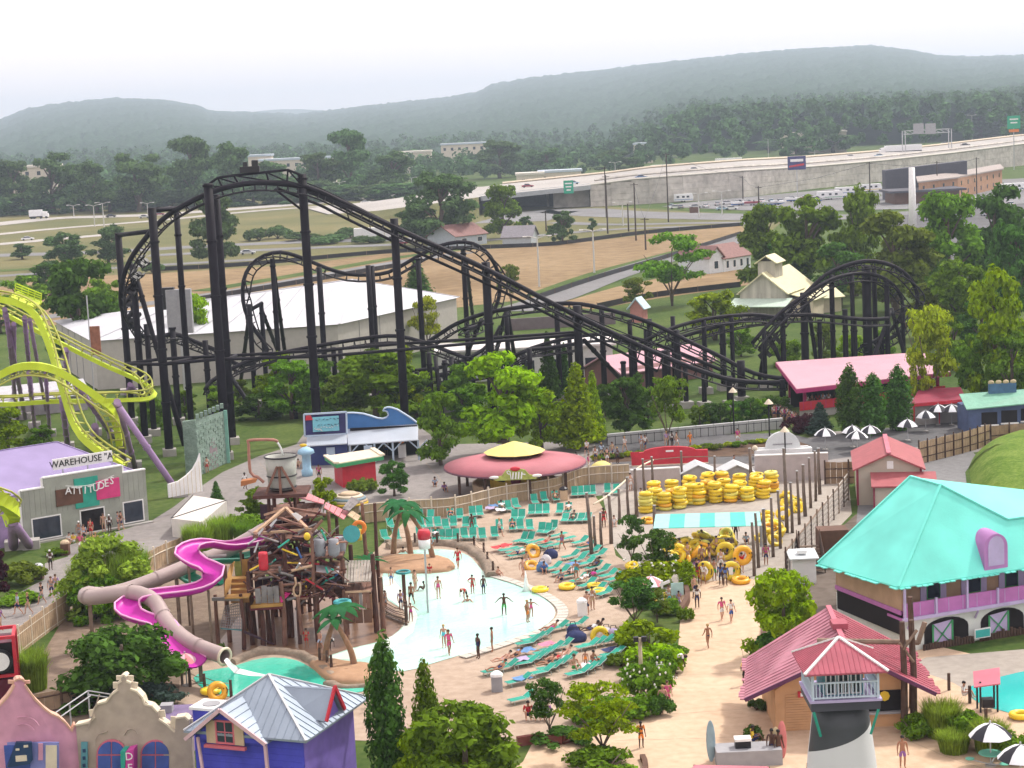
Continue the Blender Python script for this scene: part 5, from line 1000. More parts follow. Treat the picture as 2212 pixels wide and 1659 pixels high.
d=(c_-b).normalized(); o=b.lerp(c_,.55); wpart(MB().ext([o+d*x+V((0,-.12,z)) for x,z in((-.95,0),(.95,0),(.95,2.2),(.6,3.1),(0,3.4),(-.6,3.1),(-.95,2.2))],(0,.1,0)),'arched_door',mat('grey_mauve_door',(.25,.2,.22),.8,.15),r)
wpart(MB().bar(c_+V((.15,0,0)),c_+V((.15,0,5.8)),.35),'edge_post',mat('mint_post',(.2,.42,.35),.6,.1),r)
for i in range(7): w_=b.lerp(c_,(i+.5)/7); wpart(MB().box(w_+V((0,.2,(1028-905)*.0486+.25+.02*i)),(.35,.5,.5),.2),'merlon',ST,r)
r=thing('ramp_stage','white curved half pipe backboard on a pale plywood stage','stage',G(430,1155)); PLY=mat('pale_ply',(.6,.57,.53),.7,.08)
a,b,c_,d_=G(373,1160),G(440,1168),G(492,1120),G(420,1108); wpart(MB().ext([a,b,c_,d_],(0,0,1.7)),'stage_box',PLY,r)
pf=[(0,0),(1,0)]; A0=d_+V((-2.2,-.6,1.7)); B0=d_+V((.6,2.0,1.7)); m=[]
for t,h in((0,1.3),(.3,1.4),(.55,1.8),(.75,2.3),(.9,3.0),(1,3.7)): m.append(A0.lerp(B0,t)+V((0,0,h)))
wpart(MB().ext([A0,B0]+m[::-1],(-.1,.12,0)),'curved_backboard',WHITE,r)
for t in np.linspace(.08,.92,8): p=A0.lerp(B0,t); wpart(MB().bar(p+V((.08,-.05,0)),p+V((.08,-.05,1.3+1.9*t*t)),.04),'batten',CREAM,r)
for x_,y_ in((a,d_),(a,c_)): wpart(MB().bar(x_+V((0,0,1.74)),y_+V((0,0,1.74)),.06),'cable',BLACK,r)
# sea-blue trunk sign and bench bits on the plaza
r=thing('drink_column','pale blue column stand shaped like a drink cup on the plaza','kiosk',G(664,1028)); part(MB().lathe([(.55,0),(.6,.6),(.45,.75),(.45,2.2),(.9,2.4),(.8,2.75),(.15,3.1)],n=14),'stand',mat('pale_blue_cup',(.3,.5,.66),.5,.15,2),r,True)
# ---- farm buildings and houses beyond
def house(name,label,u0,v0,u1,v1,h,rh,depth,wall,roof,cat_='house',over=.5,gable_front=False):
    a,rz,W=frame2(G(u0,v0),G(u1,v1)); r=thing(name,label,cat_,a,rz)
    if gable_front:
        part(MB().ext([(0,0,0),(W,0,0),(W,0,h),(W/2,0,h+rh),(0,0,h)],(0,depth,0)),'wall',wall,r)
        for s in(0,1): x=-over if s==0 else W+over; part(MB().slab((x,-over,h-.25),(W/2,-over,h+rh+.12),(W/2,depth+over,h+rh+.12),(x,depth+over,h-.25),.18),'roof_slope',roof,r)
    else:
        part(MB().ext([(0,0,0),(0,depth,0),(0,depth,h),(0,depth/2,h+rh),(0,0,h)],(W,0,0)),'wall',wall,r)
        for s in(0,1): y=-over if s==0 else depth+over; part(MB().slab((-over,y,h-.25),(W+over,y,h-.25),(W+over,depth/2,h+rh+.12),(-over,depth/2,h+rh+.12),.18),'roof_slope',roof,r)
    return r,W
BARNW=mat('weathered_barn_board',(.42,.4,.34),.85,.25,1.,streak=.15); CRR=mat('cream_yellow_roof',(.66,.62,.4),.6,.08); BRR=mat('brown_red_roof',(.22,.12,.11),.8,.15); GSH=mat('grey_shingle_roof',(.2,.19,.21),.85,.12); HOUW=mat('white_siding',(.6,.64,.66),.7,.08)
r,W=house('barn','weathered barn with pale yellow roof and lantern behind the coaster',1600,690,1700,690,4.6,3.2,16,BARNW,CRR,'barn',gable_front=True)
part(MB().bx(W/2-1.5,W/2+1.5,2.5,7,6.8,9.6),'lantern',BARNW,r)
for s in(-1,1): part(MB().slab((W/2+s*2,2,9.3),(W/2,2,10.6),(W/2,7.5,10.6),(W/2+s*2,7.5,9.3),.15),'lantern_roof',CRR,r)
part(MB().bx(W-.1,W+4,2,9,0,3.2),'side_wing',CREAM,r); part(MB().slab((W-.2,1.5,4.2),(W+4.5,1.5,3.1),(W+4.5,9.5,3.1),(W-.2,9.5,4.2),.15),'wing_roof',CRR,r)
part(MB().slab((-1,-4,2.6),(W+1,-4,2.6),(W+1,.2,3.6),(-1,.2,3.6),.15),'porch_roof',mat('mint_roof',(.45,.56,.48),.6,.08),r)
for k in range(14): part(MB().bx(W*(k+.5)/14-.04,W*(k+.5)/14+.04,-.06,0,0,4.5),'board_joint',BARNW,r)
r,W=house('barn_annex','small yellow roofed annex right of the weathered barn',1762,678,1818,672,2.8,1.6,7,CREAM,CRR,'barn')
r,W=house('farmhouse','white farmhouse wing with dark red roof beyond the fields, gable towards us',1533,592,1562,588,3.6,2.2,9,HOUW,BRR,gable_front=True); window(r,W*.35,W*.65,1,2.6)
r,W=house('farmhouse','white farmhouse with porch and dark red roof beyond the fields',1563,588,1622,578,3.2,2.4,9,HOUW,BRR)
for t in(.15,.4,.65,.88): window(r,W*t-.5,W*t+.5,.8,2.3)
r,W=house('bungalow','grey bungalow with brown red roof at the edge of the brown field',985,534,1052,526,3.2,2.8,11,mat('grey_blue_siding',(.4,.45,.5),.8,.08),BRR); window(r,W*.2,W*.35,1,2.2); window(r,W*.7,W*.85,1,2.2)
r,W=house('garage','grey garage with charcoal roof at the edge of the brown field',1086,535,1148,533,3.0,2.6,9,mat('grey_siding',(.42,.46,.48),.8,.08),GSH,'garage')
r,W=house('ticket_booth','tiny steep roofed pale blue booth behind the coaster track',1362,697,1390,697,2.6,1.6,2.2,mat('salmon_wall',(.45,.2,.18),.8,.1),mat('pale_blue_roof',(.45,.58,.66),.6,.06),'booth',gable_front=True)
r,W=house('pink_roof_hut','low hut with pink roof under the coaster lift hill',1345,842,1540,812,2.4,1.6,8,mat('plum_brown_wall',(.2,.1,.1),.8,.1),PKS,'hut')
# big white show hall
r=thing('show_hall','long white roofed show hall behind the coaster columns','hall',V((-59,272,0)))
fp=[(-59,272),(-25,279),(-8.4,312),(-30,335),(-72,305)]; EAV=7.; WALLG=mat('hall_wall_beige',(.42,.4,.37),.8,.06); RW=mat('white_hall_roof',(.5,.51,.55),.6,.12,.15)
for i in range(5):
    a,b=fp[i],fp[(i+1)%5]; d=V((b[0]-a[0],b[1]-a[1],0)).normalized(); n_=V((-d.y,d.x,0)); wpart(MB().ext([V((*a,0)),V((*b,0)),V((*b,EAV)),V((*a,EAV))],n_*.3),'wall',WALLG,r)
    L_=(V(b+(0,))-V(a+(0,))).length
    for k in range(1,int(L_/6)): p=V((*a,0))+d*(k*6); wpart(MB().bar(p-n_*.04,p-n_*.04+V((0,0,EAV)),.08),'panel_joint',GREYP,r)
r1,r2=V((-50,290,10.2)),V((-25,310,11.)); E=[V((x,y,EAV+.1)) for x,y in fp]; cxy=V((-38,300,EAV+.1)); E=[p+(p-cxy).normalized()*.6 for p in E]
for q in([E[0],E[1],r2,r1],[E[1],E[2],r2],[E[2],E[3],r2],[E[3],E[4],r1,r2],[E[4],E[0],r1]): wpart(MB().face(*q),'roof_slope',RW,r)
for p,q in((E[0],r1),(E[1],r2),(r1,r2),(E[2],r2)): wpart(MB().bar(p+V((0,0,.05)),q+V((0,0,.05)),.3,.12),'ridge_cap',RW,r)
for q0,q1,q2,q3,n_ in((E[0],E[1],r2,r1,10),(E[3],E[4],r1,r2,6)):
    for k in range(1,n_): wpart(MB().bar(q0.lerp(q1,k/n_)+V((0,0,.04)),q3.lerp(q2,k/n_)+V((0,0,.04)),.12,.06),'roof_seam',mat('seam_grey',(.5,.51,.54),.6),r)
# low white buildings seen through the coaster
r=thing('workshop','low white workshop seen through the coaster columns','building',G(1000,850)); wpart(MB().bx(-10,14,262,270,0,4.2),'wall',mat('workshop_white',(.6,.6,.6),.8,.08),r); wpart(MB().bx(-10.5,14.5,261.5,270.5,4.2,4.5),'roof',mat('pale_roof',(.62,.6,.6),.7,.06),r)
for k in range(5): wpart(MB().bx(-7+k*4.3,-5.4+k*4.3,261.92,262,1,2.6),'window',GLASS,r)
r=thing('garden_wall','brown garden wall behind the coaster with dark shrubs on top','wall',G(1200,715)); wpart(MB().ext([G(1100,715),G(1330,700),G(1330,700)+V((0,0,2)),G(1100,715)+V((0,0,2))],(0,.4,0)),'wall_panel',mat('plum_brown_block',(.16,.13,.14),.9,.1),r)
# prefabs at far left behind the lime coaster
for k,(u0,v0,u1,v1,lab) in enumerate([(130,790,205,800,'pale low shed behind the lime coaster track'),(0,905,190,885,'long mauve grey shed under the lime coaster arch')]): house('low_shed',lab,u0,v0,u1,v1,2.4,1.2,8,mat('shed_grey',(.35,.33,.36),.8,.1),mat('shed_roof_grey',(.45,.45,.48),.6,.08),'shed')
r=thing('rusty_sign','rusty brown vertical sign on a pole beside the lime coaster','sign',PY(205,760,240)*1.); q=r.location; q.z=0; t=PY(205,715,240); wpart(MB().box((t.x,t.y,t.z-1.2),(1.2,.3,3.6)),'sign_panel',mat('rust',(.3,.13,.08),.8,.3),r); wpart(MB().bar((t.x-.7,t.y,0),(t.x-.7,t.y,t.z+4.5),.14),'pole',STEEL,r)
r=thing('loudspeaker_tower','grey box tower with dark lettered panels behind the coaster drop','tower',PY(385,700,262)*1.); r.location.z=0; t=PY(385,625,262); wpart(MB().box((t.x,t.y,t.z-3),(3.4,1.2,6)),'cabinet',GREYP,r); wpart(MB().box((t.x-1.6,t.y+.3,t.z-1.2),(2.0,1.0,3)),'side_cabinet',BLACK,r); wpart(MB().bar((t.x,t.y,0),(t.x,t.y,t.z-3),.4),'mast',STEEL,r)
# ================================================================ WATER FORT, SLIDES, FENCES, POLES, TUBES
rr=random.Random(21)
fo=thing('water_fort','ramshackle multi storey timber water fort with nets, planks and barrels','play structure',G(650,1400))
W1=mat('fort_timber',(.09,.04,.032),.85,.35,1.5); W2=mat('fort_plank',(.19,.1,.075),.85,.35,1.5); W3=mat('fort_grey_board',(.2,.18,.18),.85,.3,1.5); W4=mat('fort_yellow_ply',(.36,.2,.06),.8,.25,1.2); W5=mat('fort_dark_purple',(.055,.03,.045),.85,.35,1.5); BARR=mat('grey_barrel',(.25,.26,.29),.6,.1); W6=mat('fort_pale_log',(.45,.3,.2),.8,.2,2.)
def Q(x,y,Y): return PY(432+.25*x,1037+.25*y,Y)
def gpost(x,y,Y,r=.17,mt=W1,base=0.):
    t=Q(x,y,Y); wpart(MB().tube([(t.x,t.y,base),(t.x+rr.uniform(-.08,.08),t.y,(t.z+base)*.5),t],[r*1.1,r,r*.85],7),'log_post',mt,fo)
for x,y,Y in[(130,990,131.5),(350,985,130.4),(215,740,132.5),(415,790,131.5),(430,700,133.5),(360,640,136),(525,1080,131),(580,1080,131.5),(620,1080,131.2),(700,880,130.8),(770,900,133),(840,1000,131.2),(720,460,133),(965,480,132),(1000,980,131.5),(985,700,134),(1230,680,133),(1240,950,131.8),(1300,560,137),(1110,270,138),(1180,330,140),(590,110,139),(815,100,139.5),(640,150,141),(840,110,142),(470,470,136),(660,300,139),(900,330,140),(1400,200,142),(1510,200,142),(1490,640,133.2),(1560,840,133.5)]: gpost(x,y,Y,rr.uniform(.13,.2),rr.choice([W1,W1,W2]))
def bd(x0,x1,y0,y1,Y,mt,nm='wall_board',w_=.34,jit=.06):
    """upright boards filling a rectangle of the front view at distance Y"""
    a,b=Q(x0,y1,Y),Q(x1,y1,Y); zt=Q((x0+x1)/2,y0,Y).z; zb=Q((x0+x1)/2,y1,Y).z; n=max(2,int((b.x-a.x)/w_))
    for k in range(n): x=a.x+(b.x-a.x)*(k+.5)/n; h=(zt-zb)*rr.uniform(.9,1.06); wpart(MB().box((x,Y+rr.uniform(-.04,.04),zb+h/2),((b.x-a.x)/n*.9,.06,h),0,Matrix.Rotation(rr.uniform(-jit,jit),3,'Y')),nm,mt if not isinstance(mt,list) else rr.choice(mt),fo)
def dk(x0,x1,y,Y0,Y1,mt=W2):
    a,b=Q(x0,y,Y0),Q(x1,y,Y0); wpart(MB().bx(a.x,b.x,Y0,Y1,a.z-.16,a.z-.05),'deck_frame',W1,fo); n=max(3,int((b.x-a.x)/.45))
    for k in range(n): wpart(MB().bx(a.x+(b.x-a.x)*k/n+.02,a.x+(b.x-a.x)*(k+1)/n-.02,Y0+rr.uniform(-.1,.1),Y1,a.z-.05,a.z),'deck_plank',mt,fo)
# decks from the front booth up to the bucket tower
dk(450,710,1075,130.6,136,W4); dk(420,980,790,133,138); dk(980,1235,665,132.3,138); dk(985,1230,815,132.2,136); dk(985,1220,925,132,137); dk(700,1000,960,132,138); dk(560,960,520,135,141); dk(560,1000,330,137,142); dk(1250,1480,975,131.6,135)
# dark inner rooms
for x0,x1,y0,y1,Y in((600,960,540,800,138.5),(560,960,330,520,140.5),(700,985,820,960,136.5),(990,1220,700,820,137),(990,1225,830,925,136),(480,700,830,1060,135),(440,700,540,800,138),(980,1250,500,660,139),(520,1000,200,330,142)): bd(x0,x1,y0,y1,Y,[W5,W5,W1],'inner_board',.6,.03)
# front booth with grey panel and stick gable
bd(480,690,920,1062,130.5,W3); wpart(MB().bar(Q(440,1095,130.4),Q(715,1075,130.4),.16,.22),'booth_sill',W4,fo); wpart(MB().bar(Q(430,1110,130.5),Q(715,1095,130.5),.1,.3),'booth_beam',mat('fort_wine',(.12,.02,.03),.8,.2),fo)
for p,q in(((575,790),(450,860)),((575,790),(690,855)),((455,800),(695,795)),((695,800),(805,830)),((690,750),(690,800)),((600,745),(700,740)),((490,680),(615,625)),((790,785),(970,740)),((70,665),(230,650)),((710,910),(890,890)),((750,1035),(850,1010)),((850,1030),(940,1020))): wpart(MB().tube([Q(*p,130.9),Q(*q,131.1)],.1,6),'stick_rail',rr.choice([W6,W2,W3]),fo)
wpart(MB().tube(smoothpts([Q(x,y,130.6) for x,y in((820,840),(830,900),(810,930),(812,980),(840,1005),(865,985),(865,900),(850,890))],.3),.08,6),'bent_pipe',W6,fo,True); wpart(MB().tube([Q(845,1005,130.6),Q(880,1335,130.6)],.13,6),'leaning_post',W2,fo)
wpart(MB().slab(Q(700,1000,130.7),Q(740,970,132),Q(790,972,132),Q(710,1055,130.4),.1),'pink_chute',mat('fort_magenta',(.55,.03,.2),.4,.1),fo)
# yellow stair
for k in range(4):
    y=840+k*48; Y=133-.55*k; a,b=Q(272,y,Y),Q(430,y,Y); wpart(MB().bx(a.x,b.x,Y-.5,Y+.3,a.z-.07,a.z),'stair_tread',W4,fo); wpart(MB().bx(a.x,b.x,Y-.46,Y-.4,a.z-.55,a.z-.07),'stair_riser',mat('stair_orange',(.33,.15,.05),.8,.2),fo)
a,b=Q(222,1003,130.7),Q(430,1003,130.7); wpart(MB().bx(a.x,b.x,130.2,131.2,a.z-.1,a.z),'stair_landing',W4,fo)
wpart(MB().ext([Q(210,1005,130.4),Q(262,920,131.5),Q(268,830,132.8),Q(295,700,134),Q(260,735,134),Q(215,880,132)],(.06,0,0)),'stair_side',W4,fo); bd(300,430,690,830,134.5,[W4,mat('fort_moss',(.22,.24,.06),.85,.4)],'stair_back',.5)
# left portal frame and net
wpart(MB().bar(Q(105,1028,130.8),Q(362,1030,130.4),.2,.22),'beam',W3,fo)
a,b,c,d=Q(215,1090,131.5),Q(360,1050,131.5),Q(360,1290,129.5),Q(175,1275,129.5)
for k in range(10): wpart(MB().tube([a.lerp(b,k/9),d.lerp(c,k/9)],.03,4),'net_rope',W3,fo); wpart(MB().tube([a.lerp(d,k/9),b.lerp(c,k/9)],.03,4),'net_rope',W3,fo)
wpart(MB().bar(Q(180,1280,129.6),Q(360,1295,129.6),.1),'net_bar',TEALPAN,fo); wpart(MB().bar(Q(380,1310,130),Q(525,1370,130),.14),'ramp_beam',W5,fo); wpart(MB().bar(Q(525,1370,130),Q(640,1420,130.2),.08),'ramp_beam',W5,fo)
# right tower: barrels, chutes, thatch, balcony
for x,y,Y in((1040,660,132.6),(1160,660,132.6),(1212,640,134)): c=Q(x,y,Y); wpart(MB().lathe([(.34,0),(.42,.35),(.42,.9),(.34,1.25)],c,12),'barrel',BARR,fo,True)
wpart(MB().slab(Q(1005,790,132),Q(1200,800,132),Q(1205,745,133.4),Q(1005,735,133.4),.08),'trough',mat('trough_grey',(.42,.4,.42),.6,.15),fo)
bd(1000,1230,830,920,134,[W2,RED,W4,W5],'tower_board',.5); bd(995,1235,930,1010,133,[W4,W2,W1],'tower_board',.5)
def roofpatch(p,mt,n,nm='roof_board'):
    a,b,c,d=[Q(*q) for q in p]
    for k in range(n): s,t=k/n+.01,(k+1)/n-.01; wpart(MB().slab(a.lerp(b,s),a.lerp(b,t),d.lerp(c,t),d.lerp(c,s),.07),nm,mt,fo)
roofpatch([(1245,880,131.6),(1475,870,131.6),(1500,690,135),(1250,695,135)],mat('thatch_grey',(.3,.27,.24),.9,.25),9)
bd(1262,1470,960,1110,131.5,[W2,W3,W2],'picket',.24); wpart(MB().bar(Q(1255,968,131.4),Q(1475,958,131.4),.1,.14),'hand_rail',W6,fo); bd(1255,1495,1115,1235,131.6,BROWN,'base_board',.5,.01)
roofpatch([(820,300,138),(1090,300,138),(1100,205,141.5),(830,215,141.5)],W3,10); roofpatch([(700,240,140),(830,215,142),(825,180,143),(720,200,143)],W2,5)
ROSE=mat('rose_shingle',(.56,.2,.22),.7,.1)
roofpatch([(852,150,140),(1072,205,140),(1078,175,143),(885,92,143)],ROSE,4,'pink_roof_panel'); roofpatch([(1072,235,139.5),(1245,340,139.5),(1290,275,142.5),(1085,190,142.5)],ROSE,4,'pink_roof_panel'); roofpatch([(1275,300,140),(1360,355,140),(1390,310,142.5),(1310,260,142.5)],WOODL,2,'tan_roof_panel'); roofpatch([(1228,245,141),(1290,265,141),(1385,180,144),(1310,140,144)],W3,3,'grey_roof_panel')
# open gable rafters
for p,q,w_ in(((740,238,136),(470,462,132.5),.24),((740,238,136),(1090,300,136),.24),((740,238,136),(925,415,131.6),.2),((470,462,132.5),(970,425,133),.18),((480,480,131.8),(560,420,133),.18),((965,450,131.6),(1058,345,131.8),.24),((580,405,134),(850,375,134),.16),((700,330,134),(890,400,132),.16),((475,455,132.4),(490,495,131.8),.2),((560,300,138),(720,250,136),.16)): wpart(MB().bar(Q(*p),Q(*q),w_,.16),'rafter',rr.choice([W2,W6,W2]),fo)
wpart(MB().slab(Q(790,290,133),Q(830,280,133),Q(890,320,133),Q(850,352,133),.04),'white_banner',WHITE,fo)
for x,y in((485,470),(600,390)): wpart(MB().slab(Q(x,y,132),Q(x+60,y-60,132),Q(x+65,y-45,132),Q(x+15,y+20,132),.04),'torn_canvas',mat('canvas_pale',(.55,.55,.58),.8,.1),fo)
# jumble of loose planks and pipes
for k in range(190):
    x=rr.uniform(450,1240); y=rr.uniform(300,1060); Y=rr.uniform(130.9,133.5) if y>800 else rr.uniform(132,138)
    if x<560 and y<560: continue
    if y<440 and (x<600 or x>1000): continue
    c=Q(x,y,Y); m_=Euler((rr.uniform(-.4,.4),rr.uniform(-.9,.9),rr.uniform(-.5,.5))).to_matrix(); wpart(MB().box(c,(rr.uniform(.6,2.2),.2,.07),0,m_),'loose_plank',rr.choice([W1,W1,W2,W3,W5,W5,W5,mat('fort_wine',(.12,.02,.03))]),fo)
for k in range(34):
    c=Q(rr.uniform(480,1200),rr.uniform(480,1000),rr.uniform(130.9,134)); wpart(MB().tube([c,c+V((rr.uniform(-1.2,1.2),rr.uniform(-.6,.6),rr.uniform(-.8,.9)))],.07,6),'water_pipe',rr.choice([RED,STEEL,BLUE,TEALP,YEL,W1,W6]),fo)
wpart(MB().lathe([(.3,0),(.34,.15),(.34,1.1),(.3,1.25)],Q(552,775,131),12),'red_barrel',RED,fo,True); wpart(MB().blob(Q(925,487,131.2),(.24,.24,.28),10,7),'yellow_buoy',YEL,fo,True)
wpart(MB().tube([Q(1310,465,134),Q(1310,465,133.8)],.62,18),'turquoise_disc',mat('turquoise_disc',(.05,.3,.32),.5,.15),fo); wpart(MB().torus(Q(1375,410,137),.4,.16,14,8,Matrix.Rotation(R(90),3,'X')),'life_ring',ORANGE,fo); wpart(MB().lathe([(.2,0),(.22,.8)],Q(1378,520,137),8),'yellow_float',YEL,fo,True)
wpart(MB().torus(Q(1230,1055,129.4),.5,.16,16,8),'turquoise_ring',mat('turquoise_disc'  ,(.05,.3,.32)),fo,True)
# tipping bucket tower
bc=PY(607,1000,139.2); tz=PY(607,1059,139.2).z
bu=wpart(MB().lathe([(.96,0),(1.02,.3),(1.1,1.3),(1.18,2.4),(1.12,2.4),(1.04,1.3),(.92,.35),(.85,.3)],(bc.x,139.2,tz+.15),22),'tipping_bucket',mat('bucket_white',(.36,.37,.34),.6,.2,1.2),fo,True)
for z_ in(.12,1.0,2.4): wpart(MB().torus((bc.x,139.2,tz+.15+z_),1.0+.08*z_,.06,24,6),'bucket_hoop',BLACK,bu)
for sx in(-1,1): wpart(MB().bar((bc.x+sx*1.1,138,tz),(bc.x+sx*.15,137.9,tz+2.0),.16),'bucket_trestle',W2,fo)
wpart(MB().bar((bc.x,137.9,tz),(bc.x,137.9,tz+2.0),.18),'bucket_trestle',W2,fo); wpart(MB().bx(bc.x-2.0,bc.x+1.9,137.4,140.8,tz-.25,tz),'tower_platform',W1,fo)
for sx in(-1,1): wpart(MB().bar((bc.x+sx*1.3,138.2,tz-2.8),(bc.x+sx*.4,138.2,tz-.2),.14),'tower_brace',W1,fo)
pp=[PY(570,1042,138),PY(556,1030,138),PY(541,1020,138),PY(537,960,138),PY(540,951,138),PY(590,950,138),PY(600,955,138)]; wpart(MB().tube(smoothpts(pp,.4),.11,8),'feed_pipe',mat('copper_pipe',(.35,.17,.13),.5,.15),fo,True)
wpart(MB().tube(smoothpts([PY(597,953,138.3),PY(606,966,138.6),PY(611,983,138.8)],.3),.07,6),'water_jet',mat('white_water',(.8,.84,.85),.3,.05),fo,True)
wpart(MB().ext([PY(520,1051,138),PY(552,1042,138),PY(556,1034,138),PY(520,1040,138)],(0,.8,0)),'little_boat',mat('orange_wood',(.4,.16,.06),.7,.2),fo)
wpart(MB().blob(PY(655,962,138.8),(.28,.14,.13),8,5),'gull_body',YEL,fo,True)
# ---- slides
PINKS=mat('magenta_slide',(.45,.015,.32),.4,.1,.6,spec=.3); MAUVS=mat('mauve_tube_slide',(.36,.28,.27),.4,.1,.6,spec=.5); GRNS=mat('green_slide',(.03,.33,.2),.3,.1,spec=.5); PLIP=mat('pale_pink_lip',(.72,.35,.58),.4,.05)
def flume(name,label,pts,rad,mt,lip,wall=.9):
    """open U-shaped flume swept along the pts"""
    P=smoothpts(pts,.7); r=thing(name,label,'water slide',V((P[-1].x,P[-1].y,0))); F=frames(P); n=9; vs=[]; L_=[];R_=[]
    for p,T,s,nn in F:
        up_=V((0,0,1)); s=T.cross(up_).normalized()
        for j in range(n):
            a=math.pi*(1+j/(n-1)); x=math.cos(a)*rad; z=math.sin(a)*rad*.55+rad*wall; vs.append(p+s*x+up_*z)
        L_.append(vs[-n]); R_.append(vs[-1])
    k=len(F); m=MB().add(vs,[(i*n+j,i*n+j+1,(i+1)*n+j+1,(i+1)*n+j) for i in range(k-1) for j in range(n-1)])
    # outer skin, slightly larger
    vs2=[];
    for i,(p,T,s,nn) in enumerate(F):
        for j in range(n): q=V(vs[i*n+j]); c=p+V((0,0,rad*wall)); vs2.append(q+(q-c).normalized()*.06-V((0,0,.02)))
    m.add(vs2,[(i*n+j+1,i*n+j,(i+1)*n+j,(i+1)*n+j+1) for i in range(k-1) for j in range(n-1)])
    wpart(m,'flume',mt,r,True)
    for q in(L_,R_): wpart(MB().tube(q,.075,6),'lip',lip,r,True)
    for i in range(4,len(P)-3,7):
        p=P[i]
        if p.z>1.0: wpart(MB().bar(V((p.x,p.y,0)),p+V((0,0,.1)),.16),'support_post',WOODM,r)
    return r
flume('open_slide','bright magenta open water slide snaking down from the fort',[PY(u,v,Y) for u,v,Y in[(600,1176,137.5),(560,1185,136.5),(500,1196,135),(450,1190,134),(415,1198,133),(405,1215,132.2),(430,1235,131.3),(462,1250,130.6),(450,1278,130),(410,1292,129.4),(350,1300,128.6),(300,1308,128),(276,1325,127.2),(285,1345,126.3),(320,1358,125.6),(350,1366,125),(360,1380,124.3),(370,1400,123.5),(390,1425,122.4),(425,1450,121.2)]],.85,PINKS,PLIP)
flume('open_slide','green water slide half hidden behind the magenta slide',[PY(u,v,Y) for u,v,Y in[(610,1195,140),(570,1210,139.5),(520,1222,139),(460,1225,138.5),(415,1235,138),(400,1255,137.4),(430,1275,137),(480,1270,136.6)]],.8,GRNS,mat('pale_green_lip',(.2,.55,.42),.4,.05))
def pipe(name,label,pts,rad,mt):
    P=smoothpts(pts,.8); r=thing(name,label,'water slide',V((P[-1].x,P[-1].y,0))); n=14; m=MB().tube(P,rad,n,cap=False)
    Q=MB().tube(P,rad*.93,n,cap=False); m.add(Q.v,[f[::-1] for f in Q.f]); wpart(m,'tube_flume',mt,r,True)
    for i in range(4,len(P),5):
        t=(P[min(i+1,len(P)-1)]-P[i-1]).normalized(); wpart(MB().tube([P[i]-t*.09,P[i]+t*.09],rad*1.09,n,cap=False),'joint_flange',mt,r,True)
    t=(P[-1]-P[-2]).normalized(); wpart(MB().torus(P[-1],rad,.1,18,6,t.to_track_quat('Z','Y').to_matrix()),'outlet_rim',PLIP if False else CREAM,r,True)
    for i in range(3,len(P)-3,9):
        p=P[i]
        if p.z>1.2: wpart(MB().bar(V((p.x,p.y,0)),p-V((0,0,rad*.9)),.24),'support_post',WOODM,r)
    return r
pipe('tube_slide','long mauve enclosed tube slide ending in the green splash pool',[PY(u,v,Y) for u,v,Y in[(612,1135,142),(580,1140,141.5),(545,1160,140.5),(505,1182,139.5),(465,1200,138.5),(400,1225,137),(340,1250,135.5),(270,1275,134),(220,1285,133),(192,1282,132),(184,1288,130.6),(205,1290,129.6),(260,1282,129),(300,1282,128.4),(335,1300,127.6),(352,1330,126.4),(375,1360,125),(410,1388,123.6),(450,1405,122.4),(485,1418,121.4)]],.54,MAUVS)
m=MB(); P=[PY(488,1424,121.3),PY(497,1436,120.9),G(512,1449,.08),G(545,1456,.07),G(580,1460,.065)]; ws=[.3,.34,.5,.4,.1]; vs=[]
for p,q in zip(P,ws):
    for t in(-1,0,1): vs.append(p+V((.25*q*t,q*t,.06*(1-abs(t)))))
m.add(vs,[(i*3+j,i*3+j+1,(i+1)*3+j+1,(i+1)*3+j) for i in range(4) for j in range(2)]); solo(m,'slide_water',mat('white_water',(.8,.84,.85),.3,.05),'white water streaming from the tube slide mouth into the green pool','water jet',smooth=True)
# ---- fences
def fence(name,label,pts,h,mt,railm,bw=.5,posts=2.6,gap=.03,rails=(.25,.85),proud=.05,side=1):
    P=smoothpts([G(u,v) for u,v in pts],bw) if len(pts)>2 else None
    if P is None: a,b=[G(u,v) for u,v in pts]; n=max(2,int((b-a).length/bw)); P=[a.lerp(b,i/n) for i in range(n+1)]
    r=thing(name,label,'fence',P[0]); me=None
    for i in range(len(P)-1):
        a,b=P[i],P[i+1]; c=(a+b)/2; L_=(b-a).length
        me=MB().box((0,0,h/2),(1,.05,h)).mesh('board') if me is None else me
        o=link('board',me,r,mt); o.location=c-P[0]; o.rotation_euler=(0,0,math.atan2(b.y-a.y,b.x-a.x)); o.scale=(max(.05,L_-gap),1,1+rr.uniform(-.015,.015))
    for f in rails: wpart(MB().tube([p+V((0,-proud*1.6,h*f)) for p in P],.055,5),'rail',railm,r)
    st=max(1,int(posts/bw))
    for i in range(0,len(P),st): p=P[i]; wpart(MB().cyl(p+V((0,-proud*2.4,0)),.08,h+.25,6),'post',railm,r)
    return r
BAMB=mat('bamboo_screen',(.4,.31,.2),.85,.2,2.,streak=.1); FW1=mat('fence_board',(.4,.29,.19),.85,.2,1.5); FW2=mat('fence_rail_pale',(.62,.55,.45),.8,.1); FW3=mat('brown_fence',(.3,.21,.14),.85,.2,1.5)
fence('bamboo_fence','tan bamboo screen fence with pale posts behind the teal loungers',[(786,1130),(840,1124),(900,1120),(985,1114),(1085,1090),(1195,1072),(1262,1048),(1360,1040)],1.75,BAMB,FW2,.55,2.4,rails=(.55,.98))
fence('plank_fence','curved tan plank fence beside the left street',[(16,1436),(60,1400),(105,1366),(150,1335)],1.9,FW1,FW2,.42,2.6,rails=(.12,.75),proud=-.05)
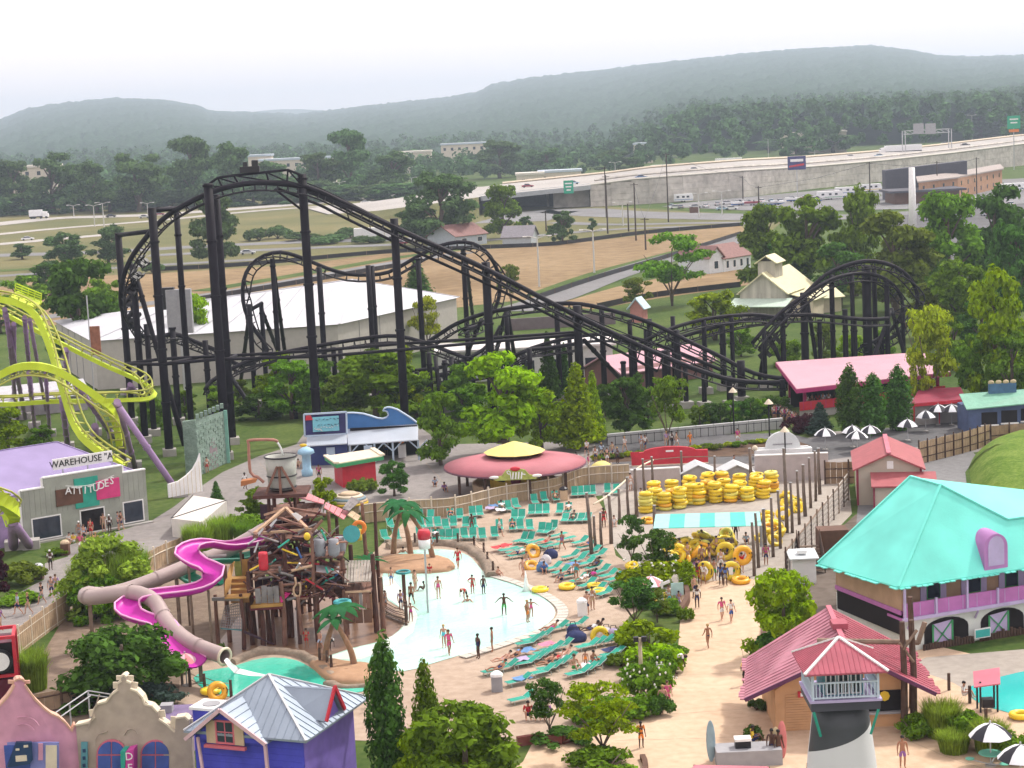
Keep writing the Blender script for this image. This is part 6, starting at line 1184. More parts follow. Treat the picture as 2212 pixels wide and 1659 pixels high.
fence('plank_fence','tan plank fence behind the leafy shrub and slides',[(312,1246),(350,1224),(395,1206),(440,1196)],1.8,FW1,FW2,.45,2.4,rails=(.7,))
fence('plank_fence','brown plank fence curving above the back drive',[(1985,1003),(2030,992),(2085,978),(2138,962)],2.2,FW1,WOODD,.5,1.6,rails=(.3,.7))
fence('plank_fence','dark brown fence at the right edge beneath the umbrellas',[(2140,962),(2180,958),(2230,955)],2.0,FW3,WOODD,.5,2.,rails=(.5,))
fence('plank_fence','brown fence panel left of the beige shed',[(1782,1046),(1846,1044)],2.1,FW3,WOODD,.5,2.,rails=(.3,.7))
fence('plank_fence','low brown fence behind the storybook fronts',[(60,1556),(120,1546),(190,1530)],1.6,FW3,WOODD,.5,2.4)
# slatted stair wall along the back of the restaurant
r=thing('lattice_fence','weathered open slat fence climbing beside the tube yard','fence',G(1700,1262)); a,b=G(1697,1258),G(1832,1082)
for k in range(6): wpart(MB().bar(a+V((0,0,.3+.36*k)),b+V((0,0,.3+.42*k)),.08,.27),'slat',mat('lit_slat_wood',(.42,.38,.34),.9,.2),r)  # slats coloured pale to carry the light falling on the boards
n=11
for k in range(n+1): p=a.lerp(b,k/n); wpart(MB().bar(p+V((.06,0,0)),p+V((.06,0,2.75)),.12),'upright',WOODM if k%2 else WOODD,r)
wpart(MB().tube([a+V((0,0,2.35)),b+V((0,0,2.35))],.07,6),'top_rail',WOODM,r)
r=thing('service_steps','dark wooden stair and platform behind the turquoise roof','stair',G(1760,1290)); c=G(1757,1240)
for k in range(8): wpart(MB().bx(c.x-.8,c.x+.8,c.y+.3*k,c.y+.3*k+.26,.25+.2*k,.32+.2*k),'tread',WOODM,r)
for s in(-.9,.9): wpart(MB().ext([(c.x+s,c.y,0),(c.x+s,c.y+2.4,1.8),(c.x+s,c.y+2.4,3.0),(c.x+s,c.y,1.2)],(.06,0,0)),'side_rail',WOODD,r)
wpart(MB().bx(c.x+.9,c.x+3.2,c.y+2.4,c.y+4.2,0,2.8),'pump_box',BROWN,r); 
r=thing('control_booth','white control booth with grey roof hatch beside the slat fence','booth',G(1740,1262)); c=G(1738,1262); wpart(MB().bx(c.x-.9,c.x+.9,c.y,c.y+1.8,0,2.0),'wall',WHITE,r); wpart(MB().slab((c.x-1.1,c.y-.3,2.05),(c.x+1.1,c.y-.3,2.05),(c.x+1.1,c.y+2,2.3),(c.x-1.1,c.y+2,2.3),.1),'roof',HOUW,r); wpart(MB().bx(c.x-.4,c.x+.3,c.y+.4,c.y+1,2.25,2.5),'hatch',WHITE,r)
# ---- tall poles of the tube yard
Z5=lambda x,y:(1019.5+x*.3047,864+y*.3047); Z8=lambda x,y:(1555+x*.2969,829.4+y*.2969)
PL=[(Z5(800,660),Z5(850,1115)),(Z5(860,825),Z5(880,1080)),(Z5(910,800),Z5(920,1065)),(Z5(968,680),Z5(988,1020)),(Z5(1040,630),Z5(1046,875)),(Z5(1098,550),Z5(1110,830)),(Z5(1154,488),Z5(1168,830)),(Z5(1206,420),Z5(1226,700)),(Z5(1274,405),Z5(1282,650)),(Z5(1480,365),Z5(1496,610)),(Z5(1720,400),Z5(1727,610)),(Z5(1965,345),Z5(1982,625)),(Z5(2060,775),Z5(2082,1085)),(Z5(2118,695),Z5(2136,1115)),(Z5(2163,645),Z5(2187,1055)),(Z5(1980,870),Z5(2002,1250)),(Z5(2000,805),Z5(2032,1190)),(Z5(1290,750),Z5(1302,965)),(Z8(460,470),Z8(488,1085)),(Z8(510,720),Z8(528,1085)),(Z8(555,635),Z8(578,1025)),(Z8(600,590),Z8(622,965)),(Z8(645,540),Z8(662,905)),(Z8(690,490),Z8(698,855)),(Z8(715,470),Z8(728,805))]
PL.sort(key=lambda p:p[1][0]); POLE=mat('weathered_pole',(.15,.115,.095),.9,.25,2.)
tops=[]
for i,(t,b) in enumerate(PL):
    B=G(*b); T=PY(t[0],t[1],B.y); T.x=B.x+(T.x-B.x)*.6; tops.append(T); rad=.12 if i%3 else .15
    r=thing('timber_pole',f'tall weathered timber pole, {ORD[i]+" from the left" if i<20 else (ORD[len(PL)-1-i]+" from the right" if i<len(PL)-1 else "furthest right")} round the tube yard','pole',B,group='timber poles round the tube yard')
    wpart(MB().tube([B,B.lerp(T,.5)+V((rr.uniform(-.05,.05),0,0)),T],[rad*1.15,rad,rad*.85],8),'shaft',POLE,r,True); wpart(MB().cyl(T,rad*.95,.06,8),'cap',STEEL,r)
r=thing('yard_rope','pale rope and cable strung between the tube yard poles','rope',tops[0])
ln=[PY(*Z5(862,740),170),PY(*Z5(960,680),173),PY(*Z5(1100,560),180),PY(*Z5(1180,480),184),PY(*Z5(1285,425),187)]; wpart(MB().tube(smoothpts(ln,1),.09,6),'hose',CREAM,r,True)
wpart(MB().tube([PY(*Z5(1210,430),187),PY(*Z5(1480,405),188),PY(*Z5(1965,395),190),PY(*Z5(2205,380),190)],.05,5),'cable',WOODM,r)
for z_ in(560,): wpart(MB().tube([PY(*Z5(1290,570),185),PY(*Z5(1720,560),185),PY(*Z5(2205,545),186)],.05,5),'cable',WOODD,r)
for y0 in(1.0,2.2): wpart(MB().tube([PY(*Z8(210,520),187)+V((0,0,-y0)),PY(*Z8(690,490),187)+V((0,0,-y0))],.05,5),'cable',WOODD,r)
# ---- swim tubes
TUBE=MB().torus((0,0,.17),.43,.19,18,8,sz=.88).mesh('swim_tube',True); TUBE.polygons.foreach_set('use_smooth',[True]*len(TUBE.polygons))
TY=mat('tube_yellow',(.78,.56,.02),.35,.1,spec=.5,rnd=.18); TO=mat('tube_orange_yellow',(.75,.37,.015),.35,.1,spec=.5,rnd=.12); TP=mat('tube_pale_yellow',(.68,.62,.12),.35,.1,spec=.5,rnd=.12)
VAL=mat('black_valve',(.02,.02,.02),.5); VALV=MB().cyl((.36,.12,.32),.035,.05,6).mesh('valve'); HANDLE=MB().tube([(.5,-.18,.3),(.58,0,.34),(.5,.18,.3)],.03,5).mesh('handle')
ntub=[0]
def tube(loc,label,rot=(0,0,0),s=1.,mt=None,group='yellow swim tubes'):
    ntub[0]+=1
    o=link('swim_tube',TUBE,None,mt or rr.choice([TY,TY,TY,TY,TY,TO,TP]),loc=loc,rot=rot,scale=(s,s,s)); tag(o,label,'swim tube',group)
    link('handle',HANDLE,o,VAL); link('valve',VALV,o,VAL); return o
# stacks: (u, v base, count)
front=[(1397,1108,6),(1435,1102,5),(1470,1098,6),(1510,1090,6),(1545,1086,6),(1580,1085,5),(1616,1083,4),(1650,1076,5)]
back=[(1412,1092,7),(1452,1082,6),(1490,1080,7),(1530,1073,7),(1562,1070,7),(1597,1068,6),(1634,1066,6),(1668,1062,6)]
SIDE=['first','second','third','fourth','fifth','sixth','seventh','eighth']
mid=[(1418,1100,6),(1453,1094,5),(1490,1090,6),(1528,1082,6),(1563,1079,6),(1598,1077,5),(1634,1072,6)]
for row,st in(('front',front),('middle',mid),('back',back)):
    for i,(u,v,n) in enumerate(st):
        p=G(u,v); h=0
        for k in range(n):
            pos='bottom' if k==0 else ('top' if k==n-1 else ORD[n-1-k]+' from the top')
            tube((p.x+rr.uniform(-.1,.1),p.y+rr.uniform(-.1,.1),.03+k*.315),f'yellow swim tube at the {pos} of the {SIDE[i]} {row} stack from the left' if pos in('bottom','top') else f'yellow tube, {pos} of the {SIDE[i]} {row} stack from the left',(rr.uniform(-.07,.07),rr.uniform(-.07,.07),rr.uniform(0,6)),1.08)
# loose heap behind and right of the awning, tubes on the floor
heap=[]
for k in range(48):
    u=rr.uniform(1440,1580); v=1215-(u-1455)*.18+rr.uniform(-22,8); heap.append((u,v,rr.uniform(.05,1.0)))
for k in range(12): heap.append((rr.uniform(1635,1700),rr.uniform(1120,1180),rr.uniform(.03,.5)))
for k in range(8): heap.append((rr.uniform(1690,1730),rr.uniform(1075,1110),rr.uniform(.03,.5)))
for i,(u,v,z) in enumerate(sorted(heap)):
    p=G(u,v); grp='loose yellow tubes heaped round the rental counter'
    q=sum(1 for h in heap if h[0]<=u); lab=f'{["yellow","tilted yellow","half buried yellow"][i%3]} swim tube, {ORD[min(19,i)]} from the left in the heap under the awning' if u<1600 and i<20 else (f'yellow tube, {ORD[min(19,i-20)]} along the right half of the awning heap' if i<40 else f'yellow tube, {ORD[i-40]} along the right end of the awning heap' if u<1600 else (f'yellow swim tube on the ground right of the awning, {ORD[min(19,max(0,i-48))]} from the left' if u<1682 else f'yellow swim tube by the right hand poles, {ORD[min(19,max(0,i-48))]} right of the awning'))
    tube((p.x,p.y,z),lab,(rr.uniform(-.9,.9),rr.uniform(-.9,.9),rr.uniform(0,6)),1.08,group=grp)
for lab,u,v,rot in(('yellow tube lying flat at the far pool edge',1167,1280,(0,0,0)),('yellow tube lying on the deck near the pool rim',1225,1273,(.05,0,0)),('yellow tube beside the teal loungers near the pool',1286,1272,(.05,.02,1)),('lower yellow tube under another by the loungers',1292,1283,(0,0,2)),('orange yellow tube standing on the deck by the loungers',1150,1203,(1.1,.2,.3)),('orange tube lying by the bags on the deck',1148,1228,(.5,0,.3)),('yellow tube standing upright behind the sunbathers',1294,1385,(1.45,0,.25)),('yellow tube by the roped poles',1368,1228,(.2,0,0)),('yellow tube leaning in the shrubs by the white signpost',1422,1305,(1.2,.3,.4)),('orange tube leaning on the bamboo rope corner',1400,1130,(.2,.1,0)),('yellow tube floating by the mauve slide mouth',455,1500,(0,0,0)),('orange tube standing behind the blue house roof',470,1508,(1.2,0,.3)),('yellow tube left on the bank at the right pool edge',2204,1553,(0,0,0))):
    p=G(u,v); tube((p.x,p.y,.06+(.35 if rot[0]>1 else 0)),lab,rot,1.1,TO if 'orange' in lab else TY,group=None)
# ---- small rope posts round the pools
nR=[0]
def ropefence(label,pts,h=1.0):
    r=thing('rope_fence',label,'rope fence',G(*pts[0])); P=[G(u,v) for u,v in pts]
    for p in P: wpart(MB().tube([p,p+V((0,0,h))],[.11,.09],7),'post',WOODD,r)
    for z_ in(.45,.8):
        for a,b in zip(P,P[1:]): wpart(MB().tube([a+V((0,0,h*z_)),(a+b)/2+V((0,0,h*z_-.12)),b+V((0,0,h*z_))],.025,4),'rope',WOODM,r)
ropefence('dark post and rope fence behind the palm island channel',[(852,1182),(897,1180),(945,1179),(990,1180),(1025,1187),(1046,1201),(1054,1222),(1066,1243)],1.15)
ropefence('dark post and rope fence beside the green pool at the bottom left',[(411,1484),(443,1494),(500,1508)],1.2)
ropefence('weathered posts between the splash deck and palm mound',[(692,1440),(708,1446),(717,1456)],1.3)
ropefence('two weathered posts on the bank right of the green pool',[(746,1535),(810,1526)],1.3)
# walkway bridge with pale floor into the wading pool
r=thing('rope_bridge','low rope bridge from the fort into the wading pool','bridge',G(850,1340)); a,b=G(826,1330),G(878,1352)
for k in range(10): p=a.lerp(b,k/9); wpart(MB().box(p+V((0,.4,.25)),(.22,1.0,.06),.2),'plank',WOODM,r)
for s in(0,.9):
    for z_ in(.5,.9): wpart(MB().tube([a+V((0,s,z_)),a.lerp(b,.5)+V((0,s,z_-.15)),b+V((0,s,z_))],.03,4),'rope',WOODD,r)
    for t in(0,1): p=a.lerp(b,t)+V((0,s,0)); wpart(MB().bar(p,p+V((0,0,1.6)),.18),'post',WOODD,r)
r=thing('water_post','rusty water post with turquoise ring standing in the wading pool','water feature',G(875,1310)); p=G(875,1310); wpart(MB().bar(p,p+V((0,0,2.6)),.26),'post',BROWN,r); wpart(MB().torus(p+V((0,0,2.65)),.5,.09,16,6),'ring',mat('turquoise_disc',(.06,.42,.42),.5,.1),r,True)
solo(MB().lathe([(.35,0),(.2,.5),(.1,1.1),(.02,1.6)],G(1137,1278),9),'water_spout',mat('white_water',(.8,.84,.85)),'white water spout rising at the far rim of the wading pool','water jet',smooth=True)
# ---- umbrellas
def umbrella(label,loc_,R0,h,cols,n=8,tilt=(0,0),table=False,group=None):
    r=thing('patio_umbrella',label,'umbrella',loc_,rr.uniform(0,1),group); part(MB().cyl((0,0,0),.04,h,6),'pole',STEEL,r); part(MB().cyl((0,0,0),.3,.1,10),'base',CONC,r)
    cn=link('canopy_frame',MB().cyl((0,0,h+.05),.05,.2,6).mesh('finial'),r,STEEL)
    for k in range(n):
        a0,a1=2*math.pi*k/n,2*math.pi*(k+1)/n; rows=[]
        for f,z in((0,0),(.35,-.1),(.7,-.3),(1,-.62)): rows.append([V((R0*f*math.cos(a),R0*f*math.sin(a),h+.1+z*R0*1.0+(.03 if 0<j<2 else 0))) for j,a in enumerate((a0,(a0+a1)/2,a1))])
        m=MB(); vs=[p for rw in rows for p in rw]; m.add(vs,[(i*3+j,i*3+j+1,(i+1)*3+j+1,(i+1)*3+j) for i in range(3) for j in range(2)]); part(m,'canopy_gore',cols[k%len(cols)],r,True)
    if table:
        part(MB().lathe([(.62,.7),(.65,.73),(.62,.76)],n=16),'table_top',mat('mint_table',(.12,.42,.32),.5,.08),r)
        for k in range(3): a=2*math.pi*k/3; part(MB().lathe([(.24,.42),(.25,.45),(.24,.47)],(math.cos(a)*1.1,math.sin(a)*1.1,0),10),'seat',mat('mint_table',(.12,.42,.32),.5,.08),r); part(MB().bar((0,0,.1),(math.cos(a)*1.1,math.sin(a)*1.1,.42),.06),'seat_arm',STEEL,r)
    return r
UB=mat('umbrella_black',(.02,.02,.03),.7,.1); UW=mat('umbrella_white',(.68,.7,.74),.7,.05); UP_=mat('umbrella_pink',(.6,.22,.24),.7,.08)
US=[(1783,972),(1842,966),(1852,978),(1880,966),(1961,952),(2000,932),(2027,918),(2056,918),(2087,912),(2110,903),(2134,900)]
for i,(u,v) in enumerate(US): b=G(u,v); umbrella(f'black and white striped umbrella on the far walkway, {ORD[i]} from the left',b,1.15,2.2,[UB,UW],group='striped umbrellas on the far walkway')
umbrella('blue black and white umbrella over a mint table by the bushes at the bottom right',G(2140,1655),1.15,2.3,[UB,UW,UW],table=True); umbrella('black and white umbrella cut off at the bottom right edge',G(2205,1700),1.2,2.2,[UB,UW,UW],table=True)
umbrella('pale pink umbrella beside the magenta slide exit',G(404,1482),1.0,2.1,[UP_,PINKT]); umbrella('pink and white umbrella at the edge of the promenade shrubs',G(1408,1305),1.0,2.0,[UP_,UW]); umbrella('pale yellow umbrella behind the bamboo fence',G(1301,1038),1.25,1.9,[YCAN])
# ================================================================ LOUNGERS AND PEOPLE
SL1=mat('teal_sling',(.02,.3,.22),.7,.12,3.,rnd=.15); SL2=mat('green_sling',(.05,.34,.22),.7,.12,3.,rnd=.15); SLF=mat('pale_lounger_frame',(.42,.5,.48),.5,.08)
def lounger_proto(back):
    r=thing('lounge_chair','teal sling lounge chair','lounge chair')
    f=MB(); hz=.32; by,bz=(.2+.72*math.cos(back),hz+.72*math.sin(back))
    for x in(-.31,.31): f.tube([(x,-.95,hz-.03),(x,.25,hz-.02),(x,by,bz)],.025,5)
    for y in(-.95,.2): f.tube([(-.31,y,hz-.03),(.31,y,hz-.03)],.022,5)
    part(f,'frame',SLF,r)
    for x in(-.29,.29):
        for y in(-.75,.45): part(MB().tube([(x,y,hz-.03),(x,y+.05,0)],.022,5),'leg',SLF,r)
    part(MB().ext([(-.29,-.93,hz),(.29,-.93,hz),(.29,.2,hz-.02),(-.29,.2,hz-.02)],(0,0,-.025)),'seat_sling',SL1,r)
    a=V((0,by,bz)); n_=V((0,-math.sin(back),math.cos(back)))*-.025
    part(MB().ext([(-.29,.22,hz),(.29,.22,hz),(.29,by,bz),(-.29,by,bz)],n_),'back_sling',SL1,r)
    return r
LP=[lounger_proto(R(50)),lounger_proto(R(28)),lounger_proto(R(4))]
lused=[0,0,0]
def lounger(u,v,rz,kind,label,group):
    p=G(u,v)
    if lused[kind]: o=copy_tree(LP[kind])
    else: o=LP[kind]; lused[kind]=1
    place(o,(p.x,p.y,.03),R(rz)); relabel(o,label,group); return o
ZA=lambda x,y:(777.6+x*.2578,1002+y*.2578); ZB=lambda x,y:(1019.5+x*.2187,1296+y*.2187)
rows=[('row against the bamboo fence',ZA,0,8,[(945,445),(1005,440),(1195,400),(1250,395),(1310,375),(1465,340),(1545,320),(1640,315)]),
('row in the far right corner below the fence',ZA,0,0,[(1800,275),(1850,272),(1905,268),(1950,265),(2075,250),(2150,255)]),
('short row left of the fence loungers',ZA,0,0,[(505,470),(590,475),(762,465),(838,465)]),
('upper row in the middle of the deck',ZA,0,-5,[(1440,430),(1500,428),(1562,425),(1675,420),(1745,415)]),
('second row up from the palm island',ZA,0,4,[(515,545),(585,540),(655,535),(722,555),(785,530),(888,535),(955,545)]),
('pair row in the centre of the deck',ZA,0,0,[(1170,560),(1280,560),(1345,555),(1425,560),(1295,475),(1355,472)]),
('front row above the palm island',ZA,0,3,[(505,620),(565,635),(635,645),(700,645),(745,645),(805,640),(878,632),(948,630),(1028,632),(1130,620)]),
('row of reclined chairs right of centre',ZA,1,-12,[(1720,490),(1785,490),(1850,488),(1905,485)]),
('three chairs below the centre pairs',ZA,0,-18,[(1520,585),(1570,590),(1620,565)]),
('chairs at the left end beside the palms',ZA,0,15,[(215,645),(310,640),(265,545)]),
('diagonal pair above the red towel',ZA,0,-35,[(1355,665),(1415,665)]),
('flat chairs on the open deck',ZA,2,-60,[(1660,625),(1730,655),(1470,680),(1540,705),(1610,715),(1500,695)]),
('flat chairs beside the red towel',ZA,2,-65,[(1250,745),(1310,765),(1370,735),(1330,790)]),
('diagonal row below the rope poles',ZA,1,-48,[(1770,800),(1835,830),(1900,860),(1965,890),(2030,925),(2085,960),(2140,990),(2190,1020)]),
('second diagonal row nearer the pool',ZA,1,-48,[(1620,900),(1690,930),(1760,960),(1840,1000),(1910,1040),(1990,1080),(2060,1110)]),
('upper diagonal row by the shrubs',ZA,1,-48,[(1850,680),(1900,720),(1950,760),(2000,790)]),
('left group on the near deck',ZB,1,-62,[(560,460),(620,425),(700,385),(850,310)]),
('single row facing the pool on the near deck',ZB,1,-62,[(620,625),(680,590),(740,555),(800,520),(540,660),(340,700),(230,735)]),
('row behind it on the near deck',ZB,1,-62,[(700,750),(780,710),(860,670),(930,630)]),
('middle right row on the near deck',ZB,1,-62,[(1150,490),(1220,470),(1300,455),(1380,440)]),
('last row before the shrubs on the near deck',ZB,1,-62,[(1060,760),(1130,730),(1210,690),(1290,640),(1350,600),(1400,570)]),
('stray chairs at the near deck edge',ZB,1,-62,[(1040,275),(890,490),(470,840),(500,1015)])]
LOUNG=[]
for name,Z,kd,rz,pts in rows:
    for i,(x,y) in enumerate(sorted(pts)): LOUNG.append(lounger(*Z(x,y),rz+rr.uniform(-6,6),kd,f'{ORD[i]} teal lounge chair from the left, {name}','teal loungers on the pool deck'))
# towels and bags lying on them
TW=[('white',(.65,.63,.66)),('lilac',(.4,.33,.5)),('blue',(.12,.24,.45)),('red',(.5,.05,.06)),('pink',(.6,.2,.3)),('navy',(.03,.04,.12))]
def towel(u,v,c,label,rz=0,s=1.,z=.4):
    p=G(u,v); m=MB(); n=5; vs=[(x*.22-.44,y*.3-.6,.05*math.sin(x*2+y*3)+.04*rr.random()) for x in range(n) for y in range(n)]; m.add(vs,[(i*n+j,(i+1)*n+j,(i+1)*n+j+1,i*n+j+1) for i in range(n-1) for j in range(n-1)])
    o=link('towel',m.mesh('towel',True),None,mat('towel_'+c[0],c[1],.9,.15,4),loc=(p.x,p.y,z),rot=(0,0,R(rz)),scale=(s,s,s)); tag(o,label,'towel')
for u,v,k,l,rz in[(*ZA(1090,405),1,'crumpled lilac towel on the fence loungers',0),(*ZA(1130,385),2,'blue towel heaped on the fence loungers',30),(*ZA(1180,420),0,'white towel at the foot of the fence loungers',10),(*ZA(1160,735),3,'red towel draped at the left end of the open deck chairs',-60),(*ZA(1220,720),3,'second red towel beside the draped red one',-20),(*ZB(540,550),2,'blue towel on the near deck row',-50),(*ZB(740,490),4,'pink towel on the near deck row',-50),(*ZB(480,640),1,'lilac towel on a near deck chair',-60),(*ZB(890,620),0,'white towel by the sunbathers on the near deck',-60),(*ZB(1100,700),0,'white towel in the last near deck row',-60),(*ZB(500,830),2,'blue and white towel on the stray chair',-60),(*ZB(1370,545),5,'navy towel under the shrubs on the near deck',-60),(*ZA(1780,880),2,'pale blue towel on the diagonal row',-50)]: towel(u,v,TW[k],l,rz)
def bag(u,v,col,label,s=.4,z=.03):
    p=G(u,v); r=thing('beach_bag',label,'bag',p); part(MB().lathe([(s*.9,0),(s,.2),(s*.95,.5),(s*.5,.75),(s*.2,.8)],n=12,sy=.7),'bag_body',mat('bag_'+col[0],col[1],.8,.2,3),r,True); part(MB().tube([(-s*.5,0,.65),(-s*.3,0,1.0),(s*.3,0,1.0),(s*.5,0,.65)],.03,5),'strap',BLACK,r)
for u,v,k,l,s in[(*ZB(1030,410),5,'large navy bag beside the sunbathers',.75),(*ZB(1000,350),5,'small navy bag leaning on the large one',.45),(*ZB(1330,380),0,'white bag beside the upright yellow tube',.5),(*ZB(1400,390),1,'lilac bag beside the upright yellow tube',.5),(*ZA(1560,840),0,'white bag by the orange tubes on the deck',.45),(*ZA(1600,790),5,'dark bag by the orange tubes on the deck',.6),(*ZA(1530,900),2,'blue bag by the orange tubes on the deck',.5)]: bag(u,v,TW[k],l,s)
# ---- people
SK={'l':mat('skin_light',(.5,.28,.2),.6,.06),'m':mat('skin_tan',(.34,.17,.105),.6,.06),'d':mat('skin_dark',(.085,.04,.026),.55,.06)}
HR={'k':mat('hair_black',(.012,.01,.01),.6),'b':mat('hair_brown',(.07,.035,.018),.6),'y':mat('hair_blond',(.4,.26,.1),.6),'w':mat('white_cap',(.75,.75,.75),.7)}
CC={'white':(.72,.72,.72),'black':(.02,.02,.025),'red':(.5,.03,.04),'pink':(.65,.1,.26),'blue':(.07,.14,.4),'navy':(.02,.03,.1),'purple':(.26,.12,.36),'lilac':(.4,.3,.55),'teal':(.04,.34,.4),'green':(.06,.35,.08),'yellow':(.7,.5,.05),'orange':(.75,.22,.03),'grey':(.25,.25,.28),'tan':(.45,.33,.22),'cyan':(.1,.5,.62),'magenta':(.5,.05,.25),'pale blue':(.4,.5,.65),'brown':(.15,.07,.04)}
def cl(n): return mat('cloth_'+n.replace(' ','_'),CC[n],.85,.1,6)
def person(u,v,ps,label,skin_='m',hair='k',top=None,bot=None,rz=0,s=1.,z=.03,long=False):
    p=G(u,v) if not isinstance(u,V) else u; J=PROTO[ps]
    r=link('person',J['body'],None,SK[skin_],loc=(p.x,p.y,z),rot=(0,0,R(rz)),scale=(s,s,s)); tag(r,label,'person')
    link('hair',J['long' if long else 'hair'],r,HR[hair]); link('face_features',J['eyes'],r,BLACK)
    if top=='suit': link('swimsuit',J['suit'],r,cl(bot))
    else:
        if top: link('shirt',J['shirt'],r,cl(top))
        if bot: link('trunks' if not top and ps!='walk' else 'shorts',J['trunks' if not top and rr.random()<.5 else 'shorts'],r,cl(bot))
    return r
# pool
person(*ZA(750,1600),'walk','adult in a loose pink shirt walking at the near edge of the wading pool','m','b','pink','pink',20)
person(*ZA(995,1635),'hips','adult in a dark striped swimsuit with a bag at the near pool edge','d','k','suit','navy',-60)
person(*ZA(1112,1580),'stand','slim adult in a grey swimsuit standing at the near pool edge','m','k','suit','grey',-90)
person(*ZA(1438,1290),'out','child in pink standing alone at the right end of the wading pool','m','b','suit','pink',10,.8)
person(*ZA(660,1132),'stand','adult in a pink swimsuit standing in the middle of the pool','l','b','suit','pink',20,long=True)
person(*ZA(885,1155),'bend','person in a red top and dark shorts bending in the middle of the pool','l','b','red','black',-30,.9)
person(*ZA(945,1090),'hips','child in a bright red shirt standing in the pool','m','k','red','red',0,.85)
person(*ZA(1037,1095),'stand','child in dark trunks right of the red shirt in the pool','d','k',None,'navy',30,.85)
person(*ZA(540,1065),'sit','child sitting in the shallow water','d','k',None,'white',-90,.8)
person(*ZA(435,1185),'walk','adult in dark trunks wading by the rusty water post','m','k',None,'black',-20)
person(*ZA(465,1075),'stand','adult in tan standing behind the rusty water post','l','b','tan','tan',60)
person(*ZA(430,1325),'out','child in a pink swimsuit at the pale beach entry','m','b','suit','magenta',0,.8)
person(*ZA(345,1230),'stand','person in mauve beside the bridge post','m','k','lilac','navy',30,.9)
person(*ZA(215,1225),'stand','person in grey on the rope bridge','m','k','grey','grey',60,.85)
person(*ZA(265,1015),'walk','child in blue shorts at the top of the beach entry','l','b',None,'blue',0,.8)
person(*ZA(825,880),'walk','person in a red suit walking in the channel by the palm island','l','b','red','red',200)
person(*ZA(585,915),'sit','person in red sitting at the palm island edge','l','b','red','red',0,.8)
person(*ZA(1158,945),'sit','child crouching at the pool corner post','l','b',None,'red',40,.85)
person(*ZA(600,760),'stand','person in pale blue in the channel behind the palms','m','k','pale blue','white',0,.85)
person(*ZA(362,745),'swim','swimmer in the channel behind the palm island','m','k',None,None,0,1,0)
person(*ZA(38,1065),'sit','person in red on the fort balcony','m','b','red','red',0,.9,2.0)
person(*ZA(85,1060),'stand','person in pink looking from the fort balcony','m','b','pink','navy',0,.7,2.0)
# green pool
person(576,1497,'swim','left of the two swimmers in the green pool','d','k',None,None,180,1.2,0); person(618,1497,'swim','right of the two swimmers in the green pool','d','k',None,None,160,1.2,0)
person(814,1532,'stand','person in tan shorts on the bank right of the green pool','l','b',None,'tan',40)
# under the fort
person(663,1400,'stand','child in red under the fort','m','k','red','red',0,.8); person(712,1408,'bend','child in dark trunks bending under the fort','d','k','white','black',30,.85); person(692,1404,'walk','child in pale shorts under the fort','l','b',None,'pale blue',-30,.8)
# deck by the loungers
person(*ZA(1905,1265),'stand','shirtless adult in navy trunks holding a tube by the pool','l','b',None,'navy',-30); person(*ZA(1950,1225),'stand','person in a white shirt beside the shirtless adult','m','k','white','tan',20)
person(*ZA(1395,830),'sit','person sitting by the orange yellow tube on the deck','l','b','tan','white',30); person(*ZA(1545,915),'sit','person in blue crouching by the orange tubes','m','k','blue','navy',0); person(*ZA(1690,985),'sit','person in grey sitting at the end of the diagonal chairs','l','b','grey','navy',-40)
person(*ZA(1865,1010),'lie','person in white lying on the second diagonal row','m','k','white','white',-50); person(*ZA(1930,990),'lie','person in dark red lying beside the one in white','d','k','magenta','black',-50)
person(*ZA(2045,535),'stand','person in red standing by the rope poles','d','k','red','red',0); person(*ZA(2130,520),'sit','person in white sitting by the rope poles','l','b','white','white',0); person(1384,1085,'sit','person in white on a chair behind the rope poles','l','b','white','white',60,1,.4)
for i,(x,y,sk,tp,bt,lab) in enumerate([(770,345,'m','suit','magenta','person in magenta lying on the left group of the near deck'),(1170,350,'d','white','navy','person in white reclining beside the yellow tube'),(1220,330,'d',None,'navy','dark haired person reclining behind the yellow tube'),(300,655,'l',None,'blue','sunbather at the left end of the near deck'),(250,745,'m','suit','navy','sunbather on the nearest left chair'),(410,625,'m','suit','black','sunbather in black on the near deck row'),(830,640,'l','suit','red','sunbather in red in the middle of the near deck'),(900,600,'l',None,'white','pale sunbather in the middle of the near deck'),(740,690,'m','suit','black','sunbather in black in the row behind')]):
    person(*ZB(x,y),'lie',lab,sk,'k',tp,bt,-62)
person(*ZB(1010,720),'sit','shirtless person in bright green shorts sitting on the near deck','l','b',None,'green',30,1.15,.2); person(*ZB(1125,680),'stand','child in orange standing on the near deck','m','k','suit','orange',0,.7); person(*ZB(1200,660),'sit','person in dark navy sitting low on the near deck','m','k','suit','navy',40,1,.2)
for x,c,l in((560,'red','person in red in the shade of the white flowered tree'),(650,'teal','person in teal in the shade of the white flowered tree'),(740,'purple','person in purple in the shade of the white flowered tree')): person(*ZB(x,1180),'sit',l,'m','k',c,'navy',0,1.1,.15)
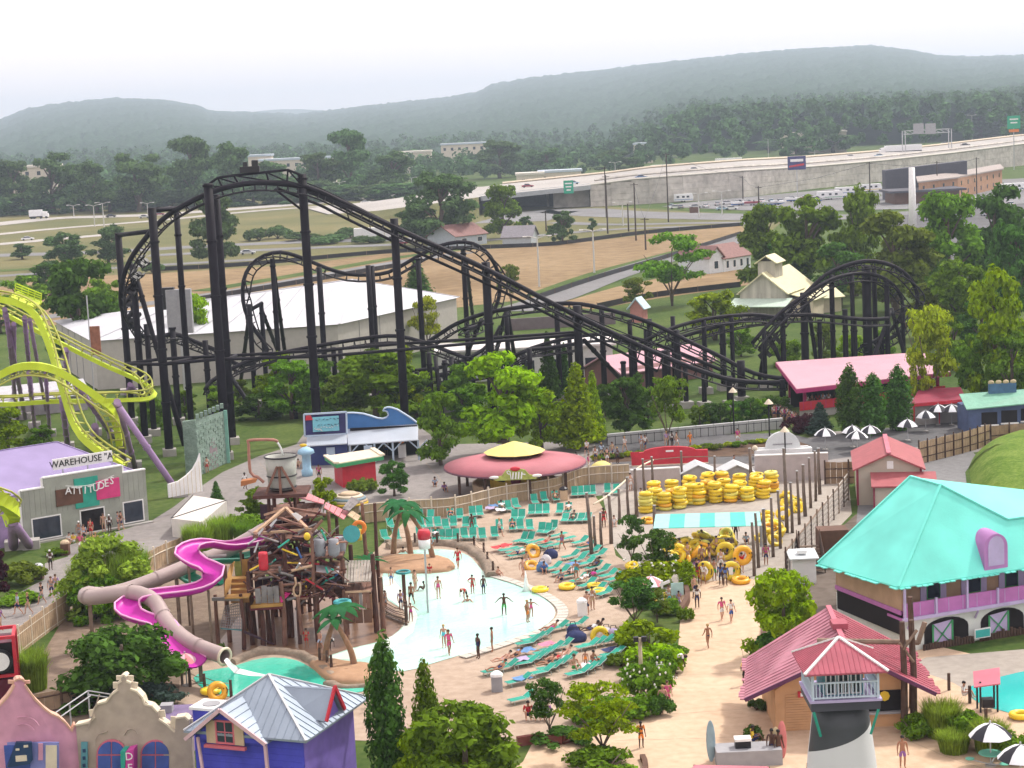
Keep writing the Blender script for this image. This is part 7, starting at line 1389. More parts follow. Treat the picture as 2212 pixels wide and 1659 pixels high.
# promenade
PM=lambda x,y:(1380*.864+x*.302,1340*.864+y*.302)
person(*PM(640,1518),'hips','child wearing orange armbands and jacket in the middle of the promenade','d','k','orange','orange',10,.9)
person(*PM(797,1268),'walk','person in a black bikini walking down the promenade','l','y','suit','black',10); person(*PM(830,1235),'walk','person in pale pink just behind the bikini walker','l','b','pink','pink',0)
person(*PM(885,990),'bend','adult in a white shirt bending over a pushchair on the promenade','d','k','white','black',90,1.1)
person(*PM(1040,520),'stand','adult in a white top seen from behind on the promenade','d','k','white','navy',180); person(*PM(910,528),'stand','child in a lilac wrap on the promenade','m','k','lilac','lilac',20,.8); person(*PM(838,518),'stand','adult in a cyan skirt by the pink umbrella','l','b','white','cyan',30)
ZC=lambda x,y:(1540*.864+x*.1979,1180*.864+y*.1979)
for x,y,ps,lab,sk,tp,bt,rz,s in[(890,1240,'stand','person in red shorts and dark top queuing at the promenade head','d','red','red',0,1),(885,1180,'stand','person in purple with a pink hat in the tube queue','m','purple','navy',30,1),(955,1240,'walk','person in white carrying a yellow tube in the queue','m','white','tan',-20,1),(1075,1190,'stand','person in a green swimsuit in the tube crowd','m','tan','green',10,1),(1150,1080,'stand','person in a white tank top in the tube crowd','l','white','white',0,1),(1150,1240,'stand','left of the couple in blue at the promenade head','d','blue','navy',180,1),(1195,1250,'stand','right of the couple in blue at the promenade head','d','blue','grey',170,1),(1305,1180,'hold','person in green shorts with a tube at the promenade head','l',None,'green',0,1),(1375,1110,'up','person in red holding a big orange tube overhead','l','red','red',20,.95),(1640,1020,'stand','person in a dark red shirt by the yard poles','m','magenta','navy',0,1),(700,960,'stand','person in white at the left of the tube crowd','m','white','black',60,1),(785,1000,'hold','person with a yellow float in the tube crowd','l','yellow','tan',10,1),(940,1030,'stand','person in tan among the tubes','m','tan','brown',-10,1),(1020,1010,'walk','person in brown among the tubes','m','brown','tan',40,1),(1235,960,'walk','person in navy walking out of the tube yard','m','navy','navy',-30,1),(1310,740,'stand','attendant in dark uniform under the striped awning','d','black','black',0,1),(940,860,'stand','person in black carrying things under the awning','m','black','black',60,1),(1100,930,'hold','person in yellow under the awning','l','yellow','navy',10,1),(160,210,'stand','person in white left of the tube stacks','l','white','white',30,1),(1420,780,'sit','person sitting at the counter under the awning','m','pale blue','navy',0,1)]:
    q=ZC(x,y); person(*q,ps,lab,sk,'k',tp,bt,rz,s)
tube(G(*ZC(1375,1105))+V((0,-.25,1.5)),'big orange tube held up by the person in red at the promenade head',(R(85),0,.2),1.3,TO,None)
for x,y,l in((1195,960,'yellow tube carried in the middle of the tube crowd'),(985,1180,'yellow tube carried by the person in white in the queue'),(1255,1180,'yellow tube carried beside the couple in blue'),(880,920,'large yellow tube standing at the edge of the awning crowd')): q=G(*ZC(x,y)); tube(q+V((0,-.1,.75)),l,(R(80),0,rr.uniform(-.6,.6)),1.25,TY,None)
tube(G(*ZC(1365,1215))+V((0,0,.05)),'green and orange float lying at the promenade head',(.1,0,0),1.2,TO,None)
# left street and shop
Z7=lambda x,y:(x*.25,1002+y*.25)
for x,y,ps,lab,sk,tp,bt,rz,h in[(160,1305,'walk','left of the couple holding hands on the left street','l','pale blue','navy',-60,'b'),(250,1305,'walk','right of the couple holding hands on the left street','l','black','tan',-60,'y'),(365,1215,'walk','child in dark top and grey trousers walking on the left street','l','black','grey',-40,'b'),(450,1160,'stand','tall adult in a grey shirt by the plank fence corner','l','grey','navy',20,'b'),(490,1140,'stand','adult in mauve beside the tall one by the fence corner','l','lilac','navy',-10,'b'),(440,920,'stand','adult in white standing alone on the left street','d','white','black',30,'w'),(5,1440,'walk','adult in purple at the left edge of the street','m','purple','tan',60,'k'),(700,765,'walk','adult in a pink shirt walking near the shop','m','pink','white',20,'b'),(835,760,'stand','child in yellow behind the leafy bush','l','yellow','tan',0,'y'),(600,680,'sit','person in white sitting by the shop front','l','white','white',30,'k'),(640,685,'sit','person in yellow sitting by the shop front','l','yellow','white',-30,'k'),(690,660,'stand','adult in grey outside the shop door','m','grey','grey',0,'w'),(730,690,'stand','adult in pale blue outside the shop door','l','pale blue','black',20,'b'),(790,640,'stand','adult wrapped in red outside the shop door','l','red','red',-20,'b'),(900,590,'stand','adult in tan in the shop doorway','l','tan','tan',0,'b'),(950,600,'stand','adult in white and black outside the shop','d','white','black',40,'w'),(1025,575,'stand','adult with a backpack right of the shop door','l','grey','navy',90,'b'),(1050,570,'walk','adult in dark clothes right of the shop door','l','brown','navy',80,'k')]:
    person(*Z7(x,y),ps,lab,sk,h,tp,bt,rz,1.)
# plaza and far walkway
ZD=lambda x,y:(605+x*.21875,847+y*.21875)
for u,v,ps,lab,sk,tp,bt,rz in[(530,1058,'walk','person in white by the small boat prop','d','white','black',60),(615,1052,'walk','person in pale clothes under the bucket','l','white','pale blue',20),(645,1010,'sit','person at a table by the navy kiosk','l','tan','brown',0),(690,1040,'stand','person in dark pink by the drink column','m','magenta','black',0),(755,1042,'sit','person sitting left of the red kiosk','l','white','navy',0),(835,985,'stand','person in white behind the red kiosk','d','white','navy',0),(880,975,'stand','person in the wave shelter shade','d','black','navy',0),(448,1022,'stand','person by the castle flat door','l','white','red',20),(940,1050,'sit','person on the bench by the pavilion counter','m','pale blue','navy',0),(960,1062,'sit','person in purple beside the pavilion','m','purple','navy',20)]: person(u,v,ps,lab,sk,'k',tp,bt,rz)
for i,(u,v,ps,tp,bt,sk) in enumerate([(1268,985,'walk','white','black','l'),(1287,1000,'stand','white','navy','m'),(1300,992,'walk','pale blue','tan','d'),(1312,1003,'stand','black','white','l'),(1323,990,'walk','tan','navy','m'),(1334,1002,'stand','grey','black','d'),(1246,1012,'walk','white','black','d'),(1272,1018,'stand','magenta','white','l'),(1350,978,'walk','white','tan','l'),(1386,972,'stand','pale blue','white','l'),(1394,974,'walk','white','navy','m'),(1440,966,'walk','lilac','tan','l'),(1452,966,'stand','white','black','d'),(1462,968,'walk','tan','white','l'),(1491,968,'walk','orange','orange','m'),(1594,960,'walk','magenta','white','l'),(1587,1020,'stand','grey','navy','m')]):
    person(u,v,ps,f'walker in {tp} on the far walkway, {ORD[i]} listed along the crowd right of the pavilion' if False else f'person in {tp} and {bt} {["strolling","standing"][ps=="stand"]} on the far walkway, {ORD[i]} right of the pavilion',sk,['k','b','y'][i%3],tp,bt,rr.uniform(-90,90))
for i in range(12): 
    t=i/11; u=1672+t*52; person(u,905+18*t+rr.uniform(-3,3),'stand',f'person waiting in the queue ramp by the station, {ORD[i]} from the left',['l','m','d'][i%3],['k','b'][i%2],['white','magenta','pale blue','black'][i%4],'navy',rr.uniform(-90,90))
for i in range(8): p=f0.lerp(f1,.06+.3*i/8)+bk*2.5; person(V((p.x,p.y,0)),0,'stand',f'rider waiting behind the red station railing, {ORD[i]} from the left',['l','m','d'][i%3],'k',['white','black','red','pale blue'][i%4],'navy',rr.uniform(-60,60),1,.7)
# right corner
ZE=lambda x,y:(1555.3+x*.2969,1244.3+y*.2969)
for x,y,ps,lab,sk,tp,bt,rz,z_ in[(380,1345,'stand','taller of the two bathers beside the surfboards at the bottom','d',None,'navy',0,.03),(428,1352,'stand','shorter of the two bathers beside the surfboards at the bottom','d',None,'brown',20,.03),(235,1272,'sit','person with a yellow bag by the surfboard counter','d','yellow','navy',90,.5),(1330,1400,'stand','adult in purple trunks right of the lighthouse','m',None,'purple',0,.03),(1770,915,'sit','person in white sitting on the lagoon bank','l','white','white',60,.3)]: person(*ZE(x,y),ps,lab,sk,'k',tp,bt,rz,1.05,z_)

for i,(o,sk,tp,bt) in enumerate([(LOUNG[k],['l','m','d'][k%3],['suit',None,'white','suit'][k%4],['red','navy','tan','black','blue'][k%5]) for k in (2,7,16,22,31,38,47,60,66,71,78,84)]):
    p=o.location; person(V((p.x,p.y,0)),0,'lie',f'sunbather stretched on a teal chair, {ORD[i]} of those lying across the deck rows',sk,['k','b','y'][i%3],tp,bt,math.degrees(o.rotation_euler.z))
for i,(u,v,ps,sk,tp,bt,rz,w_) in enumerate([(1130,1250,'walk','l',None,'blue',40,'walking between the tubes and the pool'),(1245,1255,'stand','m','suit','teal',0,'standing by the pool coping'),(1080,1160,'walk','l','white','navy',90,'walking between the lounger rows'),(1215,1190,'walk','m','suit','purple',-40,'crossing the open deck'),(1020,1150,'stand','d',None,'red',20,'standing among the front loungers'),(960,1400,'stand','l','suit','cyan',-20,'standing in the near shallow water'),(1090,1330,'out','d',None,'green',0,'splashing in the middle of the pool'),(1010,1300,'swim','l',None,None,0,'sitting deep in the pool'),(1140,1345,'stand','m',None,'orange',60,'standing in the pool near the right end'),(1560,1340,'walk','l','pink','white',10,'walking down the middle of the promenade'),(1580,1345,'walk','l','white','blue',10,'beside the one in pink on the promenade'),(1530,1400,'walk','m',None,'navy',200,'walking up the promenade'),(1610,1480,'walk','d','yellow','black',170,'on the right side of the promenade'),(1500,1290,'stand','l','tan','navy',40,'at the corner of the promenade planting')]):
    person(u,v,ps,f'person in {bt or "nothing visible"} {w_}' if bt else f'swimmer {w_}',sk,['k','b','y'][i%3],tp,bt,rz,.95,0 if ps=='swim' else .03)
# ================================================================ VEGETATION
BARK=mat('bark',(.12,.09,.07),.95,.25,3.); BARKD=mat('dark_bark',(.06,.045,.038),.95,.25,3.)
LB_=leafmat('leaf_bright',(.23,.36,.01)); LM_=leafmat('leaf_mid',(.135,.25,.02)); LD_=leafmat('leaf_dark',(.07,.15,.025)); LY_=leafmat('leaf_yellow_green',(.32,.4,.02)); LBL=leafmat('leaf_blue_green',(.075,.12,.1)); LP_=leafmat('leaf_purple',(.06,.02,.03)); LG_=leafmat('leaf_lime_blade',(.24,.36,.04)); LO_=leafmat('leaf_olive',(.13,.18,.025)); LF_=leafmat('leaf_far',(.095,.17,.06))
FLW=mat('white_blossom',(.75,.74,.68),.8,.05)
def stem(pts,r0,r1,n=7): k=len(pts); return MB().tube(pts,[r0+(r1-r0)*i/(k-1) for i in range(k)],n)
def crown_proto(kind,seed,nl,size):
    rs=np.random.RandomState(seed); c=[];q=[]; tr=MB(); rp=random.Random(seed)
    if kind=='broad':          # nominal height 9, width 8
        tr=stem([(0,0,0),(rp.uniform(-.2,.2),rp.uniform(-.2,.2),1.6),(rp.uniform(-.3,.3),rp.uniform(-.3,.3),4.2),(0,0,7.2)],.34,.1)
        for i in range(40):
            a=rp.uniform(0,6.28); z=rp.uniform(1.5,8.5); f=math.sqrt(max(.05,1-((z-4.2)/4.8)**2)); rad=rp.uniform(.3,1.08)*f*3.3; p=(math.cos(a)*rad,math.sin(a)*rad,z); c.append(p); q.append((rp.uniform(.6,1.35),rp.uniform(.6,1.35),rp.uniform(.4,.8)))
            if i%4==0: tr.add(*(lambda m:(m.v,m.f))(stem([(0,0,max(1.2,z-2.6)),(p[0]*.5,p[1]*.5,z-1.1),p],.13,.04,5)))
    elif kind=='airy':         # vase of several stems, layered plates: height 6, width 6.4
        for i in range(5):
            a=i*1.26+rp.uniform(-.3,.3); tip=(math.cos(a)*2.2,math.sin(a)*2.2,rp.uniform(3.6,5.2)); m=stem([(0,0,0),(math.cos(a)*.12,math.sin(a)*.12,1.1),(tip[0]*.45,tip[1]*.45,2.5),tip],.1,.03,5); tr.add(m.v,m.f)
        for i in range(26): a=rp.uniform(0,6.28); z=rp.uniform(2.2,5.7); f=1-abs(z-3.8)/3.0; rad=rp.uniform(.2,1)*3.0*f**.6; c.append((math.cos(a)*rad,math.sin(a)*rad,z)); q.append((rp.uniform(.6,1.1),rp.uniform(.6,1.1),rp.uniform(.22,.4)))
    elif kind=='cone':         # height 9, width 4.6
        tr=stem([(0,0,0),(0,0,4.5),(0,0,8.7)],.24,.04)
        for i in range(46): z=.7+8.1*(i/46); rad=(1-z/9.3)*2.3; a=i*2.4; c.append((math.cos(a)*rad*.62,math.sin(a)*rad*.62,z)); q.append((rad*.5+.25,rad*.5+.25,.5))
    elif kind=='column':       # height 6, width 2.6
        tr=stem([(0,0,0),(0,0,5.4)],.14,.04)
        for i in range(34): z=.3+5.5*(i/34); f=math.sin(min(1,(z+.4)/2.0)*1.57)*(1-max(0,(z-3.0)/3.2)**1.6); a=i*2.4+rp.uniform(-.4,.4); rad=1.05*f; c.append((math.cos(a)*rad*.6,math.sin(a)*rad*.6,z)); q.append((rad*.55+.2,rad*.55+.2,.55))
    elif kind=='shrub':        # height 1.6, width 3
        for i in range(6): a=i*1.05; m=stem([(0,0,0),(math.cos(a)*.7,math.sin(a)*.7,.9)],.05,.02,5); tr.add(m.v,m.f)
        for i in range(20): a=rp.uniform(0,6.28); rad=math.sqrt(rp.random())*1.15; z=.3+ (1-(rad/1.5)**2)*rp.uniform(.25,.95); c.append((math.cos(a)*rad,math.sin(a)*rad,z)); q.append((rp.uniform(.3,.5),rp.uniform(.3,.5),rp.uniform(.22,.38)))
    elif kind=='bush':         # dense dome down to the ground: height 5, width 5
        tr=stem([(0,0,0),(0,0,3.6)],.2,.06)
        for i in range(44): a=i*2.4+rp.uniform(-.3,.3); z=.3+4.2*rp.random(); f=math.sqrt(max(.04,1-(max(0,z-1.6)/3.3)**2)); rad=2.15*f*rp.uniform(.55,1); c.append((math.cos(a)*rad,math.sin(a)*rad,z)); q.append(rp.uniform(.42,.75))
    elif kind=='blade':        # clump of arching blades: height 2.4, width 3
        vs=[];n=nl
        a=rs.rand(n)*6.28; r0=np.sqrt(rs.rand(n))*.9; b=np.stack([np.cos(a)*r0,np.sin(a)*r0,np.zeros(n)],1); h=1.5+.9*rs.rand(n); lean=.35+.55*rs.rand(n); a2=a+rs.normal(size=n)*.7
        d=np.stack([np.cos(a2),np.sin(a2),np.zeros(n)],1); s=np.stack([-np.sin(a2),np.cos(a2),np.zeros(n)],1)*size
        z=np.array([0,0,1.]); m_=b+d*(lean*.3)[:,None]+z*(h*.7)[:,None]; t=b+d*(lean*.9)[:,None]+z*h[:,None]*(.85+.15*rs.rand(n))[:,None]
        v=np.stack([b-s*.5,b+s*.5,m_+s,m_-s,t],1).reshape(-1,3); k=np.arange(n)*5; f=np.concatenate([np.stack([k,k+1,k+2,k+3],1)]); f2=np.stack([k+3,k+2,k+4,k+4],1)
        me=bpy.data.meshes.new('crown'); me.from_pydata(v.tolist(),[],[tuple(x) for x in f]+[(x[0],x[1],x[2]) for x in f2]); me.update()
        tr=stem([(0,0,0),(0,0,.5)],.2,.1); return tr.mesh('trunk'),me
    v,f=leaves(nl,c,q,size,rs,.45,.3)
    return tr.mesh('trunk',True),npmesh('crown',v,f)
KIND={'broad':[crown_proto('broad',s,7500,.27) for s in(1,2,3,21)],'airy':[crown_proto('airy',s,3000,.2) for s in(4,5)],'cone':[crown_proto('cone',s,4200,.24) for s in(6,7)],'column':[crown_proto('column',s,4600,.15) for s in(8,9)],'shrub':[crown_proto('shrub',s,2600,.13) for s in(10,11,12)],'bush':[crown_proto('bush',s,6500,.17) for s in(15,16)],'blade':[crown_proto('blade',s,1500,.022) for s in(13,14)]}
NOM={'broad':(8,9),'airy':(6.6,6),'cone':(4.6,9),'column':(2.6,6),'shrub':(3,1.6),'blade':(3,2.4),'bush':(5,5)}
ntree=[0]
def plant(kind,u,vb,vt,wpx,mt,label,group=None,name=None,z=0.,bark=BARK,cat_=None):
    p=G(u,vb); sc_=p.y/FPX; h=(vb-vt)*sc_*1.02; w=wpx*sc_*(1.18 if kind in('bush','shrub') else 1.); nw,nh=NOM[kind]; ntree[0]+=1
    tm,cm=KIND[kind][ntree[0]%len(KIND[kind])]
    low=kind in('shrub','blade','bush')
    r=thing(name or ('shrub' if low else 'tree'),label,cat_ or ('shrub' if low else 'tree'),(p.x,p.y,z),rr.uniform(0,6.28),group); r.scale=(w/nw,w/nw,h/nh)
    link('stems' if low else 'trunk',tm,r,bark); link('foliage' if low else 'crown',cm,r,mt); return r
def blossoms(r,n,rad,z0,z1):
    m=MB()
    for i in range(n): a=rr.uniform(0,6.28); q=rad*math.sqrt(rr.uniform(.3,1)); m.blob((math.cos(a)*q,math.sin(a)*q,rr.uniform(z0,z1)),(.05,.05,.055),5,3)
    o=part(m,'blossoms',FLW,r,True,kind='stuff')
# foreground
plant('column',842,1700,1352,96,LD_,'tall dark columnar cypress right of the blue house'); plant('column',928,1690,1412,66,LM_,'shorter columnar cypress beside the tall one')
plant('bush',1010,1735,1500,250,LM_,'wide leafy bush tree at the bottom centre'); plant('bush',925,1725,1545,120,LB_,'bright leafy bush in front of the cypresses')
t=plant('airy',1188,1592,1455,120,LD_,'small dark tree with white blossom on the near deck'); blossoms(t,34,2.6,2.4,5.4)
plant('airy',1303,1640,1462,205,LB_,'bright open branched tree in the round planter at the bottom'); plant('shrub',1305,1668,1608,165,LM_,'low mounded ground shrub under the open branched tree')
plant('airy',1365,1222,1110,85,LD_,'dark tree at the top of the promenade planting'); plant('airy',1425,1262,1140,135,LD_,'wide dark tree at the top right of the promenade planting'); t=plant('shrub',1412,1268,1195,150,LB_,'light green shrub with white flowers under the wide dark tree'); blossoms(t,30,1.2,.9,1.5)
plant('airy',1372,1358,1245,150,LD_,'dark spreading tree in the middle of the promenade planting'); plant('airy',1420,1345,1270,90,LO_,'olive tree beside the dark spreading tree')
plant('shrub',1402,1402,1325,140,LB_,'bright broad shrub below the dark spreading tree'); plant('shrub',1408,1450,1375,135,LB_,'bright layered shrub behind the lamp pole'); t=plant('shrub',1405,1515,1418,125,LM_,'shrub with white flowers beside the lamp pole'); blossoms(t,34,1.25,.6,1.45)
plant('shrub',1432,1460,1395,60,LM_,'round mid green shrub at the promenade kerb'); plant('shrub',1350,1545,1480,130,LM_,'mid green shrub left of the lamp pole'); plant('shrub',1425,1545,1490,70,LD_,'dark shrub at the foot of the lamp pole'); plant('shrub',1210,1608,1572,130,LD_,'low dark hedge shrub by the red planter wall'); plant('shrub',1290,1560,1510,110,LM_,'leafy shrub behind the open branched tree')
plant('column',1486,1275,1208,44,LB_,'bright clipped shrub at the tube yard entrance'); plant('shrub',1440,1325,1285,70,LM_,'low shrub behind the pink umbrella')
plant('bush',1695,1420,1212,150,LB_,'big round bright bush tree on the right of the promenade'); plant('shrub',1700,1425,1330,128,LD_,'dark skirt of shrubs under the big round bush'); plant('shrub',1755,1395,1320,60,LM_,'shrub tucked beside the slat fence')
plant('shrub',1634,1535,1500,44,LD_,'upper round shrub at the left of the surf hut'); plant('shrub',1628,1605,1556,52,LD_,'lower round shrub at the left of the surf hut')
for i,(u,vb,vt,w_) in enumerate([(1975,1590,1530,90),(2035,1590,1500,120),(2090,1605,1520,110),(2140,1625,1545,110),(2195,1640,1560,110),(2060,1625,1570,100)]): plant('blade' if i%2 else 'shrub',u,vb,vt,w_,LG_ if i%2 else LM_,f'{["bushy","grassy"][i%2]} green clump in the bank by the lagoon, {ORD[i]} planted from the hut','bank planting by the lagoon')
plant('bush',235,1325,1155,185,LG_,'big bright yellow green bush on the left behind the tube slide'); [plant('blade',u_,vb_,vt_,w_,LG_,f'feathery lime clump in front of the big left bush, {ORD[i_]} from the left','feathery clumps by the big left bush') for i_,(u_,vb_,vt_,w_) in enumerate([(185,1320,1200,90),(225,1325,1180,110),(265,1315,1165,110),(300,1295,1170,80)])]; plant('bush',205,1338,1225,110,LM_,'darker lower growth at the foot of the big left bush')
plant('blade',72,1490,1388,100,LG_,'lime green grassy clump inside the left plank fence'); plant('bush',272,1520,1335,240,LD_,'large dark green bush in front of the slides'); plant('shrub',220,1520,1440,180,LBL,'grey green shrub low in front of the dark bush'); plant('shrub',350,1520,1465,120,LBL,'grey green shrub behind the tan gable')
plant('shrub',460,1416,1378,66,LM_,'small shrub under the tube slide'); plant('shrub',395,1455,1425,40,LM_,'tiny shrub between the slide exits')
plant('broad',700,1118,1030,62,LB_,'bright small tree behind the fort roof'); plant('shrub',745,1108,1060,60,LB_,'bright shrub by the striped hut'); plant('broad',548,1120,1050,80,LM_,'mid green tree behind the fort tower'); plant('broad',625,1112,1056,60,LM_,'small tree between the fort tower posts'); plant('shrub',520,1140,1100,90,LM_,'leafy shrub below the fort tower')
plant('blade',430,1205,1120,90,LG_,'light feathery clump by the white stage'); plant('blade',480,1180,1105,80,LG_,'light feathery clump left of the fort'); plant('blade',530,1180,1120,70,LM_,'green feathery clump behind the tube slide'); plant('cone',469,1092,1038,36,LD_,'small dark conifer on the plaza')
plant('broad',852,1072,992,76,LD_,'dark round tree right of the red kiosk'); plant('shrub',780,1062,1022,70,LO_,'olive shrub in front of the red kiosk')
plant('shrub',45,1262,1205,110,LO_,'grassy mound shrub behind the fence at the left'); plant('broad',-6,1292,1186,70,LP_,'dark purple leaved tree at the left edge'); plant('shrub',30,1300,1275,110,LM_,'low hedge along the left street'); plant('shrub',120,1200,1180,50,LM_,'small hedge by the shop corner')
# middle distance
plant('broad',1092,985,752,232,LB_,'big bright yellow green tree behind the pavilion'); plant('broad',952,1005,846,118,LM_,'mid green tree between the wave shelter and pavilion'); plant('broad',1170,975,840,110,LB_,'bright tree right of the big pavilion tree')
plant('cone',1250,970,782,112,LB_,'bright conical cypress behind the pavilion'); plant('cone',1284,955,800,60,LB_,'slim bright conical tree right of the pavilion'); plant('cone',1188,870,716,58,LD_,'dark conifer between the coaster columns'); plant('cone',1222,860,740,40,LD_,'slim dark conifer in front of the lift hill')
plant('broad',1355,940,800,120,LD_,'dark dense tree behind the concrete wall'); plant('airy',1443,962,808,118,LM_,'open street tree by the far walkway'); plant('broad',1310,900,830,80,LD_,'dark tree filling behind the conical cypress')
plant('broad',812,912,752,215,LM_,'wide dark tree under the coaster lift'); plant('broad',632,905,770,135,LM_,'mid green tree between coaster columns above the billboard'); plant('broad',745,905,800,110,LO_,'olive tree behind the wave fascia'); plant('cone',775,760,708,28,LM_,'small green conifer in front of the white hall')
for i,(u,vb,vt,w_) in enumerate([(1836,938,786,62),(1887,940,806,64),(1942,930,788,66)]): plant('column',u,vb,vt,w_,LD_,f'{["left","middle","right"][i]} of three dark arborvitae in front of the pink station','dark arborvitae by the station')
plant('cone',1772,940,868,64,LBL,'small blue spruce in front of the station'); plant('shrub',1715,935,895,60,LP_,'purple leaved shrub below the queue ramp'); plant('shrub',1745,925,880,60,LP_,'purple leaved shrub under the station railing')
plant('airy',2008,892,655,158,LY_,'sparse yellow green tree in front of the station roof'); plant('airy',1985,900,760,80,LY_,'thin yellow green sapling by the station corner')
plant('broad',2150,880,578,150,LB_,'tall bright tree at the right edge behind the food stand'); plant('broad',2185,890,700,130,LM_,'leafy tree at the right edge above the green roof'); plant('broad',2100,880,720,90,LM_,'mid green tree right of the station')
for i,(u,vb,vt,w_,mt_) in enumerate([(1655,630,445,140,LM_),(1745,640,430,180,LM_),(1850,640,398,130,LM_),(1935,680,450,220,LO_),(2050,660,420,180,LM_),(2150,640,405,160,LD_),(2195,700,470,140,LD_),(1815,660,520,140,LD_),(1700,640,520,120,LD_),(2080,740,560,160,LM_),(2010,730,600,120,LO_),(1640,560,452,70,LM_)]): plant('broad',u,vb,vt,w_,mt_,f'large tree in the grove right of the barn, {ORD[i]} of the grove','grove of trees right of the barn')
plant('airy',1452,662,505,175,LM_,'wide solitary tree at the edge of the brown field'); plant('airy',1372,680,598,90,LO_,'thin scraggly tree by the field road'); plant('broad',1545,735,622,135,LB_,'bright tree in front of the barn'); plant('airy',1105,665,570,70,LO_,'nearly bare small tree behind the coaster loop')
for i,(u,vb,vt,w_,mt_) in enumerate([(180,790,562,195,LD_),(45,700,598,130,LM_),(110,640,560,90,LD_),(230,720,600,110,LM_),(0,720,640,110,LM_)]): plant('broad',u,vb,vt,w_,mt_,f'tree in the clump behind the lime coaster, {ORD[i]} of the clump','trees behind the lime coaster')
for i,(u,vb,vt,w_) in enumerate([(140,580,503,105),(235,570,484,95),(48,560,525,60)]): plant('broad',u,vb,vt,w_,LF_,f'round roadside tree left of the coaster, {ORD[i]} of three','roadside trees at the left')
plant('broad',470,575,425,118,LF_,'dark roadside tree behind the tall coaster columns'); plant('airy',422,815,632,118,LB_,'light leafy tree in front of the white hall'); plant('airy',925,765,640,90,LY_,'yellowish tree at the corner of the white hall'); plant('cone',903,650,560,76,LD_,'dark spruce in the brown field'); plant('broad',20,985,880,110,LB_,'green tree below the lime coaster'); plant('broad',90,975,920,70,LM_,'small tree behind the shop hall')
plant('broad',955,530,366,175,LF_,'large dark tree in front of the freeway'); plant('broad',900,530,440,90,LF_,'dark tree left of the large freeway tree'); plant('broad',1088,515,402,98,LM_,'tall green tree beside the bungalow'); plant('broad',1215,528,458,64,LF_,'small round tree below the underpass'); plant('broad',1138,505,465,36,LF_,'little tree on the verge below the underpass'); plant('broad',1280,500,470,24,LF_,'tiny tree by the underpass road')
for i,(u,vb) in enumerate([(560,520),(600,515),(650,520),(690,528),(720,522),(760,515),(800,525),(330,590)]): plant('shrub',u,vb,vb-rr.uniform(18,38),rr.uniform(50,90),LF_,f'dark roadside bush behind the lift hill, {ORD[i]} of the row','roadside bushes behind the lift hill')
for i,(u,vb,vt,w_) in enumerate([(30,462,350,110),(115,462,335,130),(210,460,345,110),(300,458,330,140),(420,448,300,130),(510,445,312,110),(600,440,345,120),(690,430,330,120),(760,425,285,120),(850,420,330,110),(1080,385,300,110),(1180,380,320,100),(1375,388,340,46),(1330,372,325,90),(1450,340,290,90),(1660,330,300,70),(1720,345,310,90),(1800,330,270,120),(2120,300,240,120),(1560,335,300,60)]): plant('broad',u,vb,vt,w_,LF_,f'hazy tree at the front of the far wood, {ORD[i]} from the left' if i!=12 else 'lone round tree standing before the long white trailer','trees along the front of the far wood')
for i in range(18): u=1285+i*24; plant('shrub',u,993-i*2.2+rr.uniform(-4,4),978-i*2.2,rr.uniform(22,38),[LY_,LM_,LO_][i%3],f'small bedding plant by the far walkway, {ORD[i]} from the left','bedding plants by the far walkway')
for i,(u,vb,vt,w_,k_,mt_) in enumerate([(560,905,850,90,'bush',LD_),(700,905,830,80,'broad',LM_),(900,900,820,100,'broad',LD_),(850,930,870,70,'bush',LM_),(1000,905,830,90,'broad',LM_),(400,900,840,60,'broad',LM_),(520,880,820,60,'broad',LO_)]): plant(k_,u,vb,vt,w_,mt_,f'leafy growth among the coaster footings, {ORD[i]} of the clumps','planting among the coaster footings')
for i in range(9): u=1512+i*22; plant('bush',u,917-i*2.,872-i*2.5,44,LD_ if i%3 else LM_,f'dark hedge bush behind the concrete wall, {ORD[i]} from the left','hedge behind the concrete wall')
for i,(u,vb,vt,w_,k_,mt_) in enumerate([(1600,770,705,70,'broad',LM_),(1700,790,730,70,'bush',LM_),(1780,780,700,60,'broad',LO_),(1840,770,720,60,'bush',LB_),(1900,780,715,60,'bush',LM_),(1400,800,740,60,'broad',LM_),(1480,790,740,60,'bush',LD_),(2060,800,690,90,'broad',LM_),(2120,760,640,110,'broad',LD_)]): plant(k_,u,vb,vt,w_,mt_,f'greenery round the right hand coaster loop, {ORD[i]} of the clumps','greenery round the right hand loop')
for i,(u,vb,vt,w_,k_,mt_) in enumerate([(1690,1275,1235,60,'bush',LM_),(1480,1340,1300,40,'shrub',LM_),(1460,1420,1385,50,'shrub',LM_),(1380,1475,1430,80,'bush',LM_),(1340,1440,1400,60,'shrub',LO_),(1380,1310,1270,70,'bush',LD_)]): plant(k_,u,vb,vt,w_,mt_,f'low planting along the promenade edge, {ORD[i]} of the fillers','fillers along the promenade')
for i,(u,vb,vt,w_,k_,mt_) in enumerate([(600,880,762,100,'broad',LB_),(690,890,770,90,'broad',LM_),(860,905,745,120,'broad',LB_),(770,895,765,100,'broad',LM_),(1010,895,785,100,'broad',LM_),(930,890,800,80,'airy',LB_),(480,915,830,80,'broad',LM_),(330,930,860,70,'bush',LM_),(1130,880,790,80,'broad',LM_),(1400,905,830,80,'broad',LM_)]): plant(k_,u,vb,vt,w_,mt_,f'leafy tree standing at the coaster base, {ORD[i]} of the row','trees at the coaster base')
for i in range(16): u=-10+i*62; plant('bush',u,466-i*2.6+rr.uniform(-3,3),428-i*2.6+rr.uniform(-8,8),rr.uniform(90,130),LF_,f'hazy undergrowth at the foot of the far wood, {ORD[i]} from the left','undergrowth at the foot of the far wood')
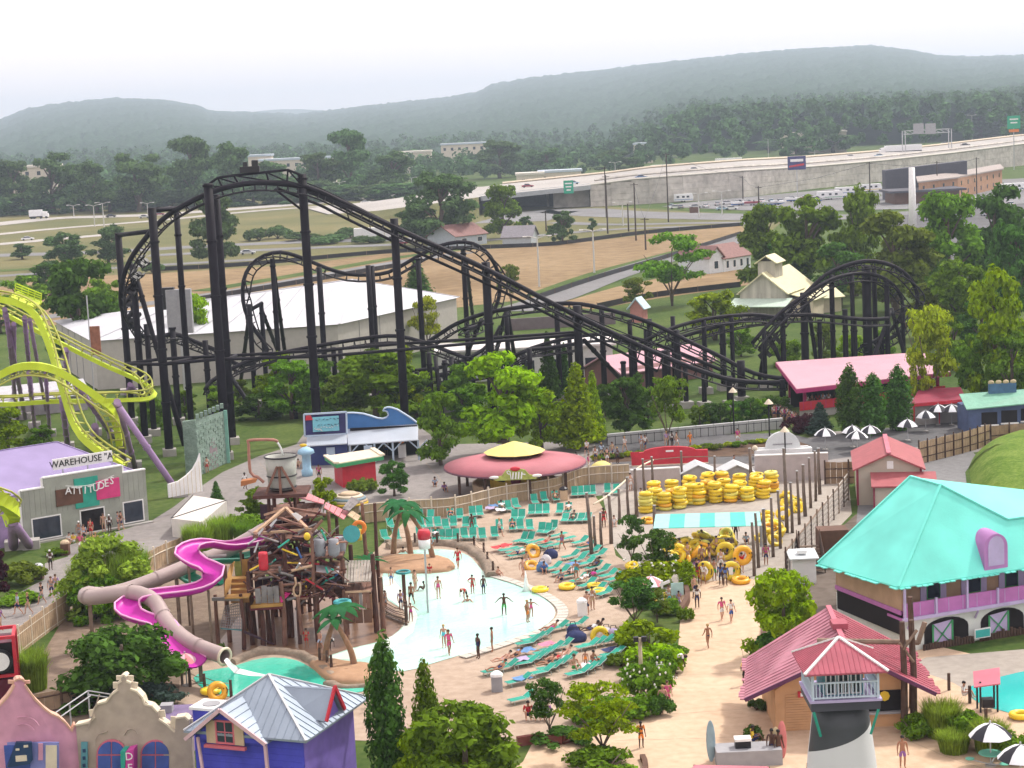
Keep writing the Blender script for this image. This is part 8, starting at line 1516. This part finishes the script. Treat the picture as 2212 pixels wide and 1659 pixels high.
# shop window plants, pots and planter kerbs
RWALL=mat('red_block',(.22,.07,.06),.9,.15)
def kerb(label,pts,h,w_=.3,mt=RWALL):
    P=smoothpts([G(u,v) for u,v in pts],1.); r=thing('planter_wall',label,'planter wall',P[0])
    for a,b in zip(P,P[1:]): wpart(MB().bar(a+V((0,0,h/2)),b+V((0,0,h/2)),w_,h),'block',mt,r)
kerb('low red block planter wall at the bottom of the near deck',[(1118,1612),(1160,1606),(1215,1608),(1262,1592)],.55); kerb('brown kerb round the big bush on the promenade',[(1652,1350),(1648,1390),(1662,1420),(1700,1435),(1740,1420)],.3,.3,BROWN); kerb('curved kerb along the promenade shrubs',[(1480,1275),(1486,1300),(1470,1330)],.6,.35,BROWN); kerb('round kerb of the bottom planter',[(1388,1640),(1395,1665),(1370,1700)],.3,.3,BROWN)
# ---- palms (fabricated)
PALMT=mat('palm_trunk',(.26,.15,.09),.85,.2,3.); PALML=leafmat('palm_leaf',(.03,.12,.045),.3,.1,.2)
def palm(label,u,v,lean,h,n=9,L_=1.9,wide=.34,droop=.9):
    p=G(u,v); r=thing('palm_tree',label,'palm tree',p); top=V((lean[0],lean[1],h)); part(MB().tube(smoothpts([V((0,0,0)),V((lean[0]*.25,lean[1]*.3,h*.45)),top],.3),[.26-.13*i/max(1,len(smoothpts([V((0,0,0)),V((lean[0]*.25,lean[1]*.3,h*.45)),top],.3))-1) for i in range(len(smoothpts([V((0,0,0)),V((lean[0]*.25,lean[1]*.3,h*.45)),top],.3)))],8),'trunk',PALMT,r,True)
    for k in range(n):
        a=6.283*k/n+rr.uniform(-.2,.2); d=V((math.cos(a),math.sin(a),0)); s=V((-d.y,d.x,0)); m=MB(); vs=[]; el=rr.uniform(.25,.9)
        for i in range(6):
            t=i/5; c=top+d*(L_*t)+V((0,0,el*L_*t*.9-droop*L_*t*t)); w_=wide*math.sin(math.pi*min(1,.12+t*.88))+.02; vs+=[c-s*w_-V((0,0,w_*.35)),c,c+s*w_-V((0,0,w_*.35))]
        m.add(vs,[(i*3+j,i*3+j+1,(i+1)*3+j+1,(i+1)*3+j) for i in range(5) for j in range(2)]); part(m,'frond',PALML,r,True)
palm('left leaning palm on the island in the wading pool',850,1196,(1.0,.2,),4.2); palm('middle palm on the island in the wading pool',888,1204,(-.8,.3),4.6,11); palm('right leaning palm on the island in the wading pool',938,1216,(-2.0,.3),4.4,7)
palm('leaning palm trunk beside the green pool',702,1440,(1.1,.4),3.9,11,1.9,.42); palm('crossed palm trunk right of the leaning palm',768,1448,(-1.3,.3),3.5,5,1.3,.3); palm('palm with grey green fan leaves beside the fort thatch',800,1335,(.1,.1),4.3,12,1.6,.16,.5)
# ================================================================ FAR STRUCTURES, VEHICLES, POLES
WALLR=groundmat('retaining_wall_stone',(.36,.34,.31),(.6,.57,.52),.12,fine=.5)
rw=thing('retaining_wall','long pale concrete block retaining wall below the freeway','retaining wall',G(1276,446))
wl=[(1276,447,402),(1366,442,390),(1476,436,381),(1606,426,371),(1756,408,362),(1906,392,349),(2060,374,332),(2240,354,309),(2700,318,268)]
bl=[G(u,v) for u,v,t in wl]; tl=[]
for (u,v,t),b in zip(wl,bl): p=PY(u,t,b.y); tl.append(V((b.x,b.y,p.z)))
pm=MB().box((.5,0,.5),(1,.5,1)).mesh('wall_panel')
for i in range(len(bl)-1):
    a,b=bl[i],bl[i+1]; d=b-a; n=max(2,int(d.length/6))
    for k in range(n):
        x0=a+d*(k/n); hh=tl[i].z+(tl[i+1].z-tl[i].z)*(k+.5)/n; m_=4
        for j in range(m_):
            o=link('wall_panel',pm,rw,WALLR); o.location=x0-rw.location+V((0,rr.uniform(-.06,.06),hh*j/m_)); o.rotation_euler=(0,0,math.atan2(d.y,d.x)); o.scale=(d.length/n-.08,1,hh/m_-.06)
wpart(MB().tube([p+V((0,-.1,.5)) for p in tl],.5,4),'parapet',mat('parapet_concrete',(.5,.48,.43),.85,.1),rw)
# freeway deck on top, running on over the bridge to the left
deck_=MB(); far=[p+V((14,95,1.5)) for p in tl]; k=len(tl)
L0=[V((-9,716,6.6)),V((-26,712,5.2)),V((-48,735,2.5)),V((-70,770,.4))]; F0=[V((0,815,7.5)),V((-25,815,5.5)),V((-55,825,2.5)),V((-85,835,.4))]
near_=L0[::-1]+tl; far_=F0[::-1]+far; k=len(near_); deck_.add(near_+far_,[(i,i+1,k+i+1,k+i) for i in range(k-1)]); struct(deck_,'freeway',FREEW)
struct(MB().add(far_+[V((p.x,p.y+25,-.2)) for p in far_],[(i,i+1,k+i+1,k+i) for i in range(k-1)]),'freeway_bank',DRYG)
struct(MB().add(L0[::-1]+[V((p.x,p.y-14,0)) for p in L0[::-1]],[(4+i,4+i+1,i+1,i) for i in range(3)]),'bridge_bank',DRYG)
wpart(MB().tube([p+V((3,26,1.3)) for p in tl],.5,4),'median_barrier',WALLR,rw); wpart(MB().tube([p+V((0,0,.5)) for p in far_[3:]],.5,4),'far_parapet',mat('parapet_warm',(.6,.52,.4),.85,.1),rw)
br=thing('road_bridge','concrete road bridge over the dark underpass','bridge',G(1200,450))
wpart(MB().bar(V((-8,715,6.1)),tl[0]+V((0,-.8,-.4)),1.6,1.7),'girder',mat('girder_concrete',(.33,.35,.36),.8,.1),br); wpart(MB().ext([V((-8,716,0)),tl[0]*1.,tl[0]-V((0,0,tl[0].z)),],(0,.1,0)) if False else MB().bx(-8,bl[0].x,760,762,0,6),'abutment',mat('dark_abutment',(.08,.085,.1),.9,.2),br)
wpart(MB().bx(bl[0].x-14,bl[0].x,bl[0].y+6,bl[0].y+7,0,6.2),'wing_wall',WALLR,br); wpart(MB().bar(G(1184,446),G(1184,446)+V((0,0,5.8)),.9),'pier',WALLR,br); wpart(MB().tube([V((-9,714,7.5)),tl[0]+V((0,-1,1))],.12,5),'railing',STEEL,br)
# green road signs, billboard, gantry
SGN=mat('road_sign_green',(.02,.33,.2),.5,.05)
def roadsign(name,label,u,v,w_,h,Y,mt,post=True):
    p=PY(u,v,Y); r=thing(name,label,'road sign',(p.x,p.y,0)); wpart(MB().box(p,(w_,.25,h)),'panel',mt,r)
    if post: wpart(MB().bar((p.x,p.y+.3,0),(p.x,p.y+.3,p.z),.35),'post',STEEL,r)
    return r,p
r,p=roadsign('road_sign','green exit sign hanging on the bridge',1228,404,3.6,4.8,712,SGN,False)
for k in range(3): wpart(MB().box((p.x,p.y-.16,p.z+1.3-1.2*k),(2.6-.5*k,.06,.5)),'legend',WHITE,r)
r,p=roadsign('road_sign','green freeway sign at the far right edge',2190,264,6,6,900,SGN)
for k in range(2): wpart(MB().box((p.x,p.y-.16,p.z+1.4-1.6*k),(4-.8*k,.06,.6)),'legend',WHITE,r)
wpart(MB().box((p.x,p.y,p.z-3.9),(4.6,.2,1.3)),'orange_plate',ORANGE,r)
r,p=roadsign('billboard','navy and red billboard in front of the retaining wall',1721,352,7,5.2,745,mat('billboard_navy2',(.05,.05,.16),.5,.2)); wpart(MB().ext([(p.x-3,p.y-.2,p.z-1.6),(p.x+2.8,p.y-.2,p.z-1.0),(p.x+2.8,p.y-.2,p.z-.2),(p.x-3,p.y-.2,p.z-1.0)],(0,.06,0)),'swoosh',RED,r); wpart(MB().box((p.x,p.y-.18,p.z+1),(5,.06,1)),'legend',WHITE,r)
r,p=roadsign('road_sign','small dark sign by the ramp road',1499,455,3,2.4,660,BROWN)
r=thing('sign_gantry','steel sign gantry spanning the freeway at the right','gantry',PY(1952,300,930)*1.); r.location.z=0; a,b=PY(1952,283,930),PY(2052,278,930)
for z_ in(0,1.6): wpart(MB().bar(a-V((0,0,z_)),b-V((0,0,z_)),.35),'chord',STEEL,r)
for k in range(9): p,q=a.lerp(b,k/9),a.lerp(b,(k+1)/9); wpart(MB().bar(p,q-V((0,0,1.6)),.2),'web',STEEL,r)
for p in(a,b):
    for dx_ in(-.7,.7): wpart(MB().bar(p+V((dx_,0,0)),V((p.x+dx_,p.y,5)),.4),'leg',STEEL,r)
for u in(1984,2010): p=PY(u,278,929); wpart(MB().box(p,(5,.3,5)),'sign_back',GREYP,r)
# lamp posts
LPM=mat('lamp_post_steel',(.5,.5,.48),.5,.08)
lamps=[(1040,395,0),(890,410,385),(570,440,415),(735,430,395),(205,490,445),(225,490,440),(1165,620,515),(1284,590,500),(1346,488,440),(1420,430,398),(1330,395,352),(1510,470,420),(1560,465,415),(2100,320,250),(1760,345,305),(1690,330,270),(1660,340,290),(320,470,440),(160,470,445)]
for i,(u,vb,vt) in enumerate(sorted([l for l in lamps if l[2]])):
    b=G(u,vb); t=PY(u,vt,b.y); t.x=b.x; r=thing('lamp_post',f'tall roadside lamp post, {ORD[i]} from the left along the roads','lamp post',b,group='lamp posts along the roads'); wpart(MB().tube([b,t],[.22,.14],6),'pole',LPM,r)
    for s in(-1,1): wpart(MB().tube([t,t+V((s*1.6,0,.5)),t+V((s*2.4,0,.55))],.1,5),'arm',LPM,r); wpart(MB().box(t+V((s*2.6,0,.5)),(.9,.4,.22)),'lamp_head',WHITE,r)
# utility poles and wires
ups=[(1313,505,378),(1374,520,395),(1395,540,470),(1358,500,440),(1444,480,330),(1180,500,455),(1640,470,402),(1880,450,350),(2025,430,348),(1605,430,380),(2150,560,440),(1310,470,360),(2110,420,340)]; UT=[]
for i,(u,vb,vt) in enumerate(sorted(ups)):
    b=G(u,vb); t=PY(u,vt,b.y); t.x=b.x; UT.append(t); r=thing('utility_pole',f'dark wooden utility pole, {ORD[i]} from the left beyond the fields','utility pole',b,group='utility poles beyond the fields'); wpart(MB().tube([b,t],[.24,.17],6),'pole',BARKD,r); wpart(MB().bar(t+V((-1.1,0,-.5)),t+V((1.1,0,-.5)),.16),'cross_arm',BARKD,r)
r=thing('overhead_wires','thin overhead wires strung between the utility poles','wires',UT[0])
for a,b in zip(UT[4:],UT[5:]): 
    if (a-b).length<260: wpart(MB().tube([a+V((0,0,-.4)),(a+b)/2-V((0,0,1.5)),b+V((0,0,-.4))],.06,4),'wire',BLACK,r)
b=G(1972,505); t=PY(1968,362,b.y); r=solo(MB().tube([b,V((b.x,b.y,t.z))],[1.1,.8],12),'white_pylon',WHITE,'thick white sign pylon rising from the trees at the right','pylon',smooth=True)
b=G(1387,1510); t=PY(1378,1378,b.y); r=thing('promenade_pole','pale timber lamp pole with pale blue sign beside the promenade shrubs','lamp pole',b); T=V((b.x,b.y,t.z)); wpart(MB().tube([b,T],[.15,.11],8),'pole',mat('pale_timber',(.42,.36,.25),.85,.15,2),r,True)
for s in(-1,1): wpart(MB().box(T+V((s*.25,-.1,-.05)),(.3,.3,.3)),'floodlight',BLACK,r)
sp=PY(1385,1465,b.y); wpart(MB().box((b.x,b.y-.16,sp.z),(.42,.05,.5)),'sign_plate',mat('pale_blue_sign',(.25,.55,.68),.6,.05),r); text('13',.3,BLUE,r,face_m(V((b.x,b.y-.2,sp.z))-b),ex=.01)
for u,vb,vt,l in((1663,965,870,'left of the two dark lamp posts on the far walkway'),(1586,938,845,'dark lamp post with pale hood behind the concrete wall'),(1697,1000,930,'right of the two dark lamp posts on the far walkway')):
    b=G(u,vb); t=PY(u,vt,b.y); r=thing('walkway_lamp',l,'lamp post',b); wpart(MB().tube([b,V((b.x,b.y,t.z))],.08,6),'pole',BLACK,r); wpart(MB().lathe([(.5,0),(.42,.1),(.08,.5)],(b.x,b.y,t.z-.1),10),'lamp_hood',CREAM,r)
# concrete wall along the queue
r=thing('concrete_wall','long pale concrete wall with iron railing along the queue path','wall',G(1310,960)); a,b=G(1312,962),G(1692,926)
n=10
for k in range(n): p,q=a.lerp(b,k/n),a.lerp(b,(k+1)/n); d=(q-p).normalized(); wpart(MB().ext([p+d*.03,q-d*.03,q-d*.03+V((0,0,1.2)),p+d*.03+V((0,0,1.2))],(0,.5,0)),'wall_panel',mat('pale_concrete_wall',(.4,.41,.41),.85,.08),r)
wpart(MB().bar(a+V((0,-.6,1.0)),b+V((0,-.6,1.0)),.06),'railing',BLACK,r)
for k in range(24): p=a.lerp(b,k/23)+V((0,-.6,0)); wpart(MB().bar(p,p+V((0,0,1.1)),.06),'railing_post',BLACK,r)
# vehicles
TYRE=mat('tyre',(.02,.02,.02),.8); CARC=[('white',(.7,.71,.72)),('silver',(.45,.47,.5)),('dark red',(.25,.02,.05)),('blue',(.06,.14,.32)),('black',(.03,.03,.035)),('pale blue',(.35,.48,.6)),('grey',(.2,.21,.23))]
BODY=MB().ext([(-2.2,-.88,.35),(2.2,-.88,.35),(2.25,-.88,.75),(1.25,-.88,.9),(-1.6,-.88,.95),(-2.25,-.88,.85)],(0,1.76,0)).mesh('body'); CABM=MB()
CABM.add([(-1.55,-.8,.93),(1.2,-.8,.9),(1.2,.8,.9),(-1.55,.8,.93),(-1.05,-.66,1.42),(.35,-.66,1.42),(.35,.66,1.42),(-1.05,.66,1.42)],[(0,1,5,4),(2,3,7,6),(1,2,6,5),(3,0,4,7)]); CAB=CABM.mesh('windows'); ROOF=MB().bx(-1.08,.38,-.67,.67,1.42,1.47).mesh('roof'); WH=MB().tube([(0,-.11,0),(0,.11,0)],.32,12).mesh('wheel'); LTM=MB().bx(-.04,.04,-.18,.18,-.07,.07).mesh('lamp')
def car(p,rz,c,label,group=None,s=1.):
    r=thing('parked_car' if group and 'parked' in group else 'car',label,'car',p,rz,group); r.scale=(s,s,s); cm=mat('car_'+c[0].replace(' ','_'),c[1],.35,.04,spec=.5); link('body',BODY,r,cm); link('windows',CAB,r,GLASS); link('roof',ROOF,r,cm)
    for x in(-1.35,1.4):
        for y in(-.8,.8): link('wheel',WH,r,TYRE,loc=(x,y,.32))
    for y in(-.6,.6): link('headlight',LTM,r,WHITE,loc=(2.24,y,.66)); link('tail_light',LTM,r,RED,loc=(-2.22,y,.72))
    return r
def truck(p,rz,L_,label,col,name='truck',cabc=WHITE,h=3.9):
    r=thing(name,label,'truck',p,rz); part(MB().bx(-L_/2,L_/2-2.8,-1.25,1.25,1.1,h),'trailer',col,r); part(MB().ext([(L_/2-2.6,-1.2,.6),(L_/2,-1.2,.6),(L_/2,-1.2,1.7),(L_/2-.7,-1.2,2.9),(L_/2-2.6,-1.2,3.1)],(0,2.4,0)),'cab',cabc,r); part(MB().bx(L_/2-.62,L_/2-.3,-1.1,1.1,1.75,2.6),'windscreen',GLASS,r); part(MB().bx(-L_/2,L_/2-.3,-1.0,1.0,.6,1.1),'chassis',BLACK,r)
    for x in(-L_/2+1,-L_/2+2.2,L_/2-3.4,L_/2-1.0):
        for y in(-1.1,1.1): link('wheel',WH,r,TYRE,loc=(x,y,.5),scale=(1.55,1.55,1.55))
    return r
DYF=lambda u,v,z:G(u,v,z)
def fz(x):  # freeway deck height
    xs_=[q.x for q in near_]; return float(np.interp(x,xs_,[q.z for q in near_]))
def onfree(u,v,dz=.5):
    z=10.
    for _ in range(8): p=G(u,v,z); z=fz(p.x)+dz
    return V((p.x,p.y,z-.2))
WT=mat('trailer_white',(.75,.76,.78),.5,.04)
truck(onfree(1945,330),R(8)+math.pi,21,'white semi truck driving on the freeway at the right',WT); truck(G(85,473)+V((0,0,.2)),R(4),8.5,'white box truck on the freeway at the far left',WT)
for i,(u,v,k,rz) in enumerate([(1838,340,0,8),(1900,338,5,8),(2042,312,5,10),(2085,315,4,10),(1140,404,2,5),(1238,397,5,8),(1010,412,2,-5),(1385,385,3,6),(1500,368,1,6)]): car(onfree(u,v),R(rz),CARC[k],f'{CARC[k][0]} car on the elevated freeway, {ORD[i]} in the traffic','cars on the elevated freeway',1.05)
for i,(u,v,k,rz) in enumerate([(790,440,0,-4),(1459,452,0,0),(1580,454,0,0),(1560,455,5,5),(535,551,1,5),(120,590,2,8),(240,470,4,3),(312,472,1,3),(345,466,2,3),(1660,452,3,0),(865,530,2,0),(60,520,0,8)]): car(G(u,v)+V((0,0,.15)),R(rz),CARC[k],f'{CARC[k][0]} car on the ground level roads, {ORD[i]} counted','cars on the roads beyond the park')
truck(G(808,520)+V((0,0,.15)),R(2),12,'white bus with red stripe on the frontage road',WT,'bus'); truck(G(1580,358,6)*1.,R(5),16,'white semi trailer with blue cab before the wood',WT,'truck',BLUE)
r=solo(MB().bx(-30,30,-1.6,1.6,0,5),'long_trailer_wall',WT,'very long white trailer line in front of the far trees','warehouse'); r.location=PY(1530,352,985); r.location.z=PY(1530,372,985).z; r.rotation_euler=(0,0,R(9))
# parked boats, cars and campers
HULL=MB().ext([(-3,-1.1,.9),(1.6,-1.1,.9),(3.4,0,1.0),(1.6,1.1,.9),(-3,1.1,.9)],(0,0,.7)).mesh('hull'); KEEL=MB().ext([(-3,-.7,.4),(1.4,-.6,.4),(2.9,0,.8),(1.4,.6,.4),(-3,.7,.4)],(0,0,.5)).mesh('keel'); WSH=MB().ext([(.2,-.8,1.6),(.8,-.8,1.6),(.2,-.7,2.2)],(0,1.6,0)).mesh('windscreen')
for i in range(9):
    u=1600+i*27+rr.uniform(-6,6); b=G(u,444-i*1.5+rr.uniform(-5,5)); k=i%4; r=thing('boat',f'{["white","dark red","silver","white"][k]} boat on a trailer in the boat yard, {ORD[i]} from the left','boat',b,R(rr.uniform(-20,30)),'boats in the yard by the freeway'); link('hull',HULL,r,[WT,mat('boat_red',(.25,.04,.06),.4),STEEL,WT][k]); link('keel',KEEL,r,WT if k==1 else BLUE); link('windscreen',WSH,r,GLASS)
    for x in(-.6,.4): link('wheel',WH,r,TYRE,loc=(x,-.9,.32))
def camper(u,v,L_,rz,label,stripe=BLUE):
    b=G(u,v); r=thing('camper',label,'camper',b,R(rz)); part(MB().ext([(-L_/2,-1.2,.6),(L_/2,-1.2,.6),(L_/2+.4,-1.2,1.6),(L_/2,-1.2,3.2),(-L_/2,-1.2,3.2)],(0,2.4,0)),'body',WT,r); part(MB().bx(-L_/2,L_/2,-1.22,-1.2,1.0,1.2),'stripe',stripe,r)
    for x in(-L_*.3,0,L_*.25): part(MB().bx(x-.5,x+.5,-1.23,-1.2,1.8,2.5),'window',GLASS,r)
    for x in(-.6,.4): link('wheel',WH,r,TYRE,loc=(x,-1.1,.4))
camper(1792,432,9,4,'white camper at the right end of the boat yard',GRNP); camper(1830,422,9,4,'white camper behind the boat yard'); camper(1476,437,7,0,'white camper at the left of the boat yard'); camper(2185,415,10,10,'white camper beside the motel'); camper(1880,415,8,4,'white camper left of the dark roofed motel',YEL)
for i in range(14): u=2000+i*14+rr.uniform(-4,4); b=G(u,478-(i%3)*16-i*1.2); car(b+V((0,0,.16)),R(rr.choice([85,95,10])),CARC[rr.choice([0,0,1,5,2,6])],f'parked car in the motel lot, {ORD[i]} from the left','cars parked in the motel lot')
for i in range(16): u=2075+rr.uniform(0,140); b=G(u,520+rr.uniform(0,70)); car(b+V((0,0,.17)),R(rr.choice([80,95,5])),CARC[rr.choice([0,0,1,5,3])],f'car parked under the trees at the right edge, {ORD[i]} of the rows','cars parked under the right hand trees')
for i in range(18):
    u=1450+i*24+rr.uniform(-6,6); b=G(u,452-i*1.6+rr.uniform(-3,3)); car(b+V((0,0,.16)),R(rr.choice([5,85,95])),CARC[rr.choice([0,0,1,5,2,6])],f'car parked in the boat yard lot, {ORD[i]} from the left','cars parked in the boat yard lot')
# motel
r=thing('motel','brown brick motel with dark flat roofs below the freeway','motel',G(2010,430)); a,b,c_=G(1985,440),G(2070,428),G(2165,406)
BRK=mat('tan_brick',(.38,.22,.13),.9,.12,.5); 
for p,q in((a,b),(b,c_)): wpart(MB().ext([p,q,q+V((0,0,7)),p+V((0,0,7))],(4,18,0)),'wall',BRK,r); wpart(MB().ext([p+V((-.5,-.8,7)),q+V((.5,-.8,7)),q+V((4,18,8)),p+V((3,18,8))],(0,0,.5)),'roof',mat('motel_roof',(.33,.29,.27),.85,.1),r)
for (p,q),nn in(((a,b),4),((b,c_),7)):
    for k in range(nn):
        for z_ in(1.2,4.4): w_=p.lerp(q,(k+.5)/nn); wpart(MB().box(w_+V((0,-.1,z_+.7)),(1.1,.12,1.5),math.atan2(q.y-p.y,q.x-p.x)),'window',GLASS,r)
p=G(1930,442); wpart(MB().bx(p.x,p.x+22,p.y-2,p.y+14,0,4),'canopy_shop',BROWN,r); wpart(MB().bx(p.x-2,p.x+24,p.y-4,p.y+15,4,4.7),'canopy_roof',mat('dark_slate_roof',(.08,.08,.1),.8,.1),r); q=PY(1912,352,p.y+30); wpart(MB().ext([V((q.x,p.y+30,0)),V((q.x+30,p.y+34,0)),V((q.x+30,p.y+34,12.5)),V((q.x,p.y+30,10.5))],(0,6,0)),'dark_gable',mat('dark_slate_wall',(.07,.07,.09),.8,.1),r)
# far pale buildings among the trees
for i,(u,v,w_,h,Y,l) in enumerate([(640,345,46,7,1180,'long pale warehouse roof above the far trees left of centre'),(890,330,26,8,1330,'cream flat roofed block among the far trees'),(1000,312,32,6,1400,'low cream building among the far trees right of the block'),(70,362,24,6,1000,'pale blue roofed building in the trees at the far left'),(1390,312,12,6,1300,'tiny white house in the far trees'),(1760,288,44,5,1350,'row of pale roofs in the trees below the hill'),(560,338,14,6,1200,'small pale block left of the long warehouse'),(1145,378,14,7,1000,'pale blue shed behind the bridge'),(1210,372,22,6,1010,'light barrel roofed shed behind the bridge')]):
    p=PY(u,v,Y); r=thing('far_building',l,'building',(p.x,p.y,0)); wpart(MB().bx(p.x-w_/2,p.x+w_/2,Y,Y+14,0,p.z),'wall',mat('far_cream',(.6,.54,.45),.8,.1),r); wpart(MB().bx(p.x-w_/2-.6,p.x+w_/2+.6,Y-.6,Y+14.6,p.z,p.z+1.2),'roof',[mat('far_blue_roof',(.45,.52,.6),.6,.08),mat('far_pale_roof',(.66,.62,.56),.7,.08)][i%2],r)
    for k in range(max(2,int(w_/5))): x=p.x-w_/2+(k+.5)*w_/max(2,int(w_/5)); wpart(MB().bx(x-.9,x+.9,Y-.08,Y,p.z-4,p.z-2),'window',GLASS,r)
# silt fences round the fields
for i,(pts,l) in enumerate([([(330,586),(540,574),(830,548),(1060,537),(1200,530),(1400,505),(1605,488)],'black silt fence along the far edge of the brown field'),([(1160,648),(1290,604),(1430,562),(1600,508)],'black silt fence beside the field road'),([(1290,668),(1420,642),(1600,620)],'black silt fence in front of the field patch'),([(430,651),(640,615),(860,577)],'black silt fence beside the gravel track'),([(40,606),(130,596),(240,590)],'black silt fence at the left end of the field')]):
    P=smoothpts([G(u,v) for u,v in pts],6.); m=MB(); k=len(P); m.add(P+[p+V((0,0,1.1)) for p in P],[(j,j+1,k+j+1,k+j) for j in range(k-1)]); r=thing('silt_fence',l,'fence',P[0]); wpart(m,'fabric',BLACK,r)
    for p in P[::2]: wpart(MB().bar(p+V((0,-.05,0)),p+V((0,-.05,1.3)),.1),'stake',WOODM,r)
# ---- bits at the bottom right and plaza
r=thing('display_counter','grey counter with white cooler and surfboards at the bottom','counter',G(1590,1690)); c=G(1590,1640); wpart(MB().bx(c.x-1.2,c.x+2.4,c.y-1.4,c.y+.2,0,.9),'counter_top',GREYP,r); wpart(MB().bx(c.x-.1,c.x+.75,c.y-.9,c.y-.3,.9,1.3),'cooler_base',BLACK,r); wpart(MB().bx(c.x-.13,c.x+.78,c.y-.93,c.y-.27,1.3,1.45),'cooler_lid',WHITE,r)
for dx_,mt_,hh in((2.2,mat('board_cream',(.6,.5,.3),.5),1.7),(2.55,mat('board_pink',(.6,.2,.2),.5),2.0),(-1.4,mat('board_blue',(.25,.35,.4),.5),2.2)): wpart(MB().blob((c.x+dx_,c.y-.3,hh*.55),(.26,.06,hh*.55),10,8),'surfboard',mt_,r,True)
p=[G(1500,1652,2.2),G(1660,1655,2.2),G(1670,1690,2.2),G(1470,1690,2.2)]; r=thing('stall_roof','pink stall roof edge at the very bottom','stall',V((p[0].x,p[0].y,0))); wpart(MB().ext(p,(0,0,-.12)),'roof',PINKR,r)
for q in p: wpart(MB().bar(V((q.x,q.y,0)),q,.12),'post',WOODM,r)
r=thing('lagoon_shelter','small pink roofed lifeguard shelter on the lagoon bank','shelter',G(2135,1530)); b=G(2133,1535)
for x,y in((-.5,-.4),(.5,-.4),(-.5,.4),(.5,.4)): wpart(MB().bar((b.x+x,b.y+y,0),(b.x+x,b.y+y,1.9),.1),'post',BLACK,r)
wpart(MB().slab((b.x-.95,b.y-.7,1.7),(b.x+.55,b.y-.9,1.9),(b.x+.95,b.y+.8,2.35),(b.x-.6,b.y+.9,2.15),.08),'roof',PINKR,r); wpart(MB().box((b.x,b.y,.5),(.7,.6,.5)),'chair',BLACK,r)
for i,(u,v) in enumerate([(2130,1570),(2050,1492),(2095,1520),(2200,1640)]): b=G(u,v); solo(MB().tube([b,b+V((0,0,1.1))],.1,7),'mooring_post',WOODD,f'short dark bank post by the lagoon, {ORD[i]} along','post','bank posts by the lagoon')
def bin_(u,v,label,mt,lid=BLACK): b=G(u,v); r=thing('litter_bin',label,'bin',b); part(MB().bx(-.35,.35,-.35,.35,0,1.0),'bin_body',mt,r); part(MB().lathe([(.42,1.0),(.4,1.15),(.2,1.3)],n=10),'bin_lid',lid,r)
bin_(*ZA(1710,305),'tan litter bin with black lid by the bamboo fence',TAN); bin_(*ZB(250,900),'grey litter bin on the near deck',GREYP,WHITE); bin_(142,1198,'brown litter bin by the shop',BROWN,TAN); bin_(85,1250,'dark litter bin by the left hedge',BROWN,STEEL); bin_(*ZA(1865,1270),'small white bin beside the shirtless adult',WHITE,WHITE)
r=thing('pushchair','grey pushchair under the bending adult on the promenade','pushchair',G(1428,1475)); part(MB().box((0,0,.55),(.5,.8,.3)).box((0,.35,.8),(.5,.1,.6)),'seat',GREYP,r)
for x in(-.25,.25):
    for y in(-.35,.4): link('wheel',WH,r,TYRE,loc=(x,y,.14),rot=(0,0,R(90)),scale=(.42,.42,.42))
part(MB().tube([(-.25,.4,.7),(-.25,.75,1.05),(.25,.75,1.05),(.25,.4,.7)],.025,5),'handle',BLACK,r)
r=thing('signpost','white signpost with pale board in the shrubs','signpost',G(1432,1318)); part(MB().bar((0,0,0),(0,0,2.2),.16),'post',WHITE,r); part(MB().box((.2,0,2.0),(.8,.1,.2),0,Matrix.Rotation(R(-20),3,'Y')),'arm',WHITE,r); part(MB().box((1.1,.1,1.5),(.9,.08,.9)),'board',mat('pale_teal_board',(.4,.58,.58),.6),r); part(MB().bar((1.1,.15,0),(1.1,.15,1.1),.1),'board_post',STEEL,r)
r=thing('mushroom_hut','small hut with striped yellow dome behind the pink fort panels','hut',G(756,1108)); part(MB().lathe([(.9,0),(.9,1.2)],n=14),'drum',TAN,r)
for k in range(5): z0=.9+.22*k; r0=1.8*(1-(k/5)**2)**.5; r1=1.8*(1-((k+1)/5.3)**2)**.5; part(MB().lathe([(r0,z0),(r1,z0+.22)],n=20),'dome_band',[YEL,TAN,mat('dull_blue_band',(.2,.28,.33)),CREAM,TAN][k],r,True)
r=thing('float_sign','red and white buoy sign on a post beside the fort','buoy sign',G(876,1335)); p=PY(916,1342-0,137)
p=PY(917,1180,138); b=V((p.x,138,0)); r.location=b; part(MB().bar((0,0,0),(0,0,p.z+.2),.14),'post',STEEL,r)
p=PY(924,1345,134)
part(MB().lathe([(.45,5.6),(.5,6.0),(.4,6.3)],n=12),'buoy_top',RED,r,True); part(MB().lathe([(.42,4.9),(.45,5.6)],n=12),'buoy_band',WHITE,r,True)
# ================================================================ HAZE
m=MB(); m.bx(-5600,5600,-80,12200,-1.5,268)
hz=link('haze',m.mesh('haze'),None); hz['kind']='stuff'; hz['label']='thin pale summer haze over the whole valley'
hm=bpy.data.materials.new('haze'); hm.use_nodes=True; nt=hm.node_tree; nt.nodes.remove(nt.nodes['Principled BSDF'])
pv=nt.nodes.new('ShaderNodeVolumePrincipled'); pv.inputs['Color'].default_value=(.7,.84,1,1); pv.inputs['Density'].default_value=.00016; pv.inputs['Anisotropy'].default_value=.25
nt.links.new(pv.outputs[0],nt.nodes['Material Output'].inputs['Volume']); hz.data.materials.append(hm)
